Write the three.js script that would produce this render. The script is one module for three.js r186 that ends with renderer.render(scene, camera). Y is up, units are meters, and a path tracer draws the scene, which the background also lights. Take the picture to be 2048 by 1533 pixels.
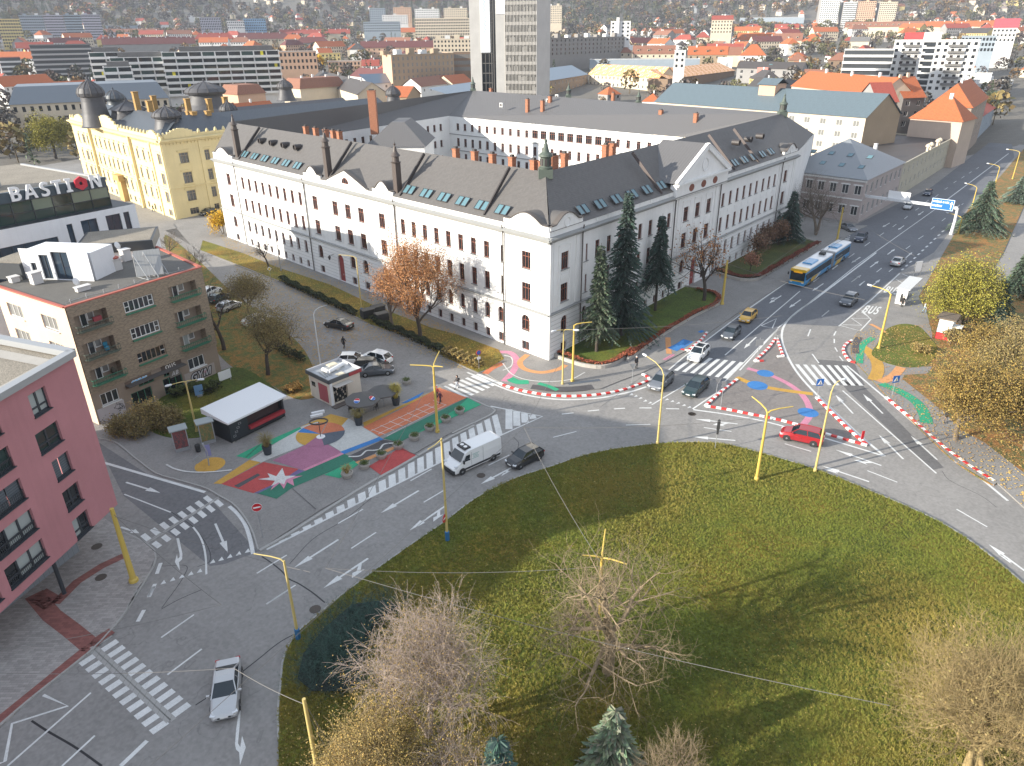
import*as THREE from 'three';
import {MarchingCubes} from 'three/addons/objects/MarchingCubes.js';
import {FontLoader} from 'three/addons/loaders/FontLoader.js';
import {mergeGeometries} from 'three/addons/utils/BufferGeometryUtils.js';

// ---------------------------------------------------------------- camera, sky, sun, exposure
const EYE=40,PITCH=-26,ROLL=-0.6,FOV=56.052;
const scene=new THREE.Scene();
const camera=new THREE.PerspectiveCamera(FOV,2048/1533,0.5,9000);
camera.position.set(0,EYE,0);
camera.rotation.order='YXZ';
camera.rotation.set(THREE.MathUtils.degToRad(PITCH),0,THREE.MathUtils.degToRad(ROLL));
camera.updateMatrixWorld(true);
const SUN_AZ=69.5,SUN_EL=18.8;                     // where the light travels to, and how steeply
const sa=THREE.MathUtils.degToRad(SUN_AZ),se=THREE.MathUtils.degToRad(SUN_EL);
const SUN=new THREE.Vector3(-Math.sin(sa)*Math.cos(se),Math.sin(se),Math.cos(sa)*Math.cos(se));
{
  const W=512,H=256,d=new Float32Array(W*H*4);                // pale late autumn sky: bright veil low down, light blue overhead, thin cloud streaks
  for(let j=0;j<H;j++) for(let i=0;i<W;i++){
    const el=((j+0.5)/H-0.5)*Math.PI,a=((i+0.5)/W-0.5)*2*Math.PI,x=Math.cos(a)*Math.cos(el),y=Math.sin(el),z=Math.sin(a)*Math.cos(el);
    const t=Math.sqrt(Math.max(0,y)),c=x*SUN.x+y*SUN.y+z*SUN.z,glow=1+0.9*Math.exp((c-1)*7),cl=Math.max(0,Math.sin(x*7/(y+0.25)+Math.sin(z*5/(y+0.25))*1.3)*Math.sin(z*6/(y+0.25)+1.7))*Math.min(1,Math.max(0,y)*3)*0.22,o=(j*W+i)*4;
    for(let k=0;k<3;k++) d[o+k]=y<0?[0.2,0.19,0.18][k]:([0.57,0.585,0.61][k]*(1-t)+[0.285,0.345,0.44][k]*t)*glow+cl;
    d[o+3]=1;
 }
  const sky=new THREE.DataTexture(d,W,H,THREE.RGBAFormat,THREE.FloatType);sky.mapping=THREE.EquirectangularReflectionMapping;sky.magFilter=THREE.LinearFilter;sky.needsUpdate=true;
  scene.background=scene.environment=sky;
}
const sun=new THREE.DirectionalLight(new THREE.Color(1,0.93,0.80),5.0);
sun.name='sun';
sun.position.copy(SUN).multiplyScalar(400).add(new THREE.Vector3(0,0,-120));
sun.target.position.set(0,0,-120);
sun.castShadow=true;sun.shadow.radius=1.2;
sun.shadow.camera.left=sun.shadow.camera.bottom=-260;sun.shadow.camera.right=sun.shadow.camera.top=260;
sun.shadow.camera.far=1200;sun.shadow.mapSize.set(4096,4096);
scene.add(sun,sun.target);
scene.fog=new THREE.FogExp2(new THREE.Color(0.80,0.87,1.0),0.00011);
const EXPOSURE=2.1;

// ---------------------------------------------------------------- helpers
const V=(x,y,z)=>new THREE.Vector3(x,y,z);
const {lerp,clamp}=THREE.MathUtils,rad=THREE.MathUtils.degToRad,PI=Math.PI;
function rng(s){let a=s >>> 0;return ()=>{a=(a+0x6d2b79f5) | 0;let t=Math.imul(a ^ (a >>> 15),1 | a);t=(t+Math.imul(t ^ (t >>> 7),61 | t)) ^ t;return ((t ^ (t >>> 14)) >>> 0)/4294967296;};}
// survey: where the sight line through a point of the photograph meets the level h
const F0=766.5/Math.tan(rad(FOV)/2);
function G(px,py,h=0){
  const d=V((px-1024)/F0,(766.5-py)/F0,-1).applyQuaternion(camera.quaternion),t=(h-EYE)/d.y;
  return V(d.x*t,h,d.z*t);
}
const Q=(ox,oy,s)=>(x,y,h=0)=>G(ox+x/s,oy+y/s,h);     // the same from an enlarged detail
const K1=Q(0,1180,3.2),K2=Q(0,800,3.65),K3=Q(380,620,3.4133),K4=Q(500,850,3.4133),K5=Q(940,640,3.657),K6=Q(1350,600,2.934),
  K7=Q(1500,560,3.65),K8=Q(1250,480,4.096),K9=Q(1548,250,3.406),K10=Q(1300,840,2.738),K11=Q(560,700,4.6545),K12=Q(400,560,5.12);
const map2=(k,list,h=0)=>list.map(([x,y])=>k(x,y,h));
const azim=(a,b)=>Math.atan2(-(b.z-a.z),b.x-a.x);              // rotation.y that lays local x along a to b
const hdist=(a,b)=>Math.hypot(b.x-a.x,b.z-a.z);

class MB {                                           // collects faces, then becomes one BufferGeometry
  constructor(cap=3000){this.P=new Float32Array(cap);this.N=new Float32Array(cap);this.U=new Float32Array(cap/3*2+2);this.C=null;this.n=0;this.id();}
  id(){this.c=1;this.s=0;this.x=0;this.y=0;this.z=0;return this;}
  at(x,y,z,r=0){this.c=Math.cos(r);this.s=Math.sin(r);this.x=x;this.y=y;this.z=z;return this;}
  vcol(){this.C=new Float32Array(this.P.length);this.col=[1,1,1];return this;}
  grow(){const g=(a)=>{const b=new Float32Array(a.length*2);b.set(a);return b;};this.P=g(this.P);this.N=g(this.N);this.U=g(this.U);if(this.C) this.C=g(this.C);}
  v(px,py,pz,nx,ny,nz,u,w){
    if(this.n*3+3>this.P.length||this.n*2+2>this.U.length) this.grow();
    const i=this.n*3,{c,s}=this;
    this.P[i]=c*px+s*pz+this.x;this.P[i+1]=py+this.y;this.P[i+2]=-s*px+c*pz+this.z;
    this.N[i]=c*nx+s*nz;this.N[i+1]=ny;this.N[i+2]=-s*nx+c*nz;
    this.U[this.n*2]=u;this.U[this.n*2+1]=w;
    if(this.C) this.C.set(this.col,i);
    this.n++;
 }
  tri(a,b,c){
    let ux=b[0]-a[0],uy=b[1]-a[1],uz=b[2]-a[2],vx=c[0]-a[0],vy=c[1]-a[1],vz=c[2]-a[2];
    let nx=uy*vz-uz*vy,ny=uz*vx-ux*vz,nz=ux*vy-uy*vx;const l=Math.hypot(nx,ny,nz)||1;nx /= l;ny /= l;nz /= l;
    const flat=Math.abs(ny)>0.95,h=Math.hypot(nx,nz)||1,tx=nz/h,tz=-nx/h,k=Math.max(h,0.2);
    for(const p of [a,b,c]) flat?this.v(p[0],p[1],p[2],nx,ny,nz,p[0],-p[2]):this.v(p[0],p[1],p[2],nx,ny,nz,p[0]*tx+p[2]*tz,p[1]/k);
    return this;
 }
  quad(a,b,c,d){this.tri(a,b,c);return this.tri(a,c,d);}
  box(x,y,z,sx,sy,sz){                          // centre of the underside, sizes
    const X=sx/2,Z=sz/2,p=(i,j,k)=>[x+i*X,y+j*sy,z+k*Z];
    this.quad(p(-1,0,1),p(1,0,1),p(1,1,1),p(-1,1,1));this.quad(p(1,0,-1),p(-1,0,-1),p(-1,1,-1),p(1,1,-1));
    this.quad(p(1,0,1),p(1,0,-1),p(1,1,-1),p(1,1,1));this.quad(p(-1,0,-1),p(-1,0,1),p(-1,1,1),p(-1,1,-1));
    this.quad(p(-1,1,1),p(1,1,1),p(1,1,-1),p(-1,1,-1));return this.quad(p(-1,0,-1),p(1,0,-1),p(1,0,1),p(-1,0,1));
 }
  bar(a,b,w,h=w){                               // square bar between two points
    const d=V(b[0]-a[0],b[1]-a[1],b[2]-a[2]).normalize(),s=(Math.abs(d.y)>0.99?V(1,0,0):V(0,1,0)).cross(d).normalize(),t=d.clone().cross(s);
    const p=(o,i,j)=>[o[0]+s.x*i*w/2+t.x*j*h/2,o[1]+s.y*i*w/2+t.y*j*h/2,o[2]+s.z*i*w/2+t.z*j*h/2],k=[[-1,-1],[1,-1],[1,1],[-1,1]];
    for(let i=0;i<4;i++){const [q,r]=[k[i],k[(i+1) % 4]];this.quad(p(a,...q),p(a,...r),p(b,...r),p(b,...q));}
    this.quad(p(a,...k[3]),p(a,...k[2]),p(a,...k[1]),p(a,...k[0]));return this.quad(p(b,...k[0]),p(b,...k[1]),p(b,...k[2]),p(b,...k[3]));
 }
  poly(pts,y,up=true){                           // level polygon of [x, z]
    const t=THREE.ShapeUtils.triangulateShape(pts.map(([x,z])=>new THREE.Vector2(x,-z)),[]),cw=THREE.ShapeUtils.area(pts.map(([x,z])=>new THREE.Vector2(x,-z)))<0;
    for(const f of t){const [a,b,c]=f.map((i)=>[pts[i][0],y,pts[i][1]]);const n=(b[2]-a[2])*(c[0]-a[0])-(b[0]-a[0])*(c[2]-a[2]);(n>0)===up?this.tri(a,b,c):this.tri(a,c,b);}
    return this;
 }
  prism(pts,y0,y1,bottom=false){                // upright prism over [x, z]
    const ccw=THREE.ShapeUtils.area(pts.map(([x,z])=>new THREE.Vector2(x,-z)))>0,q=ccw?pts:[...pts].reverse();
    for(let i=0;i<q.length;i++){const a=q[i],b=q[(i+1) % q.length];this.quad([a[0],y0,a[1]],[b[0],y0,b[1]],[b[0],y1,b[1]],[a[0],y1,a[1]]);}
    this.poly(pts,y1,true);if(bottom) this.poly(pts,y0,false);return this;
 }
  tube(pts,r,k=6,cap=true){                   // pts [x, y, z], radii number or list, smooth normals
    const n=pts.length,R=(i)=>(typeof r==='number'?r:r[i]),rings=[];
    let s=null;
    for(let i=0;i<n;i++){
      const a=pts[Math.max(0,i-1)],b=pts[Math.min(n-1,i+1)],d=V(b[0]-a[0],b[1]-a[1],b[2]-a[2]).normalize();
      if(!s) s=(Math.abs(d.y)>0.9?V(1,0,0):V(0,1,0)).cross(d).normalize();else s.addScaledVector(d,-s.dot(d)).normalize();
      const t=d.clone().cross(s),ring=[];
      for(let j=0;j<k;j++){const w=j/k*2*PI,c=Math.cos(w),e=Math.sin(w),nx=s.x*c+t.x*e,ny=s.y*c+t.y*e,nz=s.z*c+t.z*e;ring.push([pts[i][0]+nx*R(i),pts[i][1]+ny*R(i),pts[i][2]+nz*R(i),nx,ny,nz]);}
      rings.push(ring);
   }
    let L=0;
    for(let i=0;i+1<n;i++){
      const l=Math.hypot(pts[i+1][0]-pts[i][0],pts[i+1][1]-pts[i][1],pts[i+1][2]-pts[i][2]),m=2*PI*Math.max(R(i),0.01);
      for(let j=0;j<k;j++){
        const a=rings[i][j],b=rings[i][(j+1) % k],c=rings[i+1][(j+1) % k],d=rings[i+1][j],u0=j/k*m,u1=(j+1)/k*m;
        this.v(...a,u0,L);this.v(...b,u1,L);this.v(...c,u1,L+l);this.v(...a,u0,L);this.v(...c,u1,L+l);this.v(...d,u0,L+l);
     }
      L+=l;
   }
    if(cap) for(const [i,f] of [[0,-1],[n-1,1]]){if(R(i)<0.004) continue;for(let j=1;j+1<k;j++){const q=rings[i],t=[q[0],q[j],q[j+1]];if(f<0) t.reverse();this.tri(...t);}}
    return this;
 }
  lathe(x,y,z,prof,k=12,phase=0){           // profile [r, y] from below to above
    const m=prof.length;
    for(let i=0;i+1<m;i++){
      const [r0,y0]=prof[i],[r1,y1]=prof[i+1],dl=Math.hypot(r1-r0,y1-y0)||1,ny=(r0-r1)/dl,nr=(y1-y0)/dl;
      for(let j=0;j<k;j++){
        const w0=phase+j/k*2*PI,w1=phase+(j+1)/k*2*PI,c0=Math.cos(w0),s0=Math.sin(w0),c1=Math.cos(w1),s1=Math.sin(w1);
        const q=(r,yy,c,s,w)=>[x+r*c,y+yy,z-r*s,nr*c,ny,-nr*s,w*Math.max(r0,r1),yy];
        const a=q(r0,y0,c0,s0,w0),b=q(r0,y0,c1,s1,w1),c=q(r1,y1,c1,s1,w1),d=q(r1,y1,c0,s0,w0);
        if(r0>1e-4){this.v(...a);this.v(...b);this.v(...c);} if(r1>1e-4){this.v(...a);this.v(...c);this.v(...d);}
     }
   }
    return this;
 }
  // upright wall in the local plane z, facing +z, with rectangular or round-headed holes [x0, x1, y0, y1, arch] and reveals
  wall(x0,x1,y0,y1,z,holes=[],depth=0.22){
    const hs=holes.filter((h)=>h[0]<x1&&h[1]>x0),xs=[...new Set([x0,x1,...hs.flatMap((h)=>[h[0],h[1]])])].filter((x)=>x>=x0&&x<=x1).sort((a,b)=>a-b);
    for(let i=0;i+1<xs.length;i++){
      const m=(xs[i]+xs[i+1])/2,col=hs.filter((h)=>h[0]<m&&h[1]>m).sort((a,b)=>a[2]-b[2]);let y=y0;
      for(const h of col){if(h[2]>y+1e-4) this.quad([xs[i],y,z],[xs[i+1],y,z],[xs[i+1],h[2],z],[xs[i],h[2],z]);y=Math.max(y,h[3]);}
      if(y<y1-1e-4) this.quad([xs[i],y,z],[xs[i+1],y,z],[xs[i+1],y1,z],[xs[i],y1,z]);
   }
    for(const [a,b,c,d,arch] of hs){
      const e=z-depth,r=(b-a)/2,sp=arch?d-r*arch:d,m=(a+b)/2;
      this.quad([a,c,z],[a,c,e],[a,sp,e],[a,sp,z]);this.quad([b,c,e],[b,c,z],[b,sp,z],[b,sp,e]);this.quad([a,c,z],[b,c,z],[b,c,e],[a,c,e]);
      if(!arch){this.quad([a,d,e],[b,d,e],[b,d,z],[a,d,z]);continue;}
      const p=(i)=>[m-r*Math.cos(i/8*PI),sp+r*arch*Math.sin(i/8*PI)];
      for(let i=0;i<8;i++){
        const [ax,ay]=p(i),[bx,by]=p(i+1),cx=i<4?a:b;
        this.quad([ax,ay,e],[bx,by,e],[bx,by,z],[ax,ay,z]);
        this.tri([ax,ay,z],[bx,by,z],[cx,d,z]);
        if(i===3) this.tri([bx,by,z],[b,d,z],[a,d,z]);
     }
   }
    return this;
 }
  geo(){
    const g=new THREE.BufferGeometry();
    g.setAttribute('position',new THREE.BufferAttribute(this.P.slice(0,this.n*3),3));
    g.setAttribute('normal',new THREE.BufferAttribute(this.N.slice(0,this.n*3),3));
    g.setAttribute('uv',new THREE.BufferAttribute(this.U.slice(0,this.n*2),2));
    if(this.C) g.setAttribute('color',new THREE.BufferAttribute(this.C.slice(0,this.n*3),3));
    return g;
 }
}
const counts=new Map();
const numbered=(n)=>{const k=counts.get(n) ?? 0;counts.set(n,k+1);return k?`${n}_${String(k).padStart(3, '0')}`:n;};
const dress=(m)=>{m.castShadow=m.receiveShadow=true;return m;};
function tag(o,label,category,group,kind){if(label) o.userData.label=label;if(category) o.userData.category=category;if(group) o.userData.group=group;if(kind) o.userData.kind=kind;return o;}
function thing(name,label,category,p=[0,0,0],turn=0,group){
  const o=new THREE.Group();o.name=numbered(name);o.position.set(...(p.isVector3?p.toArray():p));o.rotation.y=turn;scene.add(o);
  return tag(o,label,category,group);
}
function part(name,g,m,parent,kind){const o=dress(new THREE.Mesh(g.geo?g.geo():g,m));o.name=name;if(kind) o.userData.kind=kind;parent.add(o);return o;}
function single(name,g,m,label,category,group,kind){const o=dress(new THREE.Mesh(g.geo?g.geo():g,m));o.name=numbered(name);scene.add(o);return tag(o,label,category,group,kind);}
function put(o,parent,x,y,z,r=0){const c=o.clone();c.position.set(x,y,z);c.rotation.y=r;parent.add(c);return c;}
function copy(o,p,turn,label,group){const c=o.clone();c.name=numbered(o.name.replace(/_\d{3}$/, ''));c.position.copy(p);c.rotation.y=turn;if(label) c.userData.label=label;if(group) c.userData.group=group;scene.add(c);return c;}

// ---------------------------------------------------------------- textures: relative tone (mean just under 1) and relief
function lattice(seed,n){const r=rng(seed),a=new Float32Array(n*n).map(()=>r());return (x,y)=>{const i=Math.floor(x),j=Math.floor(y);let u=x-i,v=y-j;u=u*u*(3-2*u);v=v*v*(3-2*v);const g=(p,q)=>a[((q % n+n) % n)*n+((p % n+n) % n)];return lerp(lerp(g(i,j),g(i+1,j),u),lerp(g(i,j+1),g(i+1,j+1),u),v);};}
function fbm(seed,n,oct=4){const L=Array.from({length: oct},(_,k)=>lattice(seed+k*17,n << k));return (u,v)=>{let s=0,a=0.5,t=0;for(let k=0;k<oct;k++){s+=a*L[k](u*(n << k),v*(n << k));t+=a;a*=0.5;} return s/t;};}
function tex(size,metres,f,color=true){
  const d=new Uint8Array(size*size*4),e=(c)=>Math.round(255*clamp(color?(c<=0.0031308?c*12.92:1.055*Math.pow(c,1/2.4)-0.055):c,0,1));
  for(let j=0;j<size;j++) for(let i=0;i<size;i++){const c=f((i+0.5)/size,(j+0.5)/size),o=(j*size+i)*4;if(typeof c==='number') d[o]=d[o+1]=d[o+2]=e(c);else {d[o]=e(c[0]);d[o+1]=e(c[1]);d[o+2]=e(c[2]);} d[o+3]=255;}
  const t=new THREE.DataTexture(d,size,size);t.wrapS=t.wrapT=THREE.RepeatWrapping;t.magFilter=THREE.LinearFilter;t.minFilter=THREE.LinearMipmapLinearFilter;t.generateMipmaps=true;
  if(color) t.colorSpace=THREE.SRGBColorSpace;t.repeat.set(1/metres,1/metres);t.needsUpdate=true;return t;
}
const scaled=(t,m)=>{const c=t.clone();c.repeat.set(1/m,1/m);c.needsUpdate=true;return c;};
const nf=fbm(1,4,5),nf2=fbm(9,8,4),nfine=fbm(5,64,2),nmid=fbm(33,16,3),ridge=(x)=>1-Math.abs(2*x-1);
const T={
  plaster: tex(512,9,(u,v)=>0.86+0.16*nf(u,v)-0.10*Math.max(0,nmid(u*1,v*0.12)-0.55)*2+0.03*(nfine(u,v)-0.5)),
  asphalt: tex(1024,26,(u,v)=>{const k=ridge(nf(u,v+0.05*nmid(v,u))),p=clamp((nf2(v,u)-0.52)*9,0,1);return 0.80+0.2*(nf(v,u)-0.5)+0.26*(nfine(u*2,v*2)-0.5)+0.05*p-(k>0.994?0.13:0);}),
  grass: tex(1024,22,(u,v)=>{const a=nf(u,v),b=nf2(v,u),c=nmid(u,v),s=nfine(u*3,v*3);const y=clamp((a-0.42)*2.4+(c-0.5),0,1),k=0.62+0.5*(b-0.5)+0.75*(s-0.5);return [k*lerp(0.70,1.25,y),k*lerp(0.95,1.02,y),k*lerp(0.6,0.62,y)];}),
  leaf: tex(512,11,(u,v)=>{const s=nfine(u*2,v*2),c=nmid(u,v),k=0.55+0.6*(s-0.3),y=clamp((c-0.38)*3+(s-0.5)*2.5,0,1);return [k*lerp(0.5,1.3,y),k*lerp(0.85,0.95,y),k*lerp(0.5,0.5,y)];}),
  seam: tex(256,2,(u,v)=>{const x=(u*4) % 1,j=(v*2+Math.floor(u*4)*0.37) % 1;return (x<0.07?0.62:0.95)-(j<0.02?0.12:0)+0.08*(nmid(u,v)-0.5);}),
  seamB: tex(256,2,(u)=>{const x=(u*4) % 1;return x<0.08?1:0.2;},false),
  tile: tex(256,2.4,(u,v)=>{const r=Math.floor(v*8),x=((u*8+(r % 2)*0.5) % 1),y=(v*8) % 1;return 0.82+0.2*(lattice(3,8)(Math.floor(u*8+(r % 2)*0.5)+0.01,r)-0.5)-(y<0.14?0.25:0)-(x<0.1?0.12:0);}),
  tileB: tex(128,2.4,(u,v)=>1-((v*8) % 1)*0.9,false),
  slate: tex(256,3,(u,v)=>{const r=Math.floor(v*10),x=((u*10+(r % 2)*0.5) % 1),y=(v*10) % 1;return 0.86+0.14*(lattice(8,10)(Math.floor(u*10+(r % 2)*0.5)+0.01,r)-0.5)-(y<0.12?0.16:0)-(x<0.08?0.1:0);}),
  brick: tex(256,1.6,(u,v)=>{const r=Math.floor(v*20),x=((u*6.0+(r % 2)*0.5) % 1),y=(v*20) % 1;return y<0.16||x<0.07?0.98:0.72+0.4*(lattice(4,20)(Math.floor(u*6+(r % 2)*0.5)+0.01,r)-0.5);}),
  gravel: tex(512,6,(u,v)=>0.62+0.75*(nfine(u*2,v*2)-0.45)+0.2*(nf(u,v)-0.5)),
  paver: tex(512,4,(u,v)=>{const r=Math.floor(v*20),x=((u*10+(r % 2)*0.5) % 1),y=(v*20) % 1;return 0.86+0.25*(lattice(6,20)(Math.floor(u*10+(r % 2)*0.5)+0.01,r)-0.5)+0.2*(nf(u,v)-0.5)-(x<0.06||y<0.12?0.2:0);}),
  rough: tex(256,1.2,(u,v)=>nfine(u,v)*0.6+nmid(u,v)*0.4,false),
  bark: tex(256,1.5,(u,v)=>0.6+0.5*(nmid(u,v*0.25)-0.3)+0.2*(nfine(u,v)-0.5)),
  rust: tex(512,7,(u,v)=>{const s=(u*12) % 1,a=nmid(u,v*0.5),b=nf2(u,v);return s<0.06||a*0.6+b*0.5>0.66?[1.0,0.72,0.55]:[0.62+0.3*(b-0.5),0.24+0.1*b,0.09];}),
};
const lin=(c)=>(Array.isArray(c)?new THREE.Color().setRGB(...c):new THREE.Color(c));
function M(c,o={}){                              // c: linear [r, g, b] or '#hex'
  const {map,bump,bs=0.01,rough=0.85,metal=0,...rest}=o;
  const m=new THREE.MeshStandardMaterial({color: lin(c),roughness: rough,metalness: metal,side: THREE.DoubleSide,...rest});
  if(map) m.map=map;if(bump){m.bumpMap=bump;m.bumpScale=bs;}
  return m;
}
const glassOf=(c,r=0.04)=>new THREE.MeshPhysicalMaterial({color: lin(c),roughness: r,metalness: 0,specularIntensity: 1,ior: 1.6,side: THREE.DoubleSide});
// ---------------------------------------------------------------- ground, roads, markings, painted plaza
const mat={
  earth: M([0.20,0.18,0.15],{map: T.gravel}),road: M([0.29,0.275,0.26],{map: T.asphalt,bump: T.rough,bs: 0.012,rough: 0.9}),roadDark: M([0.155,0.15,0.15],{map: T.asphalt,bump: T.rough,bs: 0.012,rough: 0.9}),
  walk: M([0.28,0.265,0.25],{map: scaled(T.asphalt,15),bump: T.rough,bs: 0.01,rough: 0.92}),paver: M([0.36,0.335,0.315],{map: T.paver,bump: T.rough,bs: 0.01}),redPaver: M([0.26,0.10,0.085],{map: T.paver}),
  grass: M([0.25,0.22,0.04],{map: T.grass,bump: T.rough,bs: 0.08,rough: 1}),leafy: M([0.30,0.215,0.09],{map: T.leaf,bump: T.rough,bs: 0.06,rough: 1}),lawn2: M([0.17,0.175,0.03],{map: T.grass,bump: T.rough,bs: 0.08,rough: 1}),
  kerb: M([0.36,0.35,0.33],{map: T.plaster,bump: T.rough,bs: 0.01}),white: M([0.72,0.72,0.70],{map: scaled(T.asphalt,5),rough: 0.75}),water: new THREE.MeshPhysicalMaterial({color: lin([0.05,0.075,0.09]),roughness: 0.08,ior: 1.33,bumpMap: T.rough,bumpScale: 0.01}),
  concrete: M([0.42,0.39,0.35],{map: T.plaster,bump: T.rough,bs: 0.012}),gravelRoof: M([0.40,0.35,0.28],{map: T.gravel,bump: T.rough,bs: 0.03}),
};
const xz=(p)=>[p.x,p.z];
function smooth(pts,closed,n=5){                                      // rounded outline through surveyed points
  const c=new THREE.CatmullRomCurve3(pts,closed, 'centripetal');return c.getPoints(pts.length*n);
}
const strip=(m,pts,w,y)=>{                                          // ribbon of width w along pts
  const L=[],R=[];
  for(let i=0;i<pts.length;i++){const a=pts[Math.max(0,i-1)],b=pts[Math.min(pts.length-1,i+1)],l=hdist(a,b)||1,nx=-(b.z-a.z)/l*w/2,nz=(b.x-a.x)/l*w/2;L.push([pts[i].x+nx,y,pts[i].z+nz]);R.push([pts[i].x-nx,y,pts[i].z-nz]);}
  for(let i=0;i+1<pts.length;i++) m.quad(L[i],L[i+1],R[i+1],R[i]);
  return m;
};
const structure=(name,g,m,label)=>single(name,g,m,label,name.split('_').pop(),null, 'structure');

// terrain: flat town, hills that climb behind it
const hillH=(x,z)=>{
  const d=Math.hypot(x,z),w=30*Math.sin(x*0.0021+1)+22*Math.sin(x*0.0047+z*0.002)+14*Math.sin(z*0.006+x*0.003);
  const b=Math.max(0,d-1350-w*2.2);
  return -0.5+clamp((d-330)*0.04,0,34)+Math.min(260,b*0.125+b*b*0.000055)+(b>0?w*0.25*Math.min(1,b/300):0);
};
{
  const m=new MB(200000),P=(i,j)=>{const r=8+Math.pow(i/60,2.2)*3800,a=-1.25+j/90*2.5,x=Math.sin(a)*r,z=-Math.cos(a)*r+60;return [x,hillH(x,z),z];};
  for(let i=0;i<60;i++) for(let j=0;j<90;j++) m.quad(P(i,j),P(i,j+1),P(i+1,j+1),P(i+1,j));
  m.quad([-400,-0.5,300],[400,-0.5,300],[400,-0.5,40],[-400,-0.5,40]);
  structure('terrain',m,mat.earth, 'grey brown town ground rising into wooded hills behind the roofs');
}
const road=thing('road', 'grey asphalt streets and ring road with white lane markings', 'road');tag(road,null,null,null, 'structure');
{
  const m=new MB();
  const edge=[[-60,30],[70,30],[120,-10],[140,-60],[120,-90],[100,-112],[124,-151],[215,-262],[420,-510],[452,-560],[420,-560],[300,-415],[190,-280],[64,-192],[-20,-250],[-75,-330],[-130,-330],[-170,-240],[-110,-140],[-70,-90],[-60,-40]];
  m.prism(edge,-0.5,0);part('asphalt',m,mat.road,road);
}
const lay=(name,pts,y,m,label,y0=-0.5)=>structure(name,new MB().prism(pts.map(xz),y0,y),m,label);
// a row of kerb stones along a line
function kerbRow(owner,pts,w,h,len,gap=0.02,m=mat.kerb,m2=null,y=0){
  const c=new THREE.CatmullRomCurve3(pts,false, 'centripetal'),L=c.getLength(),n=Math.max(1,Math.round(L/len)),g=new MB().box(0,0,0,L/n-gap,h,w).geo();
  for(let i=0;i<n;i++){const p=c.getPointAt((i+0.5)/n),t=c.getTangentAt((i+0.5)/n),o=part(m2?'kerb_block':'kerb_stone',g,m2&&i % 2?m2:m,owner);o.position.set(p.x,y,p.z);o.rotation.y=Math.atan2(-t.z,t.x);}
}
// --- the lawn island
const islandPts=[[556,1800],[558,1533],[556,1430],[562,1367],[578,1289],[622,1244],[700,1180],[800,1107],[890,1045],[985,978],[1093,938],[1190,907],[1273,894],[1336,887.5],[1405,887],[1450,890],[1526,909],[1614,935],[1676,957],[1771,997],[1870,1041],[1957,1096],[2045,1169],[2200,1320],[2300,1500],[2300,1800]];
const island=smooth(islandPts.map(([x,y])=>G(x,y)),false,4);
lay('lawn',island,0.13,mat.grass, 'large grass island inside the bend of the ring road');
{
  const k=thing('kerb', 'low grey stone kerb round the grass island', 'kerb');tag(k,null,null,null, 'structure');
  kerbRow(k,island.slice(6,96).filter((_,i)=>i % 3===0),0.14,0.15,1.25);
}
// --- pavement below the red block
const redWalk=[[-420,1620],[-110,1530],[0,1456],[62,1399],[150,1327],[187,1296],[219,1264],[253,1221],[275,1180],[290,1161],[306,1128],[310,1112],[300,1098],[285,1085],[247,1066],[225,1050],[150,1000],[0,930],[-300,840]].map(([x,y])=>G(x,y));
lay('pavement',smooth(redWalk,true,3),0.12,mat.paver, 'grey block paving with red bands in front of the red building');
{
  const pv=thing('paving_band', 'dark red paving bands crossing the grey pavement', 'paving band');tag(pv,null,null,null, 'structure');
  const b=(p,w)=>part('red_band',strip(new MB(),p,w,0.126),mat.redPaver,pv);
  b(map2(K1,[[-40,860],[280,600],[430,475],[560,370]],0.12),0.7);b(map2(K1,[[215,30],[330,165],[450,255],[585,365]],0.12),1.3);
  b(map2(K2,[[400,1490],[560,1330],[740,1215],[900,1140]],0.12),0.8);b(map2(K2,[[270,1420],[390,1490]],0.12),1.5);b(map2(K1,[[590,360],[640,310],[715,262]],0.12),0.8);
  kerbRow(pv,map2(K1,[[-40,905],[200,700],[480,478],[600,378],[700,275],[810,135],[880,8]]),0.14,0.13,1.3);kerbRow(pv,map2(K2,[[930,1520],[1060,1325],[1132,1180],[1122,1105],[1045,1042],[900,970]]),0.14,0.13,1.2);
}
// --- plaza block with the kiosks, the apartment house and the glass-topped clinic
const plazaEdge=[[519.5,1101],[518,1102],[504,1063],[466,1008],[411,978],[315,949],[274,920],[227,885],[192,876],[120,862],[-200,800],[-420,700]].map(([x,y])=>G(x,y));
const plazaTop=[[-200,420],[120,440],[345,448],[372,480],[430,545],[500,600],[560,640],[625,700],[690,745],[760,775],[800,757],[880,771],[925,795],[940,796],[989,822],[985,830],[900,868],[840,902],[743,964],[640,1022]].map(([x,y])=>G(x,y));
lay('plaza',[...plazaEdge,...plazaTop],0.1,mat.walk, 'asphalt plaza with kiosks between the apartment house and the road');
{
  const k=thing('kerb', 'worn pale kerb stones along the painted plaza', 'kerb');tag(k,null,null,null, 'structure');
  kerbRow(k,map2(K4,[[65,865],[250,757],[420,650],[640,510],[830,395],[1010,295],[1190,190],[1360,92],[1530,8]]),0.3,0.14,1.0);
  kerbRow(k,map2(K5,[[-130,835],[0,772],[60,745],[180,670],[100,625],[0,578]]),0.22,0.14,0.9);
  kerbRow(k,map2(K2,[[700,282],[830,310],[1000,440],[1150,545],[1300,590],[1500,650],[1600,705],[1700,765],[1770,840],[1840,960],[1885,1100]]),0.14,0.13,1.2);
}
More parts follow.
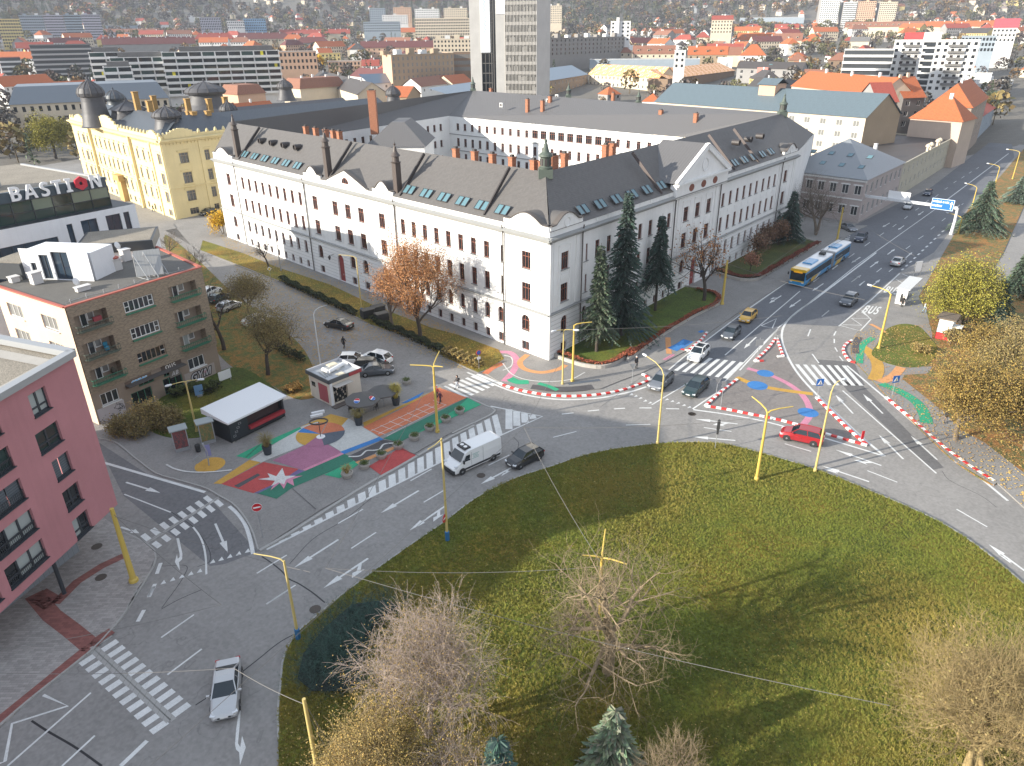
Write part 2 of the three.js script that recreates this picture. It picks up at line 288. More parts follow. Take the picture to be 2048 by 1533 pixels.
lay('leaf_litter',smooth([[330,470],[395,520],[470,590],[540,640],[600,690],[628,740],[640,790],[600,800],[540,770],[480,745],[430,700],[400,620],[355,560]].map(([x,y])=>G(x,y,0.1)),true),0.125,mat.leafy, 'brown leaf covered grass under the trees beside the apartment house',0.05);
lay('lawn',smooth([[292,835],[330,790],[400,760],[470,735],[540,770],[565,800],[470,815],[422,842],[428,868],[360,878],[300,862]].map(([x,y])=>G(x,y,0.1)),true),0.135,mat.lawn2, 'small shaded lawn behind the white roofed kiosk',0.05);
// --- pavement round the white building, beds and lawn strips
const whiteWalk=[[1013,722],[985,738],[968,747],[998,765],[1014,771],[1058,780],[1115,783.5],[1159,783],[1202,779],[1241,763],[1282,748]].map(([x,y])=>G(x,y)).concat(map2(K8,[[330,1003],[515,905],[640,800],[870,640],[1100,490],[1335,343]]),[[1650,510],[1700,470],[1735,452]].map(([x,y])=>G(x,y)),[[1560,448],[1100,715]].map(([x,y])=>G(x,y)));
const leftWalk=[[1013,722],[1100,715],[456,470],[428,462],[380,452],[330,462],[405,505],[562,566],[716,638],[894,720],[956,748],[975,742]].map(([x,y])=>G(x,y));
lay('pavement',whiteWalk,0.11,mat.walk, 'asphalt pavement round the corner and along the shaded side of the white building');
lay('pavement',leftWalk,0.1,mat.walk, 'narrow asphalt pavement below the sunlit wall of the white building');
lay('lawn',[[1008,718],[997,700],[919,671],[862,656],[747,611],[661,570],[557,536],[486,507],[405,481],[400,500],[562,563],[716,635],[742,649],[830,679],[894,717],[956,745],[975,739]].map(([x,y])=>G(x,y,0.1)),0.14,M([0.30,0.215,0.035],{map: T.grass,bump: T.rough,bs: 0.08}), 'leaf strewn grass strip along the sunlit wall of the white building',0.05);
// --- far side of the avenue: pavement, park and canal bank
const rightKerb=[...map2(K9,[[1703,165],[1500,400],[1330,570],[1200,745],[1100,880],[1000,1010],[960,1062],[780,1240],[585,1415]]),...map2(K7,[[800,372],[760,425],[742,470],[745,560],[790,622],[880,722],[1000,855],[1100,955],[1300,1150],[1500,1335],[1780,1505]]),...map2(K10,[[1900,350],[2048,485],[2300,720]])];
lay('park_ground',[...smooth(rightKerb,false,3),V(140,0,-40),V(190,0,-110),...map2(K9,[[1900,1250],[1650,1010],[1500,1180],[1400,1190],[1480,1000],[1560,880],[1703,560]]).map((p)=>V(p.x,0,p.z))],0.12,M([0.36,0.22,0.115],{map: T.leaf,bump: T.rough,bs: 0.06}), 'leaf covered park ground between the avenue pavement and the canal');
lay('canal_bank',[...map2(K9,[[1703,550],[1703,165]]),V(430,0,-430),V(480,0,-430),V(190,0,-175)],0.1,mat.grass, 'green canal bank beyond the conifers');
single('canal_water',new MB().poly([[70,-92],[110,-60],[210,-130],[330,-270],[300,-300],[140,-170]],-0.42),mat.water, 'blue grey canal water between green banks', 'water',null, 'structure');
const rw=[...map2(K9,[[1330,570],[1200,745],[1100,880],[1000,1010],[960,1062],[780,1240],[585,1415]]),...map2(K7,[[800,372],[760,425],[742,470],[745,560],[790,622],[880,722],[1000,855],[1100,955],[1300,1150],[1500,1335],[1780,1505]]),...map2(K10,[[1900,350],[2048,485],[2300,720],[2300,500],[2040,290],[1830,130],[1700,60],[1640,0]]),...map2(K7,[[1500,1060],[1400,960],[1250,840],[1110,730],[1130,700],[1300,690],[1330,640],[1200,640],[1330,500],[1330,400],[1290,240],[1230,130]])];
lay('pavement',rw,0.13,mat.walk, 'asphalt pavement between the ring road and the leafy park',0);
lay('lawn',smooth(map2(K7,[[890,545],[930,470],[1000,360],[1120,322],[1220,335],[1290,390],[1330,440],[1370,500],[1330,590],[1250,635],[1130,638],[1020,615],[940,585]],0.13),true),0.16,mat.grass, 'small green lawn beside the yellow pole at the bus stop',0.05);
// --- road markings
const line=(pts,w=0.14,y=0.004,name='lane_line',m=mat.white)=>part(name,strip(new MB(),pts,w,y),m,road);
const dash=(k,a,w)=>{for(const [x0,y0,x1,y1] of a) line([k(x0,y0),k(x1,y1)],w ?? 0.14,0.004, 'lane_dash');};
const curve=(pts,w)=>line(smooth(pts,false,6),w);
const fill=(pts,y=0.005,name='road_marking',m=mat.white,parent=road)=>part(name,new MB().poly(pts.map(xz),y),m,parent);
function stripes(k,a0,a1,b0,b1,n,w,name='crosswalk_stripe'){
  const A0=k(...a0),A1=k(...a1),B0=k(...b0),B1=k(...b1),dir=A1.clone().sub(A0).normalize();
  for(let i=0;i<n;i++){const t=n>1?i/(n-1):0,a=A0.clone().lerp(A1,t),b=B0.clone().lerp(B1,t),o=dir.clone().multiplyScalar(w/2);fill([a.clone().sub(o),a.clone().add(o),b.clone().add(o),b.clone().sub(o)],0.005,name);}
}
function arrow(k,tail,tip,branch,head=0.36,w=0.2,hw=0.62){
  const a=k(...tail),b=k(...tip),d=b.clone().sub(a),L=d.length();d.normalize();const n=V(-d.z,0,d.x),p=(s,o)=>[a.x+d.x*s+n.x*o,a.z+d.z*s+n.z*o],h=L*(1-head);
  const m=new MB().poly([p(0,-w/2),p(h,-w/2),p(h,-hw/2),p(L,0),p(h,hw/2),p(h,w/2),p(0,w/2)],0.005);
  if(branch){const c=k(...branch),s=(c.x-a.x)*d.x+(c.z-a.z)*d.z,o=(c.x-a.x)*n.x+(c.z-a.z)*n.z,g=Math.sign(o)||1,st=Math.max(0.3,s-Math.abs(o)*1.2);m.poly([p(st,g*w/2),p(st+w*1.8,g*w/2),p(s+0.1,o*0.75),p(s+0.45,o*0.6),p(s+0.9,o*1.3),p(s-0.5,o*1.25),p(s-0.2,o)],0.009);}
  return part('lane_arrow',m,mat.white,road);
}
// bottom crossing with its tactile strip
stripes(K1,[512,482],[965,915],[607,420],[1068,845],11,0.52);stripes(K1,[650,392],[1108,805],[750,327],[1210,732],11,0.52);
fill(map2(K1,[[612,368],[640,345],[705,285],[720,297]]),0.005, 'crosswalk_stripe');
const tactile=M([0.34,0.33,0.31],{map: T.seam});
for(const o of [-16,16]) line([K1(597+o,378-o*0.3),K1(1095+o,840-o*0.3)],0.34,0.006, 'tactile_strip',tactile);
stripes(K2,[1040,985],[1495,708],[1090,1027],[1545,748],8,0.5);stripes(K2,[1120,1042],[1573,735],[1165,1075],[1618,775],8,0.5);
for(const o of [-6,6]) line([K2(1060,1050+o),K2(1600,712+o)],0.16,0.006, 'tactile_strip',tactile);
stripes(K5,[1505,372],[1865,428],[1652,265],[1990,310],7,0.5);stripes(K7,[345,618],[685,626],[470,768],[815,773],7,0.5);
stripes(K11,[1525,340],[1835,225],[1745,445],[2040,312],7,0.48);stripes(K9,[365,740],[385,770].map((v,i)=>v),[520,742],[515,780],2,0.45);
for(let i=0;i<5;i++) line([K9(380-i*3,735+i*11),K9(525-i*3,744+i*11)],0.45,0.005, 'crosswalk_stripe');
dash(K1,[[1030,307,1240,160],[1070,545,1290,380],[1705,93,1840,5],[395,1130,605,935]]);dash(K1,[[880,205,920,130],[950,45,985,-20],[770,1130,940,968]],0.3);line([K1(45,1130),K1(580,660)],0.14);
line(map2(K1,[[275,675],[432,745],[75,858],[30,1100],[-40,1125]]),0.2);
{const p=map2(K1,[[1532,740],[1543,740],[1530,900],[1522,985],[1537,1010],[1548,935],[1572,1010],[1535,1125],[1530,1042],[1510,1025],[1503,990],[1510,900]]);part('lane_arrow',new MB().poly(p.map(xz),0.005),mat.white,road);}
dash(K4,[[45,1015,250,890],[110,1225,310,1095],[600,675,770,577],[690,845,860,735],[1185,530,1320,450],[1095,383,1240,302],[1628,277,1770,207]]);
arrow(K4,[603,784],[298,978]);arrow(K4,[1152,450],[893,603]);arrow(K4,[805,913],[498,1118],[742,1003]);arrow(K4,[1330,557],[1088,722],[1288,625]);arrow(K4,[1800,285],[1575,405],[1755,325]);
arrow(K2,[918,603],[1168,680]);line([K2(905,690),K2(1245,822)],0.14);line([K2(748,457),K2(1496,675)],0.32);arrow(K2,[1570,905],[1662,1117]);arrow(K2,[880,930],[1015,975]);
{const p=map2(K2,[[1285,1012],[1305,1010],[1330,1125],[1328,1165],[1305,1188],[1312,1248],[1275,1185],[1290,1130],[1296,1162],[1310,1150],[1310,1125]]);part('lane_arrow',new MB().poly(p.map(xz),0.005),mat.white,road);}
curve(map2(K2,[[1408,930],[1450,985],[1480,1050],[1500,1150],[1505,1275]]),0.16);curve(map2(K2,[[1672,778],[1730,830],[1785,905],[1820,1000],[1846,1125]]),0.34);
const yieldRow=(k,a,sx,sy)=>{for(const [x,y] of a) fill([k(x-sx,y),k(x+sx,y-sy*0.5),k(x+sx*0.3,y-sy*1.7)],0.005, 'yield_triangle');};
yieldRow(K2,[[1190,1350],[1258,1328],[1325,1306],[1390,1286],[1455,1266],[1550,1198],[1612,1180],[1675,1160],[1740,1140],[1805,1120]],21,20);dash(K2,[[1143,1272,1172,1192],[1085,1442,1130,1345]],0.3);
yieldRow(K5,[[1180,552],[1212,566],[1247,580],[1282,600],[1318,614],[1440,590],[1480,603],[1523,616],[1565,632],[1605,646]],16,9);
dash(K5,[[672,690,758,681],[862,668,945,660],[1055,652,1135,647],[1240,645,1328,645],[1435,650,1530,652]],0.2);dash(K5,[[608,860,778,817],[1140,770,1320,765]]);
curve(map2(K5,[[-20,385],[80,425],[200,482],[300,520],[420,552],[560,575],[700,584],[840,580],[950,572],[1070,550],[1180,525],[1290,490]]),0.3);
line([K5(1330,622),K5(1650,430)],0.16);line([K5(1630,652),K5(1945,440)],0.2);line([K5(-160,515),K5(0,577)],0.2);
// hatched wedge along the plaza
{
  const a=K4(112,852),b=K4(1340,236),tip=K5(530,707),c=K5(232,842),up=K5(150,632);
  line([a,K4(680,565),b,c,tip,up],0.22);
  const base=new THREE.CatmullRomCurve3([a,K4(680,565),b,c]),ker=new THREE.CatmullRomCurve3([K4(120,838),K4(640,512),K4(1190,192),K5(0,775),K5(180,672)]);
  for(let i=0;i<23;i++){
    const t=0.06+i/22*0.93,p=base.getPointAt(t),w=0.5,dx=0.62,f=clamp(0.5+i*0.03,0,0.86),q=ker.getPointAt(clamp(t-0.015+0.02*t,0,1)),e=p.clone().lerp(q,f);
    fill([V(p.x-dx*w,0,p.z+w*0.5),V(p.x+dx*w,0,p.z-w*0.5),V(e.x+dx*w,0,e.z-w*0.5),V(e.x-dx*w,0,e.z+w*0.5)],0.005, 'hatch_stripe');
 }
  for(const [x0,y0,x1,y1] of [[285,655,285,800],[340,670,343,776],[398,684,403,752],[452,697,462,724]]){const p=K5(x0,y0),q=K5(x1,y1);line([p,q],0.8,0.005, 'hatch_stripe');}
}
// ring road on the sunny side
arrow(K6,[368,729],[118,700],[270,735]);arrow(K6,[355,826],[104,804],[190,812]);dash(K6,[[170,750,332,773],[645,845,800,890],[1130,1003,1306,1071]]);
arrow(K6,[1212,973],[943,880],[1105,955]);arrow(K6,[1140,1068],[863,975],[930,1010]);dash(K10,[[1680,490,1848,587],[1700,-60,1760,-20]]);arrow(K10,[2070,840],[1856,682],[1960,772]);
arrow(K6,[1046,668],[943,558],[975,598]);arrow(K6,[1221,668],[1105,553],[1150,595]);arrow(K6,[1341,935],[1198,793],[1245,840]);arrow(K6,[1540,939],[1385,798],[1430,842]);
line([K6(985,533),K6(1535,1019)],0.18);curve(map2(K6,[[1010,386],[1240,580],[1480,790],[1720,985],[1955,1180]]),0.26);
curve([...map2(K8,[[2060,105],[1600,455],[1400,600],[1325,672],[1290,745],[1288,820],[1310,900]]),...map2(K6,[[700,400],[770,490],[900,620],[1080,790],[1232,919]])],0.3);
curve(map2(K6,[[1232,919],[1090,875],[900,818],[720,765],[500,708],[300,672],[108,645]]),0.26);line([K8(940,1130-60),K8(1250,732)],0.2);
line([K8(820,1160),K8(1245,735)],0.14);
// avenue lanes
curve(map2(K8,[[330,1090],[515,935],[640,845],[980,590],[1330,345]]),0.2);line([K8(820,945),K8(1435,420)],0.16);line([K8(1250,726),K8(1600,440),K9(60,1358),K9(560,960),K9(1100,575)],0.16);line([K9(1100,570),K9(1600,195)],0.24);
arrow(K8,[1281,458],[1180,522],[1215,478]);arrow(K8,[1441,490],[1344,558]);arrow(K8,[1076,797],[976,891]);arrow(K8,[1627,358],[1537,419]);arrow(K8,[1927,142],[1854,192]);arrow(K8,[1856,346],[1937,288]);
arrow(K9,[775,883],[826,845]);arrow(K9,[900,905],[943,868]);arrow(K9,[657,970],[715,927]);arrow(K9,[530,1070],[594,1023]);arrow(K9,[660,1105],[726,1052]);arrow(K9,[790,668],[740,697]);arrow(K9,[888,686],[846,716]);arrow(K9,[1020,590],[982,616]);arrow(K9,[590,902],[528,942]);
{const o=map2(K8,[[1117,704],[1243,645],[1208,723],[1117,704]]);line(o,0.2);}
dash(K8,[[1310,470+230,1310,701],[1700,240,1742,205],[1835,145,1880,112],[1920,372,1966,338],[1615,628,1672,580],[1545,345,1590,310],[1500,790,1522,732],[1535,935,1590,1010],[1290+440,750,1712,785],[1716,812,1716,846],[1722,882,1742,916],[1758,955,1788,992]],0.18);
dash(K9,[[700,1003,735,976],[585,1095,620,1065],[330,1305,375,1265],[785,1000,810,980],[900,845,930,823],[985,778,1020,755],[1070,712,1095,692],[620,825,655,800],[720,756,750,735],[810,695,835,677],[890,640,912,622],[965,582,990,565],[1035,527,1055,512],[510,905,545,880],[270,1065,310,1040],[400,985,437,957],[1100,490,1122,474],[1165,440,1185,427],[1225,395,1245,382],[1280,363,1298,350],[1330,330,1348,318],[1380,300,1398,288],[1145,655,1170,635],[1250,560,1268,545],[1280,545,1292,535]]);
for(let i=0;i<12;i++) dash(K9,[[870+i*27.5,990-i*26,885+i*27.5,980-i*26]],0.3);
// bus bay: frame, zigzags and lettering
line(map2(K9,[[442,1372],[660,1195],[858,1012]]),0.2);line(map2(K9,[[448,1366],[588,1404],[662,1325],[600,1265]]),0.18);line(map2(K9,[[470,1362],[600,1366],[530,1318],[658,1318],[608,1282]]),0.16);line(map2(K9,[[875,1015],[955,1050],[832,1052],[908,1095]]),0.16);
const font=await new FontLoader().loadAsync('fonts/droid/droid_sans_bold.typeface.json');
function lettersFlat(text,k,a,b,up,m,y,parent,name='letter'){  // letters on the ground from a to b, tall towards up
  const shapes=font.generateShapes(text,1),g=new THREE.ShapeGeometry(shapes,3);g.computeBoundingBox();const w=g.boundingBox.max.x,A=k(...a),B=k(...b),U=k(...up),P=g.attributes.position;
  const ex=B.clone().sub(A).divideScalar(w),ey=U.clone().sub(A).divideScalar(g.boundingBox.max.y);
  for(let i=0;i<P.count;i++){const x=P.getX(i),v=P.getY(i);P.setXYZ(i,A.x+ex.x*x+ey.x*v,y,A.z+ex.z*x+ey.z*v);}
  g.computeVertexNormals();return part(name,g,m,parent);
}
lettersFlat('BUS',K9,[590,1278],[700,1292],[632,1228],mat.white,0.006,road, 'bus_lettering');lettersFlat('BUS',K9,[740,1140],[835,1158],[775,1098],mat.white,0.006,road, 'bus_lettering');
// dark resurfacing patches, tar joints, manholes
fill(map2(K6,[[960,470],[1105,505],[1580,985],[1510,1000],[1010,530]]),0.002, 'resurfaced_strip',mat.roadDark);fill(map2(K2,[[700,300],[1100,560],[1500,690],[1880,1110],[1640,1200],[1530,1215],[900,700]].map((p)=>p)),0.001, 'resurfaced_strip',M([0.175,0.172,0.175],{map: T.asphalt,bump: T.rough,bs: 0.012}));
fill(map2(K7,[[480,580],[760,600],[840,770],[600,770],[560,700]]),0.002, 'resurfaced_strip',mat.roadDark);
{
  const aven=[...map2(K8,[[330,1090],[520,925],[1335,350]]),...map2(K9,[[520,700],[1080,420],[1600,20]]),...map2(K9,[[1640,220],[1330,560],[1090,870],[850,1010],[440,1372]]),...map2(K8,[[1330,690],[1240,735],[820,1160]])];
  fill(aven,0.0015, 'avenue_surface',M([0.15,0.155,0.17],{map: T.asphalt,bump: T.rough,bs: 0.012}));
}
const tar=M([0.02,0.02,0.022],{rough: 0.6});
const wig=(k,a,w=0.09)=>part('tar_joint',strip(new MB(),smooth(map2(k,a),false,4),w,0.003),tar,road);
wig(K4,[[80,900],[140,940],[215,1000],[260,1050],[330,1085],[430,1150],[510,1215]],0.12);wig(K1,[[1960,250],[1800,330],[1640,455],[1400,640],[1250,740]]);wig(K1,[[200,840],[300,905],[480,1010],[650,1130]],0.14);wig(K1,[[1290,0],[1150,60],[1030,125]],0.06);wig(K2,[[1440,1220],[1530,1180],[1440,960],[1250,820]],0.06);wig(K2,[[1180,1520],[1340,1290],[1360,1215],[1180,1215]],0.05);
wig(K4,[[270,950],[430,780],[640,650],[830,500]],0.06);wig(K5,[[350,940],[355,900],[320,860]],0.06);wig(K10,[[1600,280],[1640,330],[1820,420],[1900,480]],0.05);
for(const [k,x,y] of [[K5,1627,683],[K4,1577,340],[K2,735,1297],[K2,705,1072],[K6,100,665],[K1,2015,118]]){const p=k(x,y,0.12),o=part('manhole_cover',new MB().lathe(0,0,0,[[0,0],[0.45,0],[0.45,0.012],[0.38,0.012],[0.36,0.008],[0,0.008]].reverse().reverse(),14),M([0.07,0.055,0.045],{rough: 0.7,bump: T.rough,bs: 0.02}),road);o.position.set(p.x,k===K2?0.122:0.003,p.z);}

// --- the painted plaza
const pm=(c)=>M(c,{map: scaled(T.asphalt,12),bump: T.rough,bs: 0.006,rough: 0.85});
const C_={mustard: pm([0.58,0.33,0.06]),red: pm([0.50,0.075,0.07]),coral: pm([0.62,0.19,0.09]),green: pm([0.03,0.36,0.19]),dgreen: pm([0.03,0.18,0.115]),purple: pm([0.17,0.13,0.28]),mauve: pm([0.40,0.16,0.25]),pink: pm([0.62,0.25,0.35]),pale: pm([0.56,0.56,0.53]),blue: pm([0.045,0.21,0.52]),slate: pm([0.11,0.13,0.16]),dark: pm([0.09,0.085,0.09]),white: pm([0.68,0.67,0.64]),orange: pm([0.68,0.32,0.13]),beige: pm([0.38,0.34,0.29])};
const mural=thing('painted_ground', 'colourful geometric street mural painted on the plaza asphalt', 'street mural');tag(mural,null,null,null, 'structure');
let my=0.104;const paint=(k,c,pts,name='painted_patch')=>{my+=0.0016;return part(name,new MB().poly(map2(k,pts,0.1).map(xz),my),C_[c],mural);};
paint(K3, 'pale',[[410,1030],[600,900],[760,798],[960,712],[1080,740],[1180,800],[1290,868],[1040,975],[890,880],[560,1010],[480,1045]]);
paint(K3, 'beige',[[1080,742],[1250,690],[1640,560],[1560,610],[1380,690],[1180,790]]);paint(K3, 'mustard',[[750,800],[960,712],[1080,742],[1000,830],[870,765]]);
paint(K3, 'green',[[313,1000],[460,925],[750,800],[760,812],[490,960],[400,1018]]);paint(K3, 'mustard',[[158,1187],[405,1025],[482,1042],[212,1190]]);paint(K3, 'red',[[212,1190],[500,1040],[742,1088],[620,1170],[430,1253]]);
paint(K3, 'dark',[[300,1203],[462,1118],[480,1130],[330,1217]]);paint(K3, 'mauve',[[560,1030],[870,885],[1042,975],[770,1096]]);paint(K3, 'purple',[[440,1252],[620,1170],[740,1090],[800,1108],[470,1256]]);paint(K3, 'pink',[[770,1092],[1042,972],[1052,987],[792,1106]]);
paint(K3, 'dgreen',[[462,1256],[760,1112],[1052,985],[1128,1015],[1100,1045],[700,1215],[590,1292]]);paint(K3, 'green',[[915,1128],[1122,1030],[1152,1055],[1020,1152]]);paint(K3, 'blue',[[1022,972],[1290,870],[1322,886],[1052,986]]);
paint(K3, 'dark',[[1082,1000],[1320,888],[1430,908],[1130,1040]]);paint(K3, 'orange',[[1128,1042],[1382,938],[1402,950],[1150,1057]]);paint(K3, 'red',[[1220,1070],[1440,940],[1552,1000],[1310,1136]]);
paint(K3, 'mustard',[[1180,772],[1640,566],[1702,530],[1720,540],[1400,690],[1190,800]]);paint(K3, 'coral',[[1180,802],[1420,690],[1702,534],[1890,600],[1292,866]]);paint(K3, 'dgreen',[[1320,880],[1890,602],[1985,648],[1700,760],[1430,908]]);paint(K3, 'green',[[1540,850],[1800,690],[1900,604],[1987,650],[1700,780]]);paint(K3, 'blue',[[1440,640],[1560,580],[1600,560],[1560,600],[1480,636]]);
{
  const c=K3(890,850,0.1),r=hdist(c,K3(1052,850,0.1)),arc=(a,b,rr=r)=>Array.from({length: 17},(_,i)=>{const w=lerp(a,b,i/16);return [c.x+rr*Math.cos(w),c.z+rr*Math.sin(w)];}),wedge=(a,b,m)=>{my+=0.0016;part('painted_patch',new MB().poly([[c.x,c.z],...arc(a,b)],my),C_[m],mural);};
  wedge(-2.6,-0.3, 'coral');wedge(-0.3,1.2, 'slate');wedge(1.2,2.0, 'mauve');wedge(2.0,3.3, 'mustard');wedge(3.3,3.68, 'blue');
}
paint(K3, 'pink',[[770,1135],[702,1160],[710,1205],[662,1180],[640,1225],[612,1186],[548,1236],[600,1150]], 'star_shape');paint(K3, 'white',[[462,1160],[545,1148],[528,1118],[588,1140],[630,1082],[648,1137],[722,1136],[655,1162],[642,1196],[605,1182],[552,1208],[580,1170]], 'star_shape');
my+=0.0016;const ml=(k,pts,w,n='painted_line',c='white')=>part(n,strip(new MB(),pts.length>2?smooth(map2(k,pts,0.1),false,5):map2(k,pts,0.1),w,my),C_[c],mural);
ml(K3,[[1082,1005],[1160,1000],[1205,965],[1255,962],[1292,955],[1325,920],[1412,911]],0.2);ml(K2,[[1212,475],[1270,505],[1350,525],[1450,532],[1560,528],[1690,515]],0.2);
for(const o of [0,60,118]) ml(K3,[[1225+o,835+o*0.26],[1640+o*0.9,640+o*0.1]],0.07);for(let i=0;i<8;i++){const x=1240+i*60,y=820-i*28.5;my+=0.0004;ml(K3,[[x,y],[x+92,y+34]],0.07);}
{const p=K2(1532,476,0.1),m=new MB().poly(Array.from({length: 24},(_,i)=>[p.x+1.5*Math.cos(i/12*PI),p.z+1.5*Math.sin(i/12*PI)]),0.108);part('painted_disc',m,C_.mustard,mural);}
// tar joints on the plaza asphalt
for(const a of [[[700,1225],[860,1365]],[[1290,890],[1560,1000]],[[480,920],[380,1010]]]) ml(K3,a,0.06, 'tar_joint', 'dark');
// murals on the corner pavement and on the traffic island
const mural2=thing('painted_ground', 'pale pink, orange and green painted bands on the corner pavement', 'street mural');tag(mural2,null,null,null, 'structure');
let my2=0.114;const band=(k,c,pts,w,parent=mural2,h=0)=>{my2+=0.0016;part('painted_band',strip(new MB(),smooth(map2(k,pts,0.11),false,5),w,my2+h),C_[c],parent);};
band(K5, 'pink',[[215,235],[290,240],[340,290],[320,370],[250,450]],0.9);band(K5, 'orange',[[420,255],[365,310],[400,360],[520,385],[650,360],[700,330]],0.8);band(K5, 'coral',[[110,395],[160,355],[240,318]],0.9);band(K5, 'green',[[290,430],[350,455],[430,455]],1.2);band(K5, 'dark',[[450,490],[600,505],[760,505],[900,490]],1.3);band(K5, 'green',[[500,465],[570,485],[640,515]],0.7);band(K5, 'white',[[250,260],[300,275],[300,340],[240,370]],0.16);band(K5, 'white',[[240,320],[310,400],[420,440],[600,452],[740,435],[840,385]],0.16);band(K5, 'slate',[[720,470],[830,455],[950,440]],0.6);
band(K8, 'orange',[[352,800],[355,860],[362,935]],0.75);band(K8, 'blue',[[385,900],[450,870],[520,825]],1.6);band(K8, 'blue',[[610,760],[640,745]],0.6);band(K8, 'pink',[[320,985],[400,940]],0.5);
band(K7, 'mustard',[[760,462],[850,510],[920,590],[935,660],[905,735]],1.5,mural2,0.02);band(K7, 'orange',[[950,750],[1040,710],[1105,640]],1.2,mural2,0.02);band(K7, 'green',[[960,760],[1100,820],[1220,900],[1280,1000],[1290,1050]],1.3,mural2,0.02);band(K7, 'green',[[900,425],[830,470],[805,540],[800,610]],0.9,mural2,0.02);band(K7, 'orange',[[880,325],[940,355],[985,385]],0.6,mural2,0.02);band(K7, 'dark',[[800,420],[775,470],[775,540]],0.9,mural2,0.02);
const mural3=thing('painted_ground', 'pink, yellow and blue painting on the triangular traffic island', 'street mural');tag(mural3,null,null,null, 'structure');
my2=0.004;{const isl=smooth(map2(K6,[[600,225],[650,340],[760,480],[840,585],[1130,858],[820,770],[500,690],[175,625],[370,470],[480,360]]),true,2);part('island_surface',new MB().poly(isl.map(xz),0.003),M([0.235,0.21,0.195],{map: T.asphalt,bump: T.rough,bs: 0.012}),mural3);}
const flatBand=(k,c,pts,w)=>{my2+=0.0018;part('painted_band',strip(new MB(),smooth(map2(k,pts),false,5),w,my2),C_[c],mural3);};
flatBand(K6, 'pink',[[425,402],[540,435],[660,490],[740,550],[785,620],[790,680],[750,738]],0.75);flatBand(K6, 'mustard',[[362,455],[470,498],[600,525],[810,553]],0.85);
for(const [x,y,r] of [[531,432,1.05],[484,503,1.25],[782,662,1.15]]){const p=K6(x,y);part('painted_disc',new MB().poly(Array.from({length: 28},(_,i)=>[p.x+r*Math.cos(i/14*PI),p.z+r*Math.sin(i/14*PI)]),0.012),C_.blue,mural3);}
// red and white separator blocks
const redBlock=M([0.55,0.035,0.03],{rough: 0.5}),whiteBlock=M([0.78,0.77,0.74],{rough: 0.5});
const sep=(label,...rows)=>{const t=thing('separator_kerb',label, 'separator',[0,0,0],0);for(const r of rows) kerbRow(t,r,0.34,0.17,0.62,0.03,whiteBlock,redBlock,0.002);};
sep('red and white separator blocks curving round the corner of the white building',map2(K5,[[215,468],[300,500],[420,530],[560,552],[700,562],[850,558],[980,545],[1110,518],[1220,482],[1325,440]]),map2(K5,[[1325,440],[1290,415],[1260,400]]));
sep('red and white separator blocks along the lower edge of the painted triangle',map2(K6,[[1128,858],[1000,822],[880,788],[740,742],[600,705],[450,675],[300,645],[178,626]]),map2(K6,[[178,626],[240,570],[310,510],[366,470]]));
sep('red and white separator blocks on the long edge of the painted triangle beside the dark lane',map2(K6,[[830,575],[890,635],[960,705],[1050,790],[1125,852]]));
sep('red and white separator blocks at the upper tip of the painted triangle',map2(K6,[[592,228],[545,290],[468,362]]),map2(K6,[[598,228],[618,285],[636,336]]),map2(K6,[[468,364],[520,360]]),map2(K6,[[600,336],[636,334]]));
sep('long red and white separator block row along the park pavement',map2(K6,[[1240,575],[1340,660],[1460,765],[1600,885],[1740,985],[1875,1070]]));
sep('red and white separator blocks bulging into the road by the bus bay',map2(K6,[[1040,240],[1005,262],[988,295],[1005,335],[1030,362],[1060,372]]));
sep('red and white separator blocks behind the white SUV',map2(K5,[[1735,95],[1690,150],[1600,225]]),map2(K5,[[1600,230],[1540,220]]));
// ---------------------------------------------------------------- window kit: a sash with panes as its child, set back in its hole
const winKit=new Map();
function windowMesh(w,h,o={}){
  const key=JSON.stringify([w,h,o.key,o.arch,o.nx,o.ny,o.tr]);
  if(winKit.has(key)) return winKit.get(key);
  const f=new MB(),t=o.t ?? 0.09,d=0.07,nx=o.nx ?? 2,arch=o.arch ?? 0,r=w/2,sp=h-r*arch;
  f.box(-w/2+t/2,0,0,t,arch?sp:h,d);f.box(w/2-t/2,0,0,t,arch?sp:h,d);f.box(0,0,0,w-2*t,t,d);if(!arch) f.box(0,h-t,0,w-2*t,t,d);
  for(let i=1;i<nx;i++) f.box(-w/2+i*w/nx,t,0,t*0.9,h-2*t-(arch?r*arch*0.1:0),d*0.9);
  for(const y of o.tr ?? []) f.box(0,y*h,0.004,w-2*t,t*0.9,d*0.9);
  if(arch) for(let i=0;i<8;i++){const a=(k)=>{const q=k/8*PI;return [-(r-t/2)*Math.cos(q),sp+(r*arch-t/2)*Math.sin(q),0];};f.bar(a(i),a(i+1),t,d);}
  const mesh=dress(new THREE.Mesh(f.geo(),o.frame));mesh.name='window';
  const p=new MB();if(!arch) p.quad([-w/2+t,t,-0.02],[w/2-t,t,-0.02],[w/2-t,h-t,-0.02],[-w/2+t,h-t,-0.02]);else p.poly([[-r+t,-t],[r-t,-t],[r-t,-sp],...Array.from({length: 9},(_,i)=>[(r-t)*Math.cos(i/8*PI),-sp-(r*arch-t)*Math.sin(i/8*PI)]),[-r+t,-sp]],0);
  const g=p.geo();if(arch){g.rotateX(PI/2);g.translate(0,0,-0.02);}
  const pane=dress(new THREE.Mesh(g,o.glass));pane.name='pane';mesh.add(pane);
  if(o.sill){const s=dress(new THREE.Mesh(new MB().box(0,-0.1,0.16,w+0.24,0.1,0.36).geo(),o.sill));s.name='sill';mesh.add(s);}
  winKit.set(key,mesh);return mesh;
}
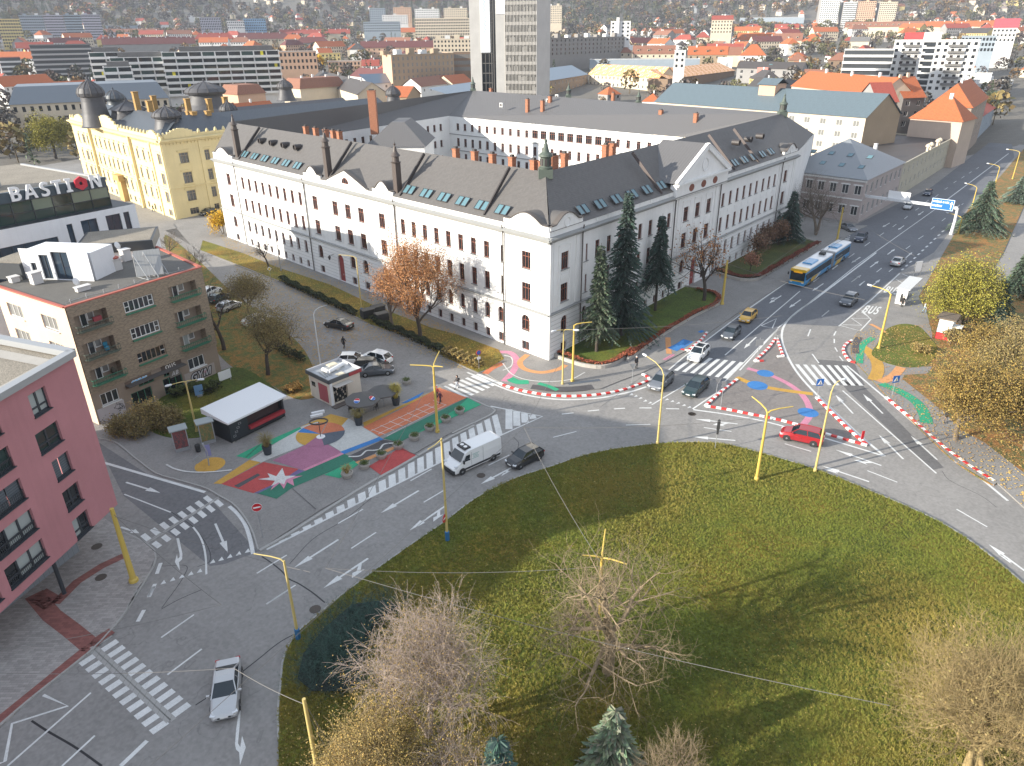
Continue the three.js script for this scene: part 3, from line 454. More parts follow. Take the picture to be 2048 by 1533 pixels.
const glass={dark: glassOf([0.016,0.019,0.022]),mid: glassOf([0.035,0.04,0.045]),blue: glassOf([0.03,0.05,0.075]),pale: glassOf([0.20,0.20,0.19],0.2),green: glassOf([0.02,0.045,0.04]),curtain: glassOf([0.34,0.37,0.36],0.25),sky: glassOf([0.10,0.19,0.22],0.12)};
class Frame {                                       // an upright face: x to the right as seen from outside, z outwards
  constructor(a,b,o){this.a=a;this.r=azim(a,b);this.len=hdist(a,b);this.o=o;}
  mb(m,z=0){const c=Math.cos(this.r),s=Math.sin(this.r);return m.at(this.a.x-this.o.x+s*z,0,this.a.z-this.o.z+c*z,this.r);}
  pt(x,y,z){const c=Math.cos(this.r),s=Math.sin(this.r);return V(this.a.x-this.o.x+c*x+s*z,y,this.a.z-this.o.z-s*x+c*z);}
  put(mesh,par,x,y,z=0){const p=this.pt(x,y,z);return put(mesh,par,p.x,p.y,p.z,this.r);}
  arr(x,y,z){return this.pt(x,y,z).toArray();}
}
const cornice=(m,x0,x1,y,prof)=>{for(let i=0;i+1<prof.length;i++){const [a,b]=prof[i],[c,d]=prof[i+1];m.quad([x0,y+b,a],[x1,y+b,a],[x1,y+d,c],[x0,y+d,c]);} for(const [x,f] of [[x0,1],[x1,-1]]) for(let i=1;i+1<prof.length;i++){const t=[[x,y+prof[0][1],0],[x,y+prof[i][1],prof[i][0]],[x,y+prof[i+1][1],prof[i+1][0]]];if(f<0) t.reverse();m.tri(...t);} return m;};

// ---------------------------------------------------------------- the white court building
const woodFrame=M([0.20,0.065,0.04],{rough: 0.6}),whiteWall=M([0.80,0.79,0.77],{map: T.plaster,bump: T.rough,bs: 0.008}),capBrown=M([0.10,0.085,0.075],{map: T.plaster,rough: 0.6}),corniceGrey=M([0.30,0.30,0.29],{map: T.plaster}),
  roofGrey=M([0.125,0.115,0.108],{map: T.slate,bump: T.tileB,bs: 0.012,rough: 0.62}),roofSeam=M([0.125,0.12,0.12],{map: T.seam,bump: T.seamB,bs: 0.03,rough: 0.55}),brickM=M([0.40,0.165,0.09],{map: T.brick,bump: T.brick,bs: 0.01}),copperGreen=M([0.085,0.105,0.085],{rough: 0.6,bump: T.rough,bs: 0.02}),darkMetal=M([0.05,0.042,0.04],{rough: 0.55}),rustic=M([0.78,0.77,0.76],{map: tex(128,1.2,(u,v)=>(((v*2) % 1)<0.09?0.55:0.95)),bump: tex(128,1.2,(u,v)=>(((v*2) % 1)<0.1?0:1),false),bs: 0.03}),whiteMetal=M([0.62,0.62,0.6],{rough: 0.5});
{
  const A=G(1096,721.5),B=G(456,474.5),C=V(A.x+Math.sin(rad(40))*84.5,0,A.z-Math.cos(rad(40))*84.5),apA=V(4.8,23.1,-99.3),apB=V(-60.5,23.1,-164.6),apD=V(-11.7,23,-252.8),apC=V(61,23.1,-170.5);
  const Ci=G(1349,273,17.4),Di=G(898,232,17.4);
  const w=thing('court_building', 'large white four storey court building with dark grey roof round a courtyard', 'building',[A.x,0,A.z]);
  const L=new Frame(B,A,A),R=new Frame(A,C,A),K=new Frame(Di,Ci,A),X=(s)=>L.len-s;
  const hole=(c,wd,y,h,arch)=>[c-wd/2,c+wd/2,y,y+h,arch];
  // openings of a front: centre along it, and whether it is one of the wide ones
  const rowsL=[...[8.95,11.7,14.4,17.1,19.8,22.5,25.2,27.9,30.6].map((s)=>[s,0]),[4.1,1],[36.1,1],[41.9,1],[45.8,1],[49.7,1],[56.2,1],...[61.3,64.1,66.9,69.7,72.5,75.3,78.1,80.9,83.7].map((s)=>[s,0]),[90,1]].map(([s,k])=>[X(s),k]);
  const rowsR=[[3.4,1],...[8.1,11,13.9,16.8,19.6,22.4,25.4,28.3,31.1].map((s)=>[s,0]),[36.8,1],[40.9,1],[45,1],...[50.6,53.6,56.5,59.4,62.3,65.1,68.2,71.1,74].map((s)=>[s,0]),[79.6,1]];
  const wall=new MB(60000),base=new MB(30000),trim=new MB(20000),grey=new MB(8000),capM=new MB(8000);
  const wn=(wd,h,o)=>windowMesh(wd,h,{frame: woodFrame,glass: glass.dark,sill: corniceGrey,...o});
  const fronts=[[L,rowsL,X(49.7),X(47.6)],[R,rowsR,41.2,-1]];
  for(const [F,rows,door] of fronts){
    const up=[],low=[];
    for(const [x,k] of rows){
      const wd=k?1.6:1.05;up.push(hole(x,wd,7.55,2.5),hole(x,wd,12.0,2.3));
      F.put(wn(wd,2.5,{nx: k?3:2,tr: [0.68]}),w,x,7.55,-0.18);F.put(wn(wd,2.3,{nx: k?3:2,tr: [0.68],key: 'top'}),w,x,12,-0.18);
      if(Math.abs(x-door)<0.8) continue;
      const aw=k?1.55:1.05;low.push(hole(x,aw,3.3,2.25,1),hole(x,k?1.4:0.95,0.35,1.35));F.put(wn(aw,2.25,{arch: 1,tr: [0.6],nx: k?3:2}),w,x,3.3,-0.18);F.put(wn(k?1.4:0.95,1.35,{key: 'cellar',sill: null,glass: glass.mid}),w,x,0.35,-0.18);
   }
    low.push(hole(door,1.9,0.1,4.9,1));
    const dm=new MB();dm.box(-0.46,0,0,0.88,3.3,0.08);dm.box(0.46,0,0,0.88,3.3,0.08);dm.box(0,3.32,0,1.84,0.12,0.12);dm.prism([[-0.9,0],[0.9,0],[0.85,0.06],[-0.85,0.06]],3.44,4.3);dm.box(0,4.3,0,1.2,0.4,0.08);
    const d=new THREE.Mesh(dm.geo(),M([0.26,0.045,0.04],{rough: 0.5}));d.name='door';dress(d);const dp=F.pt(door,0.1,-0.2);d.position.copy(dp);d.rotation.y=F.r;w.add(d);part('door_handle',new MB().box(0.1,1.1,0.08,0.06,0.3,0.08),whiteMetal,d);
    F.mb(wall).wall(0,F.len,6.55,17.5,0,up,0.28);F.mb(base,0.12).wall(0,F.len,-0.5,6.35,0,low,0.36);
    F.mb(grey,0.12);cornice(grey,-0.2,F.len+0.2,6.35,[[0,0],[0.22,0.02],[0.26,0.14],[0.1,0.22],[-0.12,0.24]]);
    F.mb(grey,0);cornice(grey,-0.5,F.len+0.5,16.0,[[0,0],[0.15,0.1],[0.2,0.3],[0.62,0.45],[0.66,0.62],[0.1,0.78],[0,0.8]]);
    // attic parapet panels and shallow pilasters
    F.mb(trim);for(const [x,k] of rows) if(!k){trim.box(x,10.7,0.03,1.25,0.7,0.06);trim.box(x,16.95,0.03,1.3,0.42,0.06);}
    const lims=F===L?[0,8,33,59,86.5,95.5].map(X):[0,6.6,33,48.5,77,84.4];
    for(const x of lims) for(const o of [-0.5,0.5]){const q=clamp(x+o*(o*(F.len/2-x)>0?2.2:1),0.4,F.len-0.4);F.mb(trim).box(q,6.8,0.06,0.62,9.2,0.12);}
    for(const [x,k] of rows) if(k){F.mb(trim);for(const o of [-1.25,1.25]) trim.box(x+o,7.2,0.04,0.36,8.2,0.08);trim.box(x,15.2,0.05,2.6,0.25,0.1);trim.box(x,10.6,0.04,1.8,0.9,0.08);}
    // downpipes
    for(const x of F===L?[X(86),X(59.2),X(32.3),X(8.2)]:[7,32.6,48.8,76.8]) part('downpipe',F.mb(new MB()).tube([[x,0,0.28],[x,15.9,0.22],[x,17.2,0.4]],0.09,6),capBrown,w);
 }
  // corner quoin line
  R.mb(trim).box(0.05,-0.4,0.08,0.3,16.6,0.3);
  // curved attic gables on the pavilions and the centre of the sunny front
  const gable=(F,x0,x1,h,kind)=>{
    const W=x1-x0,s=new THREE.Shape(),top=[];s.moveTo(0,0);s.lineTo(W,0);
    for(let i=0;i<=26;i++){const t=1-i/26,u=Math.abs(t-0.5)*2;let y;if(kind==='peak') y=u>0.94?0.35:0.35+(h-0.35)*Math.pow(1-u/0.94,0.95);else y=u>0.72?0.85:0.85+(h-0.85)*Math.cos(u/0.72*PI/2);s.lineTo(t*W,y);top.push([t*W+x0,17.3+y,-0.16]);}
    const g=new THREE.ExtrudeGeometry(s,{depth: 0.4,bevelEnabled: false});const m=part('attic_gable',g,whiteWall,w),p=F.pt(x0,17.3,-0.36);m.position.copy(p);m.rotation.y=F.r;
    const c=F.mb(new MB());for(let i=0;i+1<top.length;i++){const a=top[i],b=top[i+1];c.bar([a[0],a[1]+0.05,a[2]],[b[0],b[1]+0.05,b[2]],0.75,0.12);} const cp=part('gable_coping',c,capBrown,w);
    // small saddle roof behind it
    const rf=F.mb(new MB()),d=3.2;for(let i=0;i+1<top.length;i++){const a=top[i],b=top[i+1],e=(p)=>[p[0],p[1],-0.3-(p[1]-17.4)*1.08];rf.quad([a[0],a[1],-0.3],[b[0],b[1],-0.3],e(b),e(a));} part('gable_roof',rf,roofGrey,w);
    if(kind==='peak'){const lw=windowMesh(1.9,1.0,{frame: woodFrame,glass: glass.dark,arch: 1,nx: 3,key: 'lunette'});F.put(lw,w,(x0+x1)/2,17.75,0.1);} else {const r=part('relief_medallion',new THREE.TorusGeometry(0.62,0.07,6,20),whiteWall,w);r.position.copy(F.pt((x0+x1)/2,18.2,0.08));r.rotation.y=F.r;}
 };
  gable(L,X(8.2),X(0.1),2.05);gable(L,X(95.3),X(86.6),2.05);gable(L,X(38),X(32.6),2.1);gable(L,X(59),X(53.4),2.1);gable(L,X(52),X(39.2),2.6, 'peak');gable(R,0.15,7.2,2.05);gable(R,77,84.3,2.05);
  // roofs
  const rf=new MB(20000),rl=new MB(20000),q=(p,y)=>[p.x-A.x,y ?? p.y,p.z-A.z],ev=17.5;
  const eA=L.arr(L.len,ev,0.12),eB=L.arr(0,ev,0.12),eC=R.arr(R.len,ev,0.12);
  const Bo=B.clone().add(V(-3.4,0,-6)),Do=apD.clone().add(V(-8,0,1.5));
  rf.quad(eB,eA,q(apA),q(apB));rf.quad(R.arr(0,ev,0.12),eC,q(apC),q(apA));
  rf.tri(q(B,ev),q(apB),q(V(B.x-1.2,0,B.z-6),ev));rf.quad(q(V(B.x-1.2,0,B.z-6),ev),q(apB),q(apD),q(V(apD.x-10,0,apD.z-2),ev));
  const iA=V(5.1,0,-110.4),iB=V(-56.5,0,-173.2),iC=V(57,0,-182);
  rl.quad(q(apB),q(apA),q(iA,ev),q(iB,ev));rl.quad(q(apA),q(apC),q(iC,ev),q(iA,ev));rl.quad(q(apD),q(apB),q(iB,ev),q(Di,17.4));rl.quad(q(apC),q(apD),q(Di,17.4),q(Ci,17.4));rl.tri(q(apC),q(Ci,17.4),q(V(57,0,-168),17.4));rl.quad(q(apD),q(apC),q(V(74,0,-183),17),q(V(-2,0,-268),17));rf.tri(eC,q(V(74,0,-183),17),q(apC));
  part('roof',rf,roofGrey,w);part('courtyard_roof',rl,roofSeam,w);
  // courtyard fronts
  const kh=[];for(let i=0;i<24;i++){const x=3.6+i*3.05,big=i>9&&i<19;for(const [y,h] of [[13.6,big?2.1:1.9],[9.0,2.3],[4.6,2.3]]){const wd=big&&y>13?2.1:1.1;kh.push(hole(x,wd,y,h));K.put(wn(wd,h,{nx: wd>2?3:2,tr: [0.66],key: 'court'}),w,x,y,-0.15);}}
  K.mb(wall).wall(0,K.len+22,-0.5,17.3,0,kh,0.25);for(const y of [12.2,7.6]){K.mb(grey);cornice(grey,0,K.len+10,y,[[0,0],[0.18,0.04],[0.2,0.16],[0,0.24]]);}
  const E=new Frame(V(iB.x,0,iB.z),V(Di.x,0,Di.z),A),eh=[];for(let i=0;i<22;i++){const x=2+i*3;for(const y of [13.6,9,4.6]){if(x>E.len-1.5) continue;eh.push(hole(x,1.1,y,1.9));if(x>22) E.put(wn(1.1,1.9,{tr: [0.66],key: 'court2'}),w,x,y,-0.15);}} E.mb(wall).wall(0,E.len,-0.5,17.4,0,eh,0.25);
  const back=new Frame(C,V(74,0,-183),A),bk2=new Frame(V(apD.x-10,0,apD.z-2),B,A),bk3=new Frame(V(iA.x,0,iA.z),V(iB.x,0,iB.z),A),bk4=new Frame(V(iC.x,0,iC.z),V(iA.x,0,iA.z),A);for(const f of [back,bk2,bk3,bk4]) f.mb(wall).wall(0,f.len,-0.5,17.4,0);
  part('wall',wall,whiteWall,w);part('rusticated_base',base,rustic,w);part('cornice',grey,corniceGrey,w);part('stucco_trim',trim,whiteWall,w);
  // pediment with its cross gable and oval windows on the shaded front
  {
    const x0=31.8,x1=50.2,c=(x0+x1)/2,pk=23.4,wm=R.mb(new MB(),0.5);wm.box(c,16.3,-0.5,x1-x0,2.2,1.1);
    wm.tri([x0+0.4,18.5,0],[x1-0.4,18.5,0],[c,pk-0.3,0]);const m=part('pediment',wm,whiteWall,w),pr=R.mb(new MB(),0.5);
    pr.bar([x0-0.2,18.6,0.1],[c,pk,0.1],0.55,0.9);pr.bar([c,pk,0.1],[x1+0.2,18.6,0.1],0.55,0.9);pr.bar([x0-0.2,18.55,0.1],[x1+0.2,18.55,0.1],0.8,0.3);part('pediment_cornice',pr,whiteWall,m);
    const g=R.mb(new MB());g.quad([x0-0.4,18.75,0.9],[c,pk+0.35,0.9],[c,pk+0.35,-7.5],[x0-0.4,18.75,-7.5]);g.quad([c,pk+0.35,0.9],[x1+0.4,18.75,0.9],[x1+0.4,18.75,-7.5],[c,pk+0.35,-7.5]);part('cross_gable_roof',g,roofSeam,w);
    for(const o of [-4.2,0,4.2]){const ov=part('oval_window',new MB().lathe(0,0,0,[[0,0],[0.62,0],[0.72,0.05],[0.72,-0.08]],16),woodFrame,w);ov.scale.set(1.15,1,0.8);ov.rotation.order='YXZ';ov.rotation.set(PI/2,R.r,0);ov.position.copy(R.pt(c+o,17.45,0.56));}
    const tor=part('relief_medallion',new THREE.TorusGeometry(1.0,0.1,6,24),whiteWall,m);tor.position.copy(R.pt(c,20.5,0.55));tor.rotation.y=R.r;
 }
  // raised ribs across the roof slopes, skylights, bull's-eye dormers
  const rib=(F,s,drift=0.6)=>part('roof_rib',F.mb(new MB()).bar([s,17.7,-0.2],[s-drift,23.2,-6],0.22,0.5),F===R?M([0.09,0.07,0.065],{rough: 0.6}):darkMetal,w);
  for(const s of [12.2,31,51,84]) rib(L,X(s),0.9);for(const s of [28.5,54.5,65]) rib(R,s,-0.4);
  const slope=Math.atan2(5.6,6);
  const sk=new THREE.Group();{const f=new MB();for(const o of [-0.62,0.62]){f.box(o-0.5,0,0,0.08,0.16,1.5);f.box(o+0.5,0,0,0.08,0.16,1.5);f.box(o,0,-0.72,0.92,0.16,0.08);f.box(o,0,0.72,0.92,0.16,0.08);} const fm=part('skylight',f,M([0.055,0.055,0.06],{rough: 0.4}),sk);for(const o of [-0.62,0.62]) part('pane',new MB().box(o,0.06,0,0.92,0.05,1.36),glass.sky,fm);}
  const onSlope=(o,F,x,t,lift=0)=>{const c=o.clone();const p=F.pt(x,lerp(17.5,23.1,t)+lift*Math.cos(slope),-6*t+lift*Math.sin(slope));c.position.copy(p);c.rotation.order='YXZ';c.rotation.set(slope,F.r,0);w.add(c);return c;};
  for(let i=0;i<5;i++) onSlope(sk.children[0],L,X(13.6+i*4.05),0.2,0.03);onSlope(sk.children[0],L,X(9.6),0.2,0.03);for(let i=0;i<6;i++) onSlope(sk.children[0],L,X(62.8+i*4.05),0.2,0.03);
  for(let i=0;i<6;i++) onSlope(sk.children[0],R,8.8+i*4.2,0.2,0.03);for(let i=0;i<5;i++) onSlope(sk.children[0],R,56.4+i*4.1,0.2,0.03);
  const eye=part('bulls_eye_dormer',new MB().lathe(0,0,0,[[0.5,-1.1],[0.55,0.35],[0.42,0.35],[0.40,0.1],[0,0.1]],12),darkMetal,new THREE.Group());
  const putEye=(F,x)=>{const c=eye.clone();c.position.copy(F.pt(x,21.2,-3.6));c.rotation.order='YXZ';c.rotation.set(PI/2,F.r,0);w.add(c);};
  for(const s of [67,71.6,76.2,80.6]) putEye(L,X(s));for(const s of [62.5,68,73.5]) putEye(R,s);
  // chimneys, air conditioners
  const chim=(x,z,y0,y1,sx=0.8,sz=0.8,r=0)=>{const c=part('chimney',new MB().box(0,0,0,sx,y1-y0,sz).box(0,y1-y0,0,sx+0.16,0.14,sz+0.16),brickM,w);c.position.set(x-A.x,y0,z-A.z);c.rotation.y=r;part('chimney_cap',new MB().box(0,y1-y0+0.14,0,sx*0.6,0.3,sz*0.6),darkMetal,c);};
  const onBack=(F,s,z,top,sx,sz)=>{const p=F.pt(s,0,z);chim(p.x+A.x,p.z+A.z,19.5,top,sx,sz,F.r);};
  for(const s of [8.4,10,14.2,18.2,22,26.2,58,60,62.5,66,69.5]) onBack(L,X(s),-7.6,24.2);for(const s of [11,13.6,24,26]) onBack(R,s,-7.8,24.6,s===11?1.5:0.8);
  const bySlope=(px,py,h)=>G(px,py,h);
  for(const [px,py,h] of [[982,190,21.5],[1055,214,21],[1085,217,20.8],[1100,208,21.4],[1226,200,21],[1321,238,20.3],[1391,245,20.3],[1436,246,20]]){const p=bySlope(px,py,h);chim(p.x,p.z,h-1.5,h+1.9,0.9,0.9,K.r);}
  const ac=part('air_conditioner',new MB().box(0,0.3,0,1.1,1.1,0.5).box(-0.4,0,0,0.08,0.3,0.5).box(0.4,0,0,0.08,0.3,0.5),whiteMetal,new THREE.Group());part('fan_grille',new MB().lathe(0,0,0,[[0.4,0],[0.3,0.03],[0,0.03]],14),darkMetal,ac).rotation.x=PI/2;ac.children[0].position.set(0,0.85,0.26);
  for(const [px,py,h] of [[1003,214,20.6],[1176,228,19.6],[1262,235,19.4],[1096,206,21.6],[1114,197,22],[1428,240,20.6]]){const p=G(px,py,h);put(ac,w,p.x-A.x,h-0.3,p.z-A.z,K.r);}
  // pylons with cupolas on the eaves, copper turrets at the roof corners
  const pyl=(F,x,top)=>{const p=F.pt(x,17.4,-0.9),t=part('turret',new MB().box(0,0,0,0.95,top-18.6,0.95).lathe(0,top-18.6,0,[[0.75,0],[0.8,0.15],[0.55,0.2],[0.5,0.9],[0.78,1.0],[0.6,1.25],[0.35,1.6],[0.18,2.3],[0.1,2.5],[0.2,2.7],[0.03,2.95],[0,3.6]],8,PI/8),M([0.075,0.058,0.05],{rough: 0.5}),w);t.position.copy(p);t.rotation.y=F.r;};
  pyl(L,X(85.4),24.3);pyl(L,X(52),24);pyl(L,X(32.4),23.6);
  const turret=(p,y,s=1)=>{const t=part('turret',new MB().box(0,-0.8,0,2.0*s,1.2,2.0*s).lathe(0,0.4,0,[[1.0*s,0],[1.05*s,0.2],[0.8*s,0.3],[0.78*s,1.5*s],[1.05*s,1.7*s],[0.95*s,1.95*s],[0.55*s,2.3*s],[0.3*s,3.2*s],[0.16*s,3.5*s],[0.24*s,3.8*s],[0.04,4.1*s],[0,4.9*s]],8,PI/8),copperGreen,w);t.position.set(p.x-A.x,y,p.z-A.z);for(let i=0;i<8;i++){const a=i/8*2*PI;const n=part('turret_louvre',new MB().box(0,0,0,0.34*s,0.95*s,0.06),darkMetal,t);n.position.set(0.79*s*Math.sin(a),0.85,0.79*s*Math.cos(a));n.rotation.y=a;}};
  turret(apA,23.1,0.95);turret(apC,23.1,0.9);turret(apD,23,0.9);{const a=G(1137,192,23),b=G(1277,205,23);turret(a,22.8,0.8);turret(b,22.8,0.7);}
  // staircase block in the courtyard with hipped roofs and a tall chimney
  {
    const c0=G(735,318,12),c1=G(849,305,13.5),F=new Frame(c0,c1,A),m=new MB(),rr=new MB(),D=16,ww=F.len;
    F.mb(m);m.wall(0,ww,-0.5,15,0,[hole(ww*0.25,1.2,11.6,1.9),hole(ww*0.62,1.2,11.6,1.9)]);F.put(wn(1.2,1.9,{key: 'st',tr: [0.66]}),w,ww*0.25,11.6,-0.15);F.put(wn(1.2,1.9,{key: 'st',tr: [0.66]}),w,ww*0.62,11.6,-0.15);
    m.quad([0,-0.5,-D],[0,-0.5,0],[0,15,0],[0,15,-D]);m.quad([ww,-0.5,0],[ww,-0.5,-D],[ww,15,-D],[ww,15,0]);m.quad([ww,-0.5,-D],[0,-0.5,-D],[0,15,-D],[ww,15,-D]);part('stair_block_wall',m,whiteWall,w);
    F.mb(rr);const e=0.5,k=5.5;rr.quad([-e,14.9,e],[ww+e,14.9,e],[ww-k,20,-k],[k,20,-k]);rr.quad([-e,14.9,-D-e],[-e,14.9,e],[k,20,-k],[k,20,-D]);rr.quad([ww+e,14.9,e],[ww+e,14.9,-D-e],[ww-k,20,-D],[ww-k,20,-k]);rr.quad([k,20,-k],[ww-k,20,-k],[ww-k,20,-D],[k,20,-D]);part('stair_block_roof',rr,roofSeam,w);
    const ch=F.pt(ww*0.06,0,-7);chim(ch.x+A.x,ch.z+A.z,17,27.2,1.9,1.5,F.r);
    const t0=F.pt(ww*0.75,0,3);const tm=F.mb(new MB(),4.5).box(ww*0.8,-0.5,0,9,9.8,7);part('terrace_block',tm,whiteWall,w);part('terrace_floor',F.mb(new MB(),4.5).box(ww*0.8,9.32,0,8.2,0.04,6.2),M([0.12,0.06,0.055]),w);const bal=F.mb(new MB(),8);for(let i=0;i<18;i++) bal.box(ww*0.8-4.2+i*0.5,9.3,-0.15,0.16,0.8,0.16);bal.box(ww*0.8,10.1,-0.15,9,0.16,0.34);part('balustrade',bal,whiteWall,w);
 }
  // lanterns beside the door
  for(const o of [-2.2]) part('wall_lantern',L.mb(new MB()).bar([X(49.7)+o,4.6,0.1],[X(49.7)+o,4.6,1.0],0.06).lathe(X(49.7)+o,3.8,1.0,[[0.12,0],[0.26,0.5],[0.3,0.55],[0.05,0.8]],6),darkMetal,w);
}
// ---------------------------------------------------------------- the red block on columns
const anthracite=M([0.035,0.04,0.048],{rough: 0.45}),zinc=M([0.36,0.37,0.38],{rough: 0.45,metal: 0.3});
const blindTex=tex(64,0.2,(u,v)=>(v<0.25?0.45:0.95)),blindM=M([0.11,0.13,0.15],{map: blindTex,rough: 0.5});
{
  const R0=V(-33.95,0,-51.1),az=rad(-171.5),at=(s)=>V(R0.x+Math.sin(az)*s,0,R0.z-Math.cos(az)*s),P1=at(14.5),P2=V(-47,0,-32.5),P3=V(-53,0,-24),P4=V(-70,0,4),Bk=V(R0.x-0.93*34,0,R0.z-0.37*34),top=18.2,bot=3.9;
  const t=thing('red_building', 'dark red plastered apartment block standing on columns, its corner over the pavement', 'building',[R0.x,0,R0.z]);
  const redWall=M([0.46,0.20,0.215],{map: T.plaster,bump: T.rough,bs: 0.012});
  const F=new Frame(P1,R0,R0),W=new MB(9000),X=(s)=>F.len-s,holes=[],wins=[];
  const add=(s0,s1,y0,y1,kind)=>{holes.push([X(s1),X(s0),y0,y1]);wins.push([s0,s1,y0,y1,kind]);};
  add(3.25,5.0,4.0,5.75, 'striped');add(3.25,5.0,6.7,8.45, 'dark');add(3.25,5.0,9.5,11.25, 'blind');add(3.3,5.6,12.25,13.95, 'green');add(3.4,5.1,15.1,16.9, 'pale');
  [[4.75,6.5, 'pale'],[7.4,9.2, 'pale'],[10.1,11.85, 'blind'],[12.8,14.5, 'green'],[15.5,17.2, 'dark']].forEach(([a,b,k])=>add(7.95,11.6,a,b,k));[[4.7,6.5, 'dark'],[7.4,9.2, 'dark'],[10,11.8, 'green']].forEach(([a,b,k])=>add(12.4,13.9,a,b,k));
  F.mb(W).wall(0,F.len,bot,top,0,holes,0.3);
  for(const [a,b] of [[P2,P1],[P3,P2],[P4,P3]]){const f=new Frame(a,b,R0);f.mb(W).wall(0,f.len,bot,top,0);}
  const e=new Frame(R0,Bk,R0);e.mb(W).wall(0,e.len,bot,top,0);const u=[R0,P1,P2,P3,P4,Bk].map((p)=>[p.x-R0.x,p.z-R0.z]);W.id().poly(u,bot,false);
  part('wall',W,redWall,t);
  const glz={striped: glass.curtain,dark: glass.dark,blind: blindM,green: glass.green,pale: glass.curtain};
  for(const [s0,s1,y0,y1,k] of wins){
    const w=s1-s0,h=y1-y0,f=new MB(),d=0.08;f.box(0,0,0,w,0.12,d);f.box(0,h-0.08,0,w,0.08,d);f.box(-w/2+0.05,0,0,0.1,h,d);f.box(w/2-0.05,0,0,0.1,h,d);
    const n=w>3?3:2;if(k !== 'blind'){for(let i=1;i<n;i++) f.box(-w/2+i*w/n,0.1,0.01,0.16,h-0.15,d);f.box(0,0.5,0.012,w-0.2,0.12,d);}
    const m=part('window',f,anthracite,t),p=F.pt(X((s0+s1)/2),y0,-0.24);m.position.copy(p);m.rotation.y=F.r;
    for(let i=0;i<n;i++){const c=-w/2+(i+0.5)*w/n,q=new MB().quad([c-w/n/2+0.04,0.08,-0.02],[c+w/n/2-0.04,0.08,-0.02],[c+w/n/2-0.04,h-0.05,-0.02],[c-w/n/2+0.04,h-0.05,-0.02]);part('pane',q,k==='striped'&&i===1?glass.dark:k==='pale'&&i===0&&n===3?glass.dark:glz[k],m);}
    part('sill',new MB().box(0,-0.05,0.16,w+0.1,0.06,0.4),anthracite,m);
    if(n===3) part('railing',(()=>{const r=new MB();r.box(0,0.75,0.2,w-0.1,0.05,0.04);for(let i=0;i<22;i++) r.box(-w/2+0.1+i*(w-0.2)/21,0.05,0.2,0.025,0.7,0.025);return r;})(),anthracite,m);
 }
  // roof: gravel with a zinc-capped parapet
  part('roof',new MB().poly(u,top-0.5,true),mat.gravelRoof,t);
  const cap=new MB(),ring=[Bk,R0,P1,P2,P3];for(let i=0;i+1<ring.length;i++){const a=ring[i],b=ring[i+1];cap.bar([a.x-R0.x,top-0.15,a.z-R0.z],[b.x-R0.x,top-0.15,b.z-R0.z],0.7,0.5);} part('parapet_cap',cap,zinc,t);
  part('roof_edge_strip',strip(new MB(),[V(Bk.x-R0.x+1,0,Bk.z-R0.z+2.2),V(-1.4,0,1.1),V(P1.x-R0.x-1.2,0,P1.z-R0.z)],1.2,top-0.47),mat.concrete,t);
  for(const [s,o] of [[6.8,1.5],[15,2],[24,6]]){const a=at(s);const c=part('column',new MB().lathe(0,0,0,[[0.2,0],[0.16,0.05],[0.16,bot-0.1],[0,bot-0.1]],12),anthracite,t);c.position.set(a.x-R0.x-o*0.6,0.1,a.z-R0.z);}
  part('ground_floor',new MB().prism([[-14,-4],[-3.5,1.5],[-6.4,11.5],[-20,18],[-34,10]].map(([x,z])=>[x,z]),0,bot),M([0.24,0.26,0.28],{map: T.seam,rough: 0.5}),t);
  const sh=new MB();for(let i=0;i<9;i++) sh.box(0,0.1,-i*0.9+0.1,0.12,3.2,0.82);const g=part('shutter_panel',sh,M([0.25,0.29,0.33],{rough: 0.45}),t);g.position.set(-5.9,0,10.2);g.rotation.y=0.28;
}
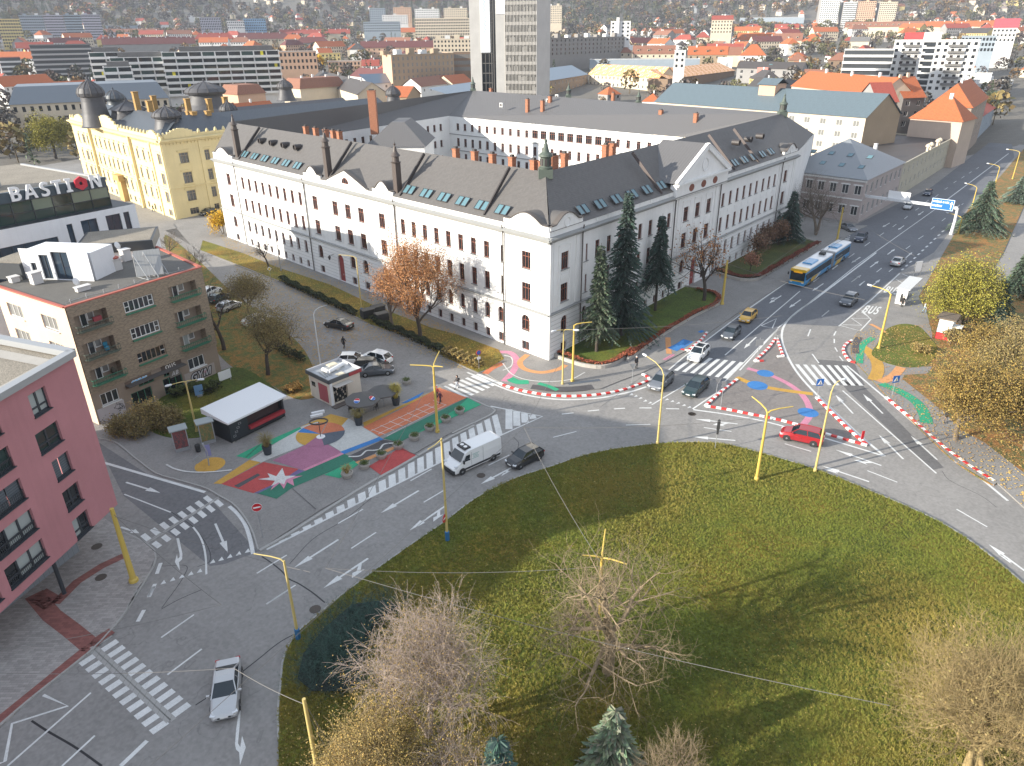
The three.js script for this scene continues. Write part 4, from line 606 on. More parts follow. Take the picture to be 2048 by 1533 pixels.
// ---------------------------------------------------------------- tan apartment house with loggias
{
  const A=G(128,616,14.25),B=G(400,535,14.25);A.y=B.y=0;const h=14.25,az2=rad(-57.6),C=V(A.x+Math.sin(az2)*15,0,A.z-Math.cos(az2)*15),D=G(311,494,14.25).setY(0),E1=G(159,563,14.25).setY(0),E2=G(74,542,14.25).setY(0);
  const t=thing('apartment_house', 'tan four storey apartment house with green loggia railings and graffiti at street level', 'building',[A.x,0,A.z]);
  const tan=M([0.335,0.262,0.185],{map: T.brick,bump: T.rough,bs: 0.01}),beige=M([0.66,0.52,0.40],{map: T.plaster,bump: T.rough,bs: 0.008}),lower=M([0.30,0.235,0.18],{map: T.plaster,bump: T.rough,bs: 0.01}),pale=M([0.7,0.7,0.68],{rough: 0.5}),greenM=M([0.04,0.17,0.10],{rough: 0.6}),redTrim=M([0.42,0.11,0.075],{rough: 0.6});
  const F=new Frame(A,B,A),S=new Frame(C,A,A),W=new MB(20000),hl=[],Y=[11.25,8.0,4.9],rails=new MB();
  Y.forEach((y)=>{hl.push([0.5,4.1,y,y+1.8+0.02],[11.85,15.55,y+0.15,y+1.8]);hl.push([6.1,9.78,y+0.42,y+1.75]);});
  const gl=[[0.95,3.05,2.05,3.5],[12.4,14.7,1.95,3.4],[5.6,7.6,2.5,3.2],[4.4,7.0,0.1,2.1],[8.6,11.2,0.1,2.2],[8.9,10.2,2.4,3.0]];
  F.mb(W,0.25).wall(0,F.len,4.0,h,0,hl.filter((q)=>q[0]>5.9&&q[0]<7),0.2);
  const W2=new MB(20000);F.mb(W2,0.25).wall(0,F.len,4.0,h,0,hl,1.1);// loggias are deep
  part('wall',W2,tan,t);part('ground_floor_wall',F.mb(new MB(),0).wall(0,F.len,-0.3,4.0,0,gl,0.25),lower,t);
  part('soffit',F.mb(new MB()).quad([0,4,0.25],[F.len,4,0.25],[F.len,4,-0.1],[0,4,-0.1]),lower,t);
  part('loggia_back_wall',F.mb(new MB(),-0.88).wall(0.3,F.len-0.3,4.2,h-0.6,0),lower,t);
  Y.forEach((y,i)=>{
    for(const [x0,x1,dx,k] of [[0.5,4.1,2.15,0],[11.85,15.55,13.5,1]]){
      const d=F.put(windowMesh(0.75,1.6,{frame: pale,glass: i===2&&k?glass.curtain:glass.mid,nx: 1,key: 'ld'+i+k}),t,dx-0.2,y+0.05,-0.8);F.put(windowMesh(0.8,1.0,{frame: pale,glass: glass.pale,nx: 1,key: 'lw'}),t,dx+0.62,y+0.6,-0.8);
      const r=F.mb(new MB(),0.3);const x=(x0+x1)/2,w=x1-x0+0.4;r.box(x,y+0.1,0.5,w,0.06,0.06);r.box(x,y+0.72,0.5,w,0.06,0.06);r.box(x,y-0.02,0.22,w-0.4,0.1,0.6);for(let j=0;j<=16;j++) r.box(x-w/2+j*w/16,y+0.1,0.5,0.03,0.62,0.03);for(const e of [-1,1]){r.box(x+e*w/2,y+0.72,0.25,0.05,0.05,0.5);r.box(x+e*w/2,y+0.1,0.25,0.05,0.05,0.5);} part('balcony_railing',r,k||i===2?greenM:M([0.10,0.12,0.09],{rough: 0.8}),t);
   }
    const wd=F.put(windowMesh(3.6,1.33,{frame: i===2?M([0.30,0.22,0.16]):pale,glass: i===2?glass.dark:glass.mid,nx: 6,tr: [],key: 'tri'+i}),t,7.94,y+0.42,0.12);for(const o of [-1.5,1.5]){const q=part('transom',new MB().box(o,0.62,0.01,0.5,0.07,0.08),pale,wd);} part('flower_box',new MB().box(0,-0.22,0.25,3.7,0.16,0.2),greenM,wd);
 });
  for(const [x0,x1,y0,y1] of [gl[0],gl[1]]) F.put(windowMesh(x1-x0,y1-y0,{frame: pale,glass: glass.mid,nx: 3,sill: pale,key: 'gfw'}),t,(x0+x1)/2,y0,-0.12);
  for(const [x0,x1,y0,y1] of gl.slice(2)) F.put(windowMesh(x1-x0,y1-y0,{frame: greenM,glass: glass.dark,nx: 3,key: 'shop'}),t,(x0+x1)/2,y0,-0.12);
  part('shop_canopy',F.mb(new MB()).box(7.8,3.25,0.45,7.6,0.14,0.9),M([0.09,0.08,0.075]),t);
  // balcony clutter
  part('balcony_chair',F.mb(new MB()).lathe(3.3,8.15,-0.3,[[0.28,0],[0.3,0.35],[0.2,0.5],[0,0.5]],8).box(3.3,8.65,-0.45,0.5,0.4,0.1),M([0.02,0.19,0.30],{rough: 0.4}),t);part('drying_cloth',F.mb(new MB()).box(3.1,11.75,-0.2,0.9,0.5,0.3),M([0.30,0.05,0.06]),t);part('balcony_plant',F.mb(new MB()).lathe(3.3,5.1,-0.2,[[0.15,0],[0.35,0.4],[0.1,0.9],[0,0.95]],7),M([0.05,0.045,0.03]),t);
  // graffiti is flat paint on the wall
  const G2=(w,hh,draw)=>{const c=document.createElement('canvas');c.width=512;c.height=Math.round(512*hh/w);const x=c.getContext('2d');draw(x,c.width,c.height);const tx=new THREE.CanvasTexture(c);tx.colorSpace=THREE.SRGBColorSpace;return new THREE.MeshStandardMaterial({map: tx,roughness: 0.8});};
  const plate=(x0,x1,y0,y1,m,name,z=0.02)=>{const g=new THREE.PlaneGeometry(x1-x0,y1-y0),o=part(name,g,m,t);o.position.copy(F.pt((x0+x1)/2,(y0+y1)/2,z));o.rotation.y=F.r;};
  const tagText=(bg,fill,stroke,text,lw=10,it=true)=>(c,W,H)=>{c.fillStyle=bg;c.fillRect(0,0,W,H);c.lineWidth=lw;c.lineJoin='round';c.strokeStyle=stroke;c.fillStyle=fill;c.font=`bold ${it ? 'italic ' : ''}${Math.round(H * 0.82)}px sans-serif`;c.textAlign='center';c.textBaseline='middle';c.strokeText(text,W/2,H/2,W*0.92);c.fillText(text,W/2,H/2,W*0.92);};
  plate(11.5,15.95,0.05,1.75,G2(4.45,1.7,(c,W,H)=>{tagText('#a59a92', '#b9b6b8', '#15131a', 'GYM',26)(c,W,H);c.fillStyle='#c2486a';for(let i=0;i<5;i++) c.fillRect(W*0.62+i*9,H*0.35+(i % 2)*22,6,20);}), 'graffiti');
  plate(4.0,7.4,2.85,3.75,G2(3.4,0.9,tagText('#6b5a4c', '#3aa6d8', '#e8eef4', 'GYMS',14)), 'graffiti',0.03);plate(8.7,11.5,3.1,4.0,G2(2.8,0.9,tagText('#54483f', '#d9d4cc', '#1c1a1a', 'OUS.',12,false)), 'shop_lettering',0.05);
  plate(0.2,3.4,0.1,1.9,G2(3.2,1.8,(c,W,H)=>{c.fillStyle='#b7b1b2';c.fillRect(0,0,W,H);c.strokeStyle='#1a181c';c.lineWidth=7;const r=rng(4);for(let i=0;i<11;i++){c.beginPath();let x=r()*W,y=r()*H;c.moveTo(x,y);for(let j=0;j<3;j++) c.quadraticCurveTo(x+(r()-0.5)*220,y+(r()-0.5)*200,x+=(r()-0.5)*200,y+=(r()-0.5)*180);c.stroke();}}), 'graffiti');
  plate(9.6,11.1,2.0,2.9,G2(1.5,0.9,tagText('#7d766f', '#d8d6d8', '#222026', 'AB',12)), 'graffiti',0.03);
  // sunny side wall
  const sh=[[2.65,5.75],[10,13.2]].flatMap(([a,b])=>[10.9,7.7,4.5].map((y)=>[S.len-b,S.len-a,y,y+1.6]));part('side_wall',S.mb(new MB()).wall(0,S.len,-0.3,h,0,sh,0.3),beige,t);
  for(const [x0,x1,y0,y1] of sh) S.put(windowMesh(x1-x0,y1-y0,{frame: pale,glass: glass.pale,nx: 3,sill: pale,key: 'tside'}),t,(x0+x1)/2,y0,-0.15);
  const rw2=new MB();for(const [p,q] of [[D,E1],[E1,E2],[E2,C],[B,D]]){const f=new Frame(p,q,A);f.mb(rw2).wall(0,f.len,-0.3,h,0);} part('rear_wall',rw2,beige,t);
  const u=[A,B,D,E1,E2,C].map((p)=>[p.x-A.x,p.z-A.z]);part('roof',new MB().poly(u,h-0.02,true),M([0.15,0.14,0.125],{map: scaled(T.asphalt,9),bump: T.rough,bs: 0.015}),t);
  const cap=new MB(),ring=[C,A,B,D];for(let i=0;i<3;i++) cap.bar([ring[i].x-A.x,h+0.05,ring[i].z-A.z],[ring[i+1].x-A.x,h+0.05,ring[i+1].z-A.z],0.42,0.14);part('roof_edging',cap,redTrim,t);
  // things that stand on the flat roof
  const box=(px,py,w,hh,d,m,name,label)=>{const p=G(px,py,h),o=thing(name,label,name.replace(/_/g, ' '),[p.x,h,p.z],F.r);part('block',new MB().box(0,0,0,w,hh,d).box(0,hh,0,w+0.2,0.1,d+0.2),m,o);return o;};
  const cm=M([0.62,0.60,0.58],{map: T.plaster});
  const c1=box(74,567,1.1,1.3,0.9,cm, 'roof_chimney', 'white roof chimney carrying a dish in the middle of the tan house roof');const c2=box(232,540,1.2,1.3,1.0,cm, 'roof_chimney', 'white roof chimney with a red cap on the tan house roof');part('cap',new MB().lathe(0,1.4,0,[[0.3,0],[0.6,0.05],[0.62,0.2],[0.3,0.35],[0,0.36]],10),redTrim,c2);
  box(199,536,0.7,0.7,0.7,cm, 'roof_chimney', 'low white roof chimney beside the red capped one');box(29,564,0.9,0.6,0.8,cm, 'roof_chimney', 'low white roof chimney nearest the dark parapet of the neighbour');box(166,581,1.5,0.45,0.6,cm, 'roof_vent', 'long white vent box in the middle of the tan house roof');const c3=box(253,521,1.0,1.4,0.9,cm, 'roof_chimney', 'double white roof chimney by the solar frame');
  const dish=(px,py,y,label)=>{const p=G(px,py,h),o=thing('satellite_dish',label, 'satellite dish',[p.x,h,p.z],F.r+0.4);part('mast',new MB().tube([[0,0,0],[0,y,0]],0.035,5),zinc,o);const d=part('dish',new MB().lathe(0,0,0,[[0,0.08],[0.3,0.03],[0.48,-0.06],[0.46,-0.08],[0.28,0.0],[0,0.05]].reverse(),14),M([0.6,0.6,0.6],{rough: 0.4}),o);d.position.set(0,y,0.1);d.rotation.x=1.2;part('feed_arm',new MB().tube([[0,y-0.3,0.1],[0,y+0.1,0.6]],0.02,4),zinc,o);};
  dish(60,556,1.7, 'satellite dish on a leaning mast beside the middle chimney');dish(155,577,0.8, 'satellite dish by the long vent box');dish(241,520,1.9, 'satellite dish on top of the double chimney');
  {const p=G(308,552,h),o=thing('solar_collector', 'tilted grey solar collector frame at the roof edge of the tan house', 'solar collector',[p.x,h,p.z],F.r);const pan=part('collector_panel',new MB().box(0,0,0,2.9,0.1,3.3),M([0.33,0.33,0.32],{map: scaled(T.seam,1.4),rough: 0.35}),o);pan.rotation.order='YXZ';pan.rotation.set(0.9,-0.6,0);pan.position.set(0,1.5,-0.6);const fr=new MB();for(const x of [-1.3,0,1.3]){fr.bar([x,0,0.9],[x,2.8,-1.2],0.08);fr.bar([x,0,-1.4],[x,2.8,-1.2],0.08);fr.bar([x,0.02,0.9],[x,0.02,-1.4],0.08);} part('stand',fr,zinc,o);}
  {const r=rng(8);const v=thing('roof_conduit', 'thin lightning conductor wire and pipe stubs along the tan house roof', 'conduit',[A.x,h,A.z]);for(let i=0;i<8;i++){const p=F.pt(1.2+i*1.9,0.02,-0.8-r()*0.5);part('pipe_stub',new MB().tube([[p.x,0,p.z],[p.x,0.45,p.z]],0.06,6),zinc,v);} part('wire',new MB().tube(Array.from({length: 12},(_,i)=>{const p=F.pt(0.8+i*1.3,0,-1.2-0.4*Math.sin(i));return [p.x,0.06,p.z];}),0.025,4),zinc,v);}
}
// ---------------------------------------------------------------- white clinic block with the glazed top floor and roof lettering
{
  const C4=(x,y,h)=>G(x/3.832,280+y/3.832,h),hw=17.5,hg=21.3,A0=C4(415,610,hw),B0=C4(1030,490,hw),d=B0.clone().sub(A0).setY(0).normalize(),A=A0.clone().addScaledVector(d,-16).setY(0),B=B0.clone().setY(0);
  const t=thing('clinic_building', 'white clinic block with green glazed top floor and big roof lettering', 'building',[A.x,0,A.z]),wm=M([0.74,0.75,0.77],{map: T.plaster,bump: T.rough,bs: 0.005}),dk=M([0.05,0.055,0.06],{rough: 0.5});
  const F=new Frame(A,B,A),L=F.len,D=30,hol=[[17.3,18.1,13.2,16.5],[19.3,21.6,13.2,16.6],[22.9,25.1,13.2,16.6],[25.6,26.5,13.2,16.6],[27.2,28,13.2,16.6],[0.5,4,11.5,15.2],[7,15.8,10.5,15.2]].filter((q)=>q[1]<L);
  part('wall',(()=>{const m=F.mb(new MB()).wall(0,L,-0.3,hw,0,hol,0.3);m.wall(16-16,0.01,0,0.1,0);m.quad([L,-0.3,0],[L,-0.3,-D],[L,hw,-D],[L,hw,0]);m.quad([L,-0.3,-D],[-20,-0.3,-D],[-20,hw,-D],[L,hw,-D]);m.quad([-20,-0.3,-D],[0,-0.3,0],[0,hw,0],[-20,hw,-D]);return m;})(),wm,t);
  for(const [x0,x1,y0,y1] of hol) F.put(windowMesh(x1-x0,y1-y0,{frame: anthracite,glass: glass.blue,nx: x1-x0>5?6:x1-x0>1.5?2:1,tr: x1-x0>5?[0.5]:[],key: 'cl'}),t,(x0+x1)/2,y0,-0.2);
  part('terrace',F.mb(new MB()).quad([0,hw-0.02,0],[L,hw-0.02,0],[L,hw-0.02,-D],[0,hw-0.02,-D]),dk,t);
  const gx1=L-2.7,g=F.mb(new MB(),-1.4),pn=new MB();for(let i=0;i<=14;i++){const x=lerp(-12,gx1,i/14);g.box(x,hw,0,0.09,hg-hw-0.9,0.1);} for(const y of [hw,hw+1.3,hg-1.0]) g.box((gx1-12)/2,y,0,gx1+12,0.09,0.1);part('glazing_frame',g,anthracite,t);
  const rr=rng(12);for(let i=0;i<14;i++) for(const [y0,y1,low] of [[hw+0.08,hw+1.3,1],[hw+1.38,hg-1,0]]){const x0=lerp(-12,gx1,i/14)+0.05,x1=lerp(-12,gx1,(i+1)/14)-0.05;part('pane',F.mb(new MB(),-1.43).quad([x0,y0,0],[x1,y0,0],[x1,y1,0],[x0,y1,0]),low?glass.green:rr()<0.55?glassOf([0.16,0.20,0.15],0.15):glass.green,t);}
  part('fascia',F.mb(new MB()).box((gx1-12)/2,hg-0.95,-1.6,gx1+12,1.35,0.5),M([0.045,0.07,0.09],{rough: 0.35}),t);
  part('roof',F.mb(new MB()).box((gx1-12)/2,hg-0.9,-1.8-D/2+2,gx1+12,1.0,D-4),mat.gravelRoof,t);part('roof_edge',F.mb(new MB()).bar([gx1+0.05,hg+0.15,-1.4],[gx1+0.05,hg+0.15,-D+4],0.4,0.35),zinc,t);
  part('glazed_side',F.mb(new MB()).quad([gx1,hw,-1.5],[gx1,hw,-D+4],[gx1,hg-0.9,-D+4],[gx1,hg-0.9,-1.5]),glass.blue,t);
  // lettering
  const sgn=(text,x,y,size,m,name,z=-1.2,dep=0.18)=>{const g2=new THREE.ExtrudeGeometry(font.generateShapes(text,size),{depth: dep,bevelEnabled: false,curveSegments: 4});const o=part(name,g2,m,t);o.position.copy(F.pt(x,y,z));o.rotation.y=F.r;g2.computeBoundingBox();return g2.boundingBox.max.x;};
  const lw=M([0.78,0.78,0.78],{rough: 0.4}),lx=gx1-13.2;let x=lx;for(const ch of 'BASTI'){const w=sgn(ch,x,hg-0.8,1.85,lw, 'sign_letter');x+=w+(ch==='I'?0.4:0.38);}
  const hex=new THREE.Shape(Array.from({length: 6},(_,i)=>new THREE.Vector2(0.95*Math.cos(i*PI/3+0.5),0.95*Math.sin(i*PI/3+0.5))));hex.holes.push(new THREE.Path(Array.from({length: 6},(_,i)=>new THREE.Vector2(0.3*Math.cos(-i*PI/3),0.3*Math.sin(-i*PI/3)))));const em=part('sign_emblem',new THREE.ExtrudeGeometry(hex,{depth: 0.3,bevelEnabled: false}),M([0.50,0.02,0.04],{rough: 0.4}),t);em.position.copy(F.pt(x+0.85,hg+0.15,-1.15));em.rotation.y=F.r;sgn('N',x+1.95,hg-0.8,1.85,lw, 'sign_letter');
  sgn('VESELY',lx-6.4,hg-0.2,0.72,lw, 'sign_letter',-1.3,0.06);sgn('OČNÁ KLINIKA'.normalize('NFD').replace(/[\u0300-\u036f]/g, ''),lx-6.3,hg-0.72,0.38,lw, 'sign_letter',-1.3,0.06);const rg=part('sign_emblem',new THREE.TorusGeometry(0.5,0.12,8,20,5.2),lw,t);rg.position.copy(F.pt(lx-7.4,hg-0.05,-1.25));rg.rotation.y=F.r;
  const hv=F.pt(gx1-13.2,hg+0.1,-9),ho=new THREE.Group();const hvac=thing('rooftop_unit', 'grey ventilation unit with railing on the gravel roof of the clinic', 'ventilation unit',[hv.x+A.x,hv.y,hv.z+A.z],F.r);part('casing',new MB().box(0,0.5,0,4.2,2.2,2.4),M([0.3,0.29,0.28],{map: T.seam,rough: 0.5}),hvac);part('frame',(()=>{const m=new MB();for(const xx of [-2.1,-0.7,0.7,2.1]) m.box(xx,0,1.25,0.12,2.8,0.12);m.box(0,2.7,1.25,4.3,0.12,0.12);m.box(0,1.6,1.27,4.3,0.1,0.1);return m;})(),zinc,hvac);part('duct',new MB().tube([[-2,0.7,1],[-3.2,1.2,1.2],[-4.2,1.1,1.6],[-5,0.4,2]],0.5,8),zinc,hvac);
  // lower wing with dark parapets next to the tan house
  const wing=thing('clinic_wing', 'lower clinic wing with dark parapet and white walls behind the tan house roof', 'building');const E0=C4(575,820,15.6).setY(0),E1=C4(1165,770,15.6).setY(0),W2=new Frame(E0,E1,V());part('parapet',W2.mb(new MB()).box(W2.len/2,14.4,-4,W2.len,1.25,8),dk,wing);part('wall',W2.mb(new MB()).box(W2.len/2,-0.3,-4.1,W2.len-0.3,14.7,7.8),wm,wing);part('roof',W2.mb(new MB()).quad([0.3,15.67,-0.3],[W2.len-0.3,15.67,-0.3],[W2.len-0.3,15.67,-7.7],[0.3,15.67,-7.7]),mat.gravelRoof,wing);
  const w3=thing('clinic_wing', 'low white clinic terrace with tall blue glazing behind the tan house chimneys', 'building'),N0=C4(-40,1060,14.3).setY(0),N1=C4(700,1090,14.3).setY(0),N=new Frame(N0,N1,V());const hh=[[N.len*0.49,N.len*0.585,14.3,17.2],[N.len*0.62,N.len*0.79,14.3,17.6],[N.len*0.385,N.len*0.44,14.6,16.2]];part('wall',N.mb(new MB(),-0.5).wall(N.len*0.3,N.len,-0.3,17.9,0,hh,0.3).box(N.len*0.65,14,-2.4,N.len*0.7,3.5,4),wm,w3);for(const [a,b,c,e] of hh) N.put(windowMesh(b-a,e-c,{frame: anthracite,glass: glass.blue,nx: 2,key: 'cw'}),w3,(a+b)/2,c,-0.7);part('parapet',N.mb(new MB()).box(N.len*0.13,14.2,-2.5,N.len*0.34,1.9,5),dk,w3);part('roof',N.mb(new MB()).box(N.len*0.13,16.11,-2.6,N.len*0.32,0.06,4.6),mat.gravelRoof,w3);
}
// ---------------------------------------------------------------- yellow palace with domes
{
  const Y0=V(-80.67,0,-174.1),az1=rad(-44.3),az2=rad(39),P=(s,a)=>V(Y0.x+Math.sin(a)*s,0,Y0.z-Math.cos(a)*s),Lf=P(67.5,az1),Rt=P(74,az2);
  const t=thing('yellow_palace', 'pale yellow corner palace with dark slate domes and sculpted parapet', 'building',[Y0.x,0,Y0.z]),ym=M([0.72,0.60,0.33],{map: T.plaster,bump: T.rough,bs: 0.012}),slate=M([0.085,0.082,0.088],{map: T.slate,bump: T.tileB,bs: 0.01,rough: 0.55}),slateB=M([0.075,0.088,0.105],{map: T.slate,rough: 0.45}),ylw=M([0.45,0.27,0.09],{map: T.brick}),wf=M([0.28,0.22,0.15],{rough: 0.6});
  const F=new Frame(Lf,Y0,Y0),R=new Frame(Y0,Rt,Y0),X=(s)=>F.len-s,wall=new MB(40000),trim=new MB(40000);
  const cols=[[2.6,1],...[8.9,12.7,16.8,22.5,26.2,29.8,33.5,37.1,40.4,44.4,48].map((s)=>[s,0]),[55,0],[58.5,1],[63,0]].map(([s,k])=>[X(s),k]),rcols=[[5,1],...Array.from({length: 15},(_,i)=>[11+i*4.1,0])];
  for(const [f,cs] of [[F,cols],[R,rcols]]){
    const hs=[];for(const [x,k] of cs) for(const [y,h] of [[12.6,2.4],[7.9,2.6],[3.7,2.5],[0.5,1.5]]){const w=k?2.3:1.3;hs.push([x-w/2,x+w/2,y,y+h]);f.put(windowMesh(w,h,{frame: wf,glass: f===F?glass.pale:glass.mid,nx: k?3:2,tr: [0.7],key: 'yel'+(f===F)}),t,x,y,-0.2);f.mb(trim);if(y>1){trim.box(x,y+h+0.3,0.12,w+0.8,0.28,0.3);trim.box(x,y-0.25,0.1,w+0.6,0.2,0.24);}}
    f.mb(wall).wall(0,f.len,-0.3,18,0,hs,0.32);f.mb(trim);cornice(trim,-0.5,f.len,17.4,[[0,0],[0.3,0.1],[0.35,0.4],[0.9,0.55],[0.95,0.85],[0,1.0]]);cornice(trim,-0.2,f.len,7.1,[[0,0],[0.3,0.05],[0.3,0.25],[0,0.35]]);
    for(let i=0;i<f.len/0.9;i++) trim.box(i*0.9+0.4,17.0,0.12,0.35,0.4,0.28);
    // sculpted parapet
    for(let i=0;i<f.len/2.2;i++){const x=i*2.2+1.1,hump=0.6+0.5*Math.abs(Math.sin(i*1.9));trim.box(x,18.35,-0.15,2.18,0.75,0.4);trim.lathe(x,19.1,-0.15,[[0.35,0],[0.45,0.25],[0.2,0.5+hump*0.3],[0,0.6+hump*0.3]],6);}
 }
  for(const s of [20,51]) F.mb(trim).box(X(s),0,0.35,0.8,17.6,0.7);for(const s of [0.4,7.6]) F.mb(trim).box(X(s),0,0.12,0.9,17.4,0.24);for(const s of [0.5,9.6]) R.mb(trim).box(s,0,0.12,1.0,17.4,0.24);
  const gab=(f,x,w,h)=>{f.mb(trim);for(let i=0;i<9;i++){const u=(i-4)/4.5;trim.box(x+u*w/2,18.4,0.05,w/9+0.02,0.6+h*Math.cos(u*1.45),0.45);}};gab(F,X(35),16,2.6);gab(R,5,8,1.5);gab(F,X(3.8),6,1.3);gab(F,X(58),8,1.4);
  part('wall',wall,ym,t);part('stucco_trim',trim,ym,t);part('portal',F.mb(new MB()).box(X(33),0,0.6,3.2,5.4,1.2).box(X(33),5.4,0.9,4.6,0.5,1.8).box(X(33),5.9,1.0,4.2,1.0,1.4),M([0.5,0.33,0.13],{map: T.plaster}),t);
  const loc=(px,py,h)=>{const p=G(100+px/4.379,130+py/4.379,h);return [p.x-Y0.x,p.z-Y0.z];};
  const mans=(x,z,w,y0,hm,hd,dome,r=F.r,m=slate)=>{const k=dome?0.8:1,o=part('dome',new MB().lathe(0,y0,0,[[w*0.68*k,0],[w*0.6*k,0.3],[w*0.5*k,hm*0.45],[w*0.43*k,hm*0.85],[w*0.42*k,hm],[w*0.49*k,hm+0.2],...(dome?[[w*0.42,hm+hd*0.3],[w*0.36,hm+hd*0.65],[w*0.22,hm+hd*0.95],[w*0.09,hm+hd*1.15]]:[[w*0.3,hm+hd*0.55],[w*0.06,hm+hd]]),[0.22,hm+hd*1.3],[0.3,hm+hd*1.4],[0.05,hm+hd*1.5],[0,hm+hd*1.75]],dome?12:4,dome?PI/12:PI/4),m,t);o.position.set(x,0,z);o.rotation.y=r;for(let i=0;i<(dome?12:4);i++){const a=PI/(dome?12:4)+i/(dome?6:2)*PI,R=(q)=>[q*Math.cos(a),q*Math.sin(a)],pts=dome?[[0.49*k,hm+0.2],[0.42,hm+hd*0.3],[0.36,hm+hd*0.65],[0.22,hm+hd*0.95],[0.09,hm+hd*1.15]]:[[0.49,hm+0.2],[0.3,hm+hd*0.55],[0.06,hm+hd]];part('dome_rib',new MB().tube(pts.map(([q,y])=>[R(q*w)[0],y+y0,-R(q*w)[1]]),0.09,4),darkMetal,o);} return o;};
  const D5=(px,py,h,w,y0,hm,hd,k,r,m)=>{const [x,z]=loc(px,py,h);mans(x,z,w,y0,hm,hd,k,r,m);};
  D5(1030,500,21.2,8.2,18.2,3.8,2.2,true);D5(690,425,21.2,11,18.2,3.8,2.2,false);D5(340,195,28,8,18.2,7.4,3.4,true);D5(400,310,23,7,18.2,4,2.4,true);D5(560,275,23.5,7,18.2,4,2.6,true,F.r,slateB);D5(1360,250,23.5,15,18.2,5,3,true);D5(1560,400,21,6,18,2.6,2.2,true);{const p=G(570,178,22);mans(p.x-Y0.x,p.z-Y0.z,7,18,4,2.6,true,0.3);} {const p=G(786,190,22);mans(p.x-Y0.x,p.z-Y0.z,6,18,3.6,2.6,true,0.2);}
  // roofs between the domes
  const rf=new MB(),q=(f,x,y,z)=>f.arr(x,y,z);rf.quad(q(F,0,18.5,-0.6),q(F,F.len,18.5,-0.6),q(F,F.len-7,22.4,-8),q(F,4,22.4,-8));rf.quad(q(F,4,22.4,-8),q(F,F.len-7,22.4,-8),q(F,F.len-14,18.5,-16),q(F,4,18.5,-16));rf.quad(q(R,0,18.5,-0.6),q(R,R.len,18.5,-0.6),q(R,R.len,22.4,-8),q(R,7,22.4,-8));rf.quad(q(R,7,22.4,-8),q(R,R.len,22.4,-8),q(R,R.len,18.5,-16),q(R,14,18.5,-16));part('roof',rf,slateB,t);const rw=P(67.5,az1);part('rear_wing',(()=>{const m=R.mb(new MB());m.box(45,0,-32,70,17,14);return m;})(),ym,t);part('rear_wing_roof',(()=>{const m=R.mb(new MB()),e2=17.01;m.quad([10,e2,-25],[80,e2,-25],[80,21,-32],[10,21,-32]);m.quad([10,21,-32],[80,21,-32],[80,e2,-39],[10,e2,-39]);return m;})(),slate,t);
  for(const [px,py,hh] of [[755,320,26.8],[880,400,25],[915,350,25],[1210,380,25],[1400,380,24.8],[1540,360,24.5],[1230,495,23],[1270,500,23],[1395,490,23],[560,330,24]]){const [x,z]=loc(px,py,hh-2.4),o=part('chimney',new MB().box(0,-2.4,0,1.3,4.6,1.0).box(0,2.2,0,1.5,0.25,1.2),ylw,t);o.position.set(x,hh-2.4,z);o.rotation.y=R.r;}
}
// ---------------------------------------------------------------- the town behind: one builder for blocks with roofs and windows
const landmarks=[];                                 // [x, z, radius, phrase]
const townM={
  cream: M([0.62,0.53,0.40],{map: T.plaster}),white: M([0.72,0.71,0.69],{map: T.plaster}),grey: M([0.30,0.29,0.28],{map: T.plaster}),tan: M([0.36,0.27,0.18],{map: T.plaster}),peach: M([0.62,0.40,0.27],{map: T.plaster}),yellow: M([0.66,0.52,0.22],{map: T.plaster}),pink: M([0.55,0.22,0.18],{map: T.plaster}),blue: M([0.22,0.36,0.52],{map: T.plaster}),lilac: M([0.42,0.40,0.46],{map: T.plaster}),brown: M([0.22,0.15,0.10],{map: T.plaster}),greyblue: M([0.30,0.35,0.40],{map: T.plaster}),
  orange: M([0.48,0.135,0.045],{map: T.tile,bump: T.tileB,bs: 0.03,rough: 0.8}),red: M([0.36,0.075,0.05],{map: T.tile,bump: T.tileB,bs: 0.03,rough: 0.8}),maroon: M([0.16,0.05,0.045],{map: T.tile,rough: 0.75}),oldtile: M([0.30,0.135,0.085],{map: T.tile,bump: T.tileB,bs: 0.03,rough: 0.85}),slateblue: M([0.115,0.155,0.18],{map: T.slate,bump: T.tileB,bs: 0.015,rough: 0.5}),tinblue: M([0.17,0.23,0.29],{map: T.seam,rough: 0.4}),tingrey: M([0.22,0.235,0.25],{map: T.seam,bump: T.seamB,bs: 0.03,rough: 0.4}),darkroof: M([0.075,0.065,0.06],{map: T.slate,rough: 0.6}),flat: M([0.24,0.23,0.22],{map: T.gravel}),rust: M([1,1,1],{map: T.rust,rough: 0.75}),pinkroof: M([0.5,0.10,0.12],{map: T.tile}),
};
const bandDark=M([0.05,0.055,0.06],{rough: 0.3});
function rayAt(px,py,d){const v=V((px-1024)/F0,(766.5-py)/F0,-1).applyQuaternion(camera.quaternion),k=d/Math.hypot(v.x,v.z);return V(v.x*k,EYE+v.y*k,v.z*k);}
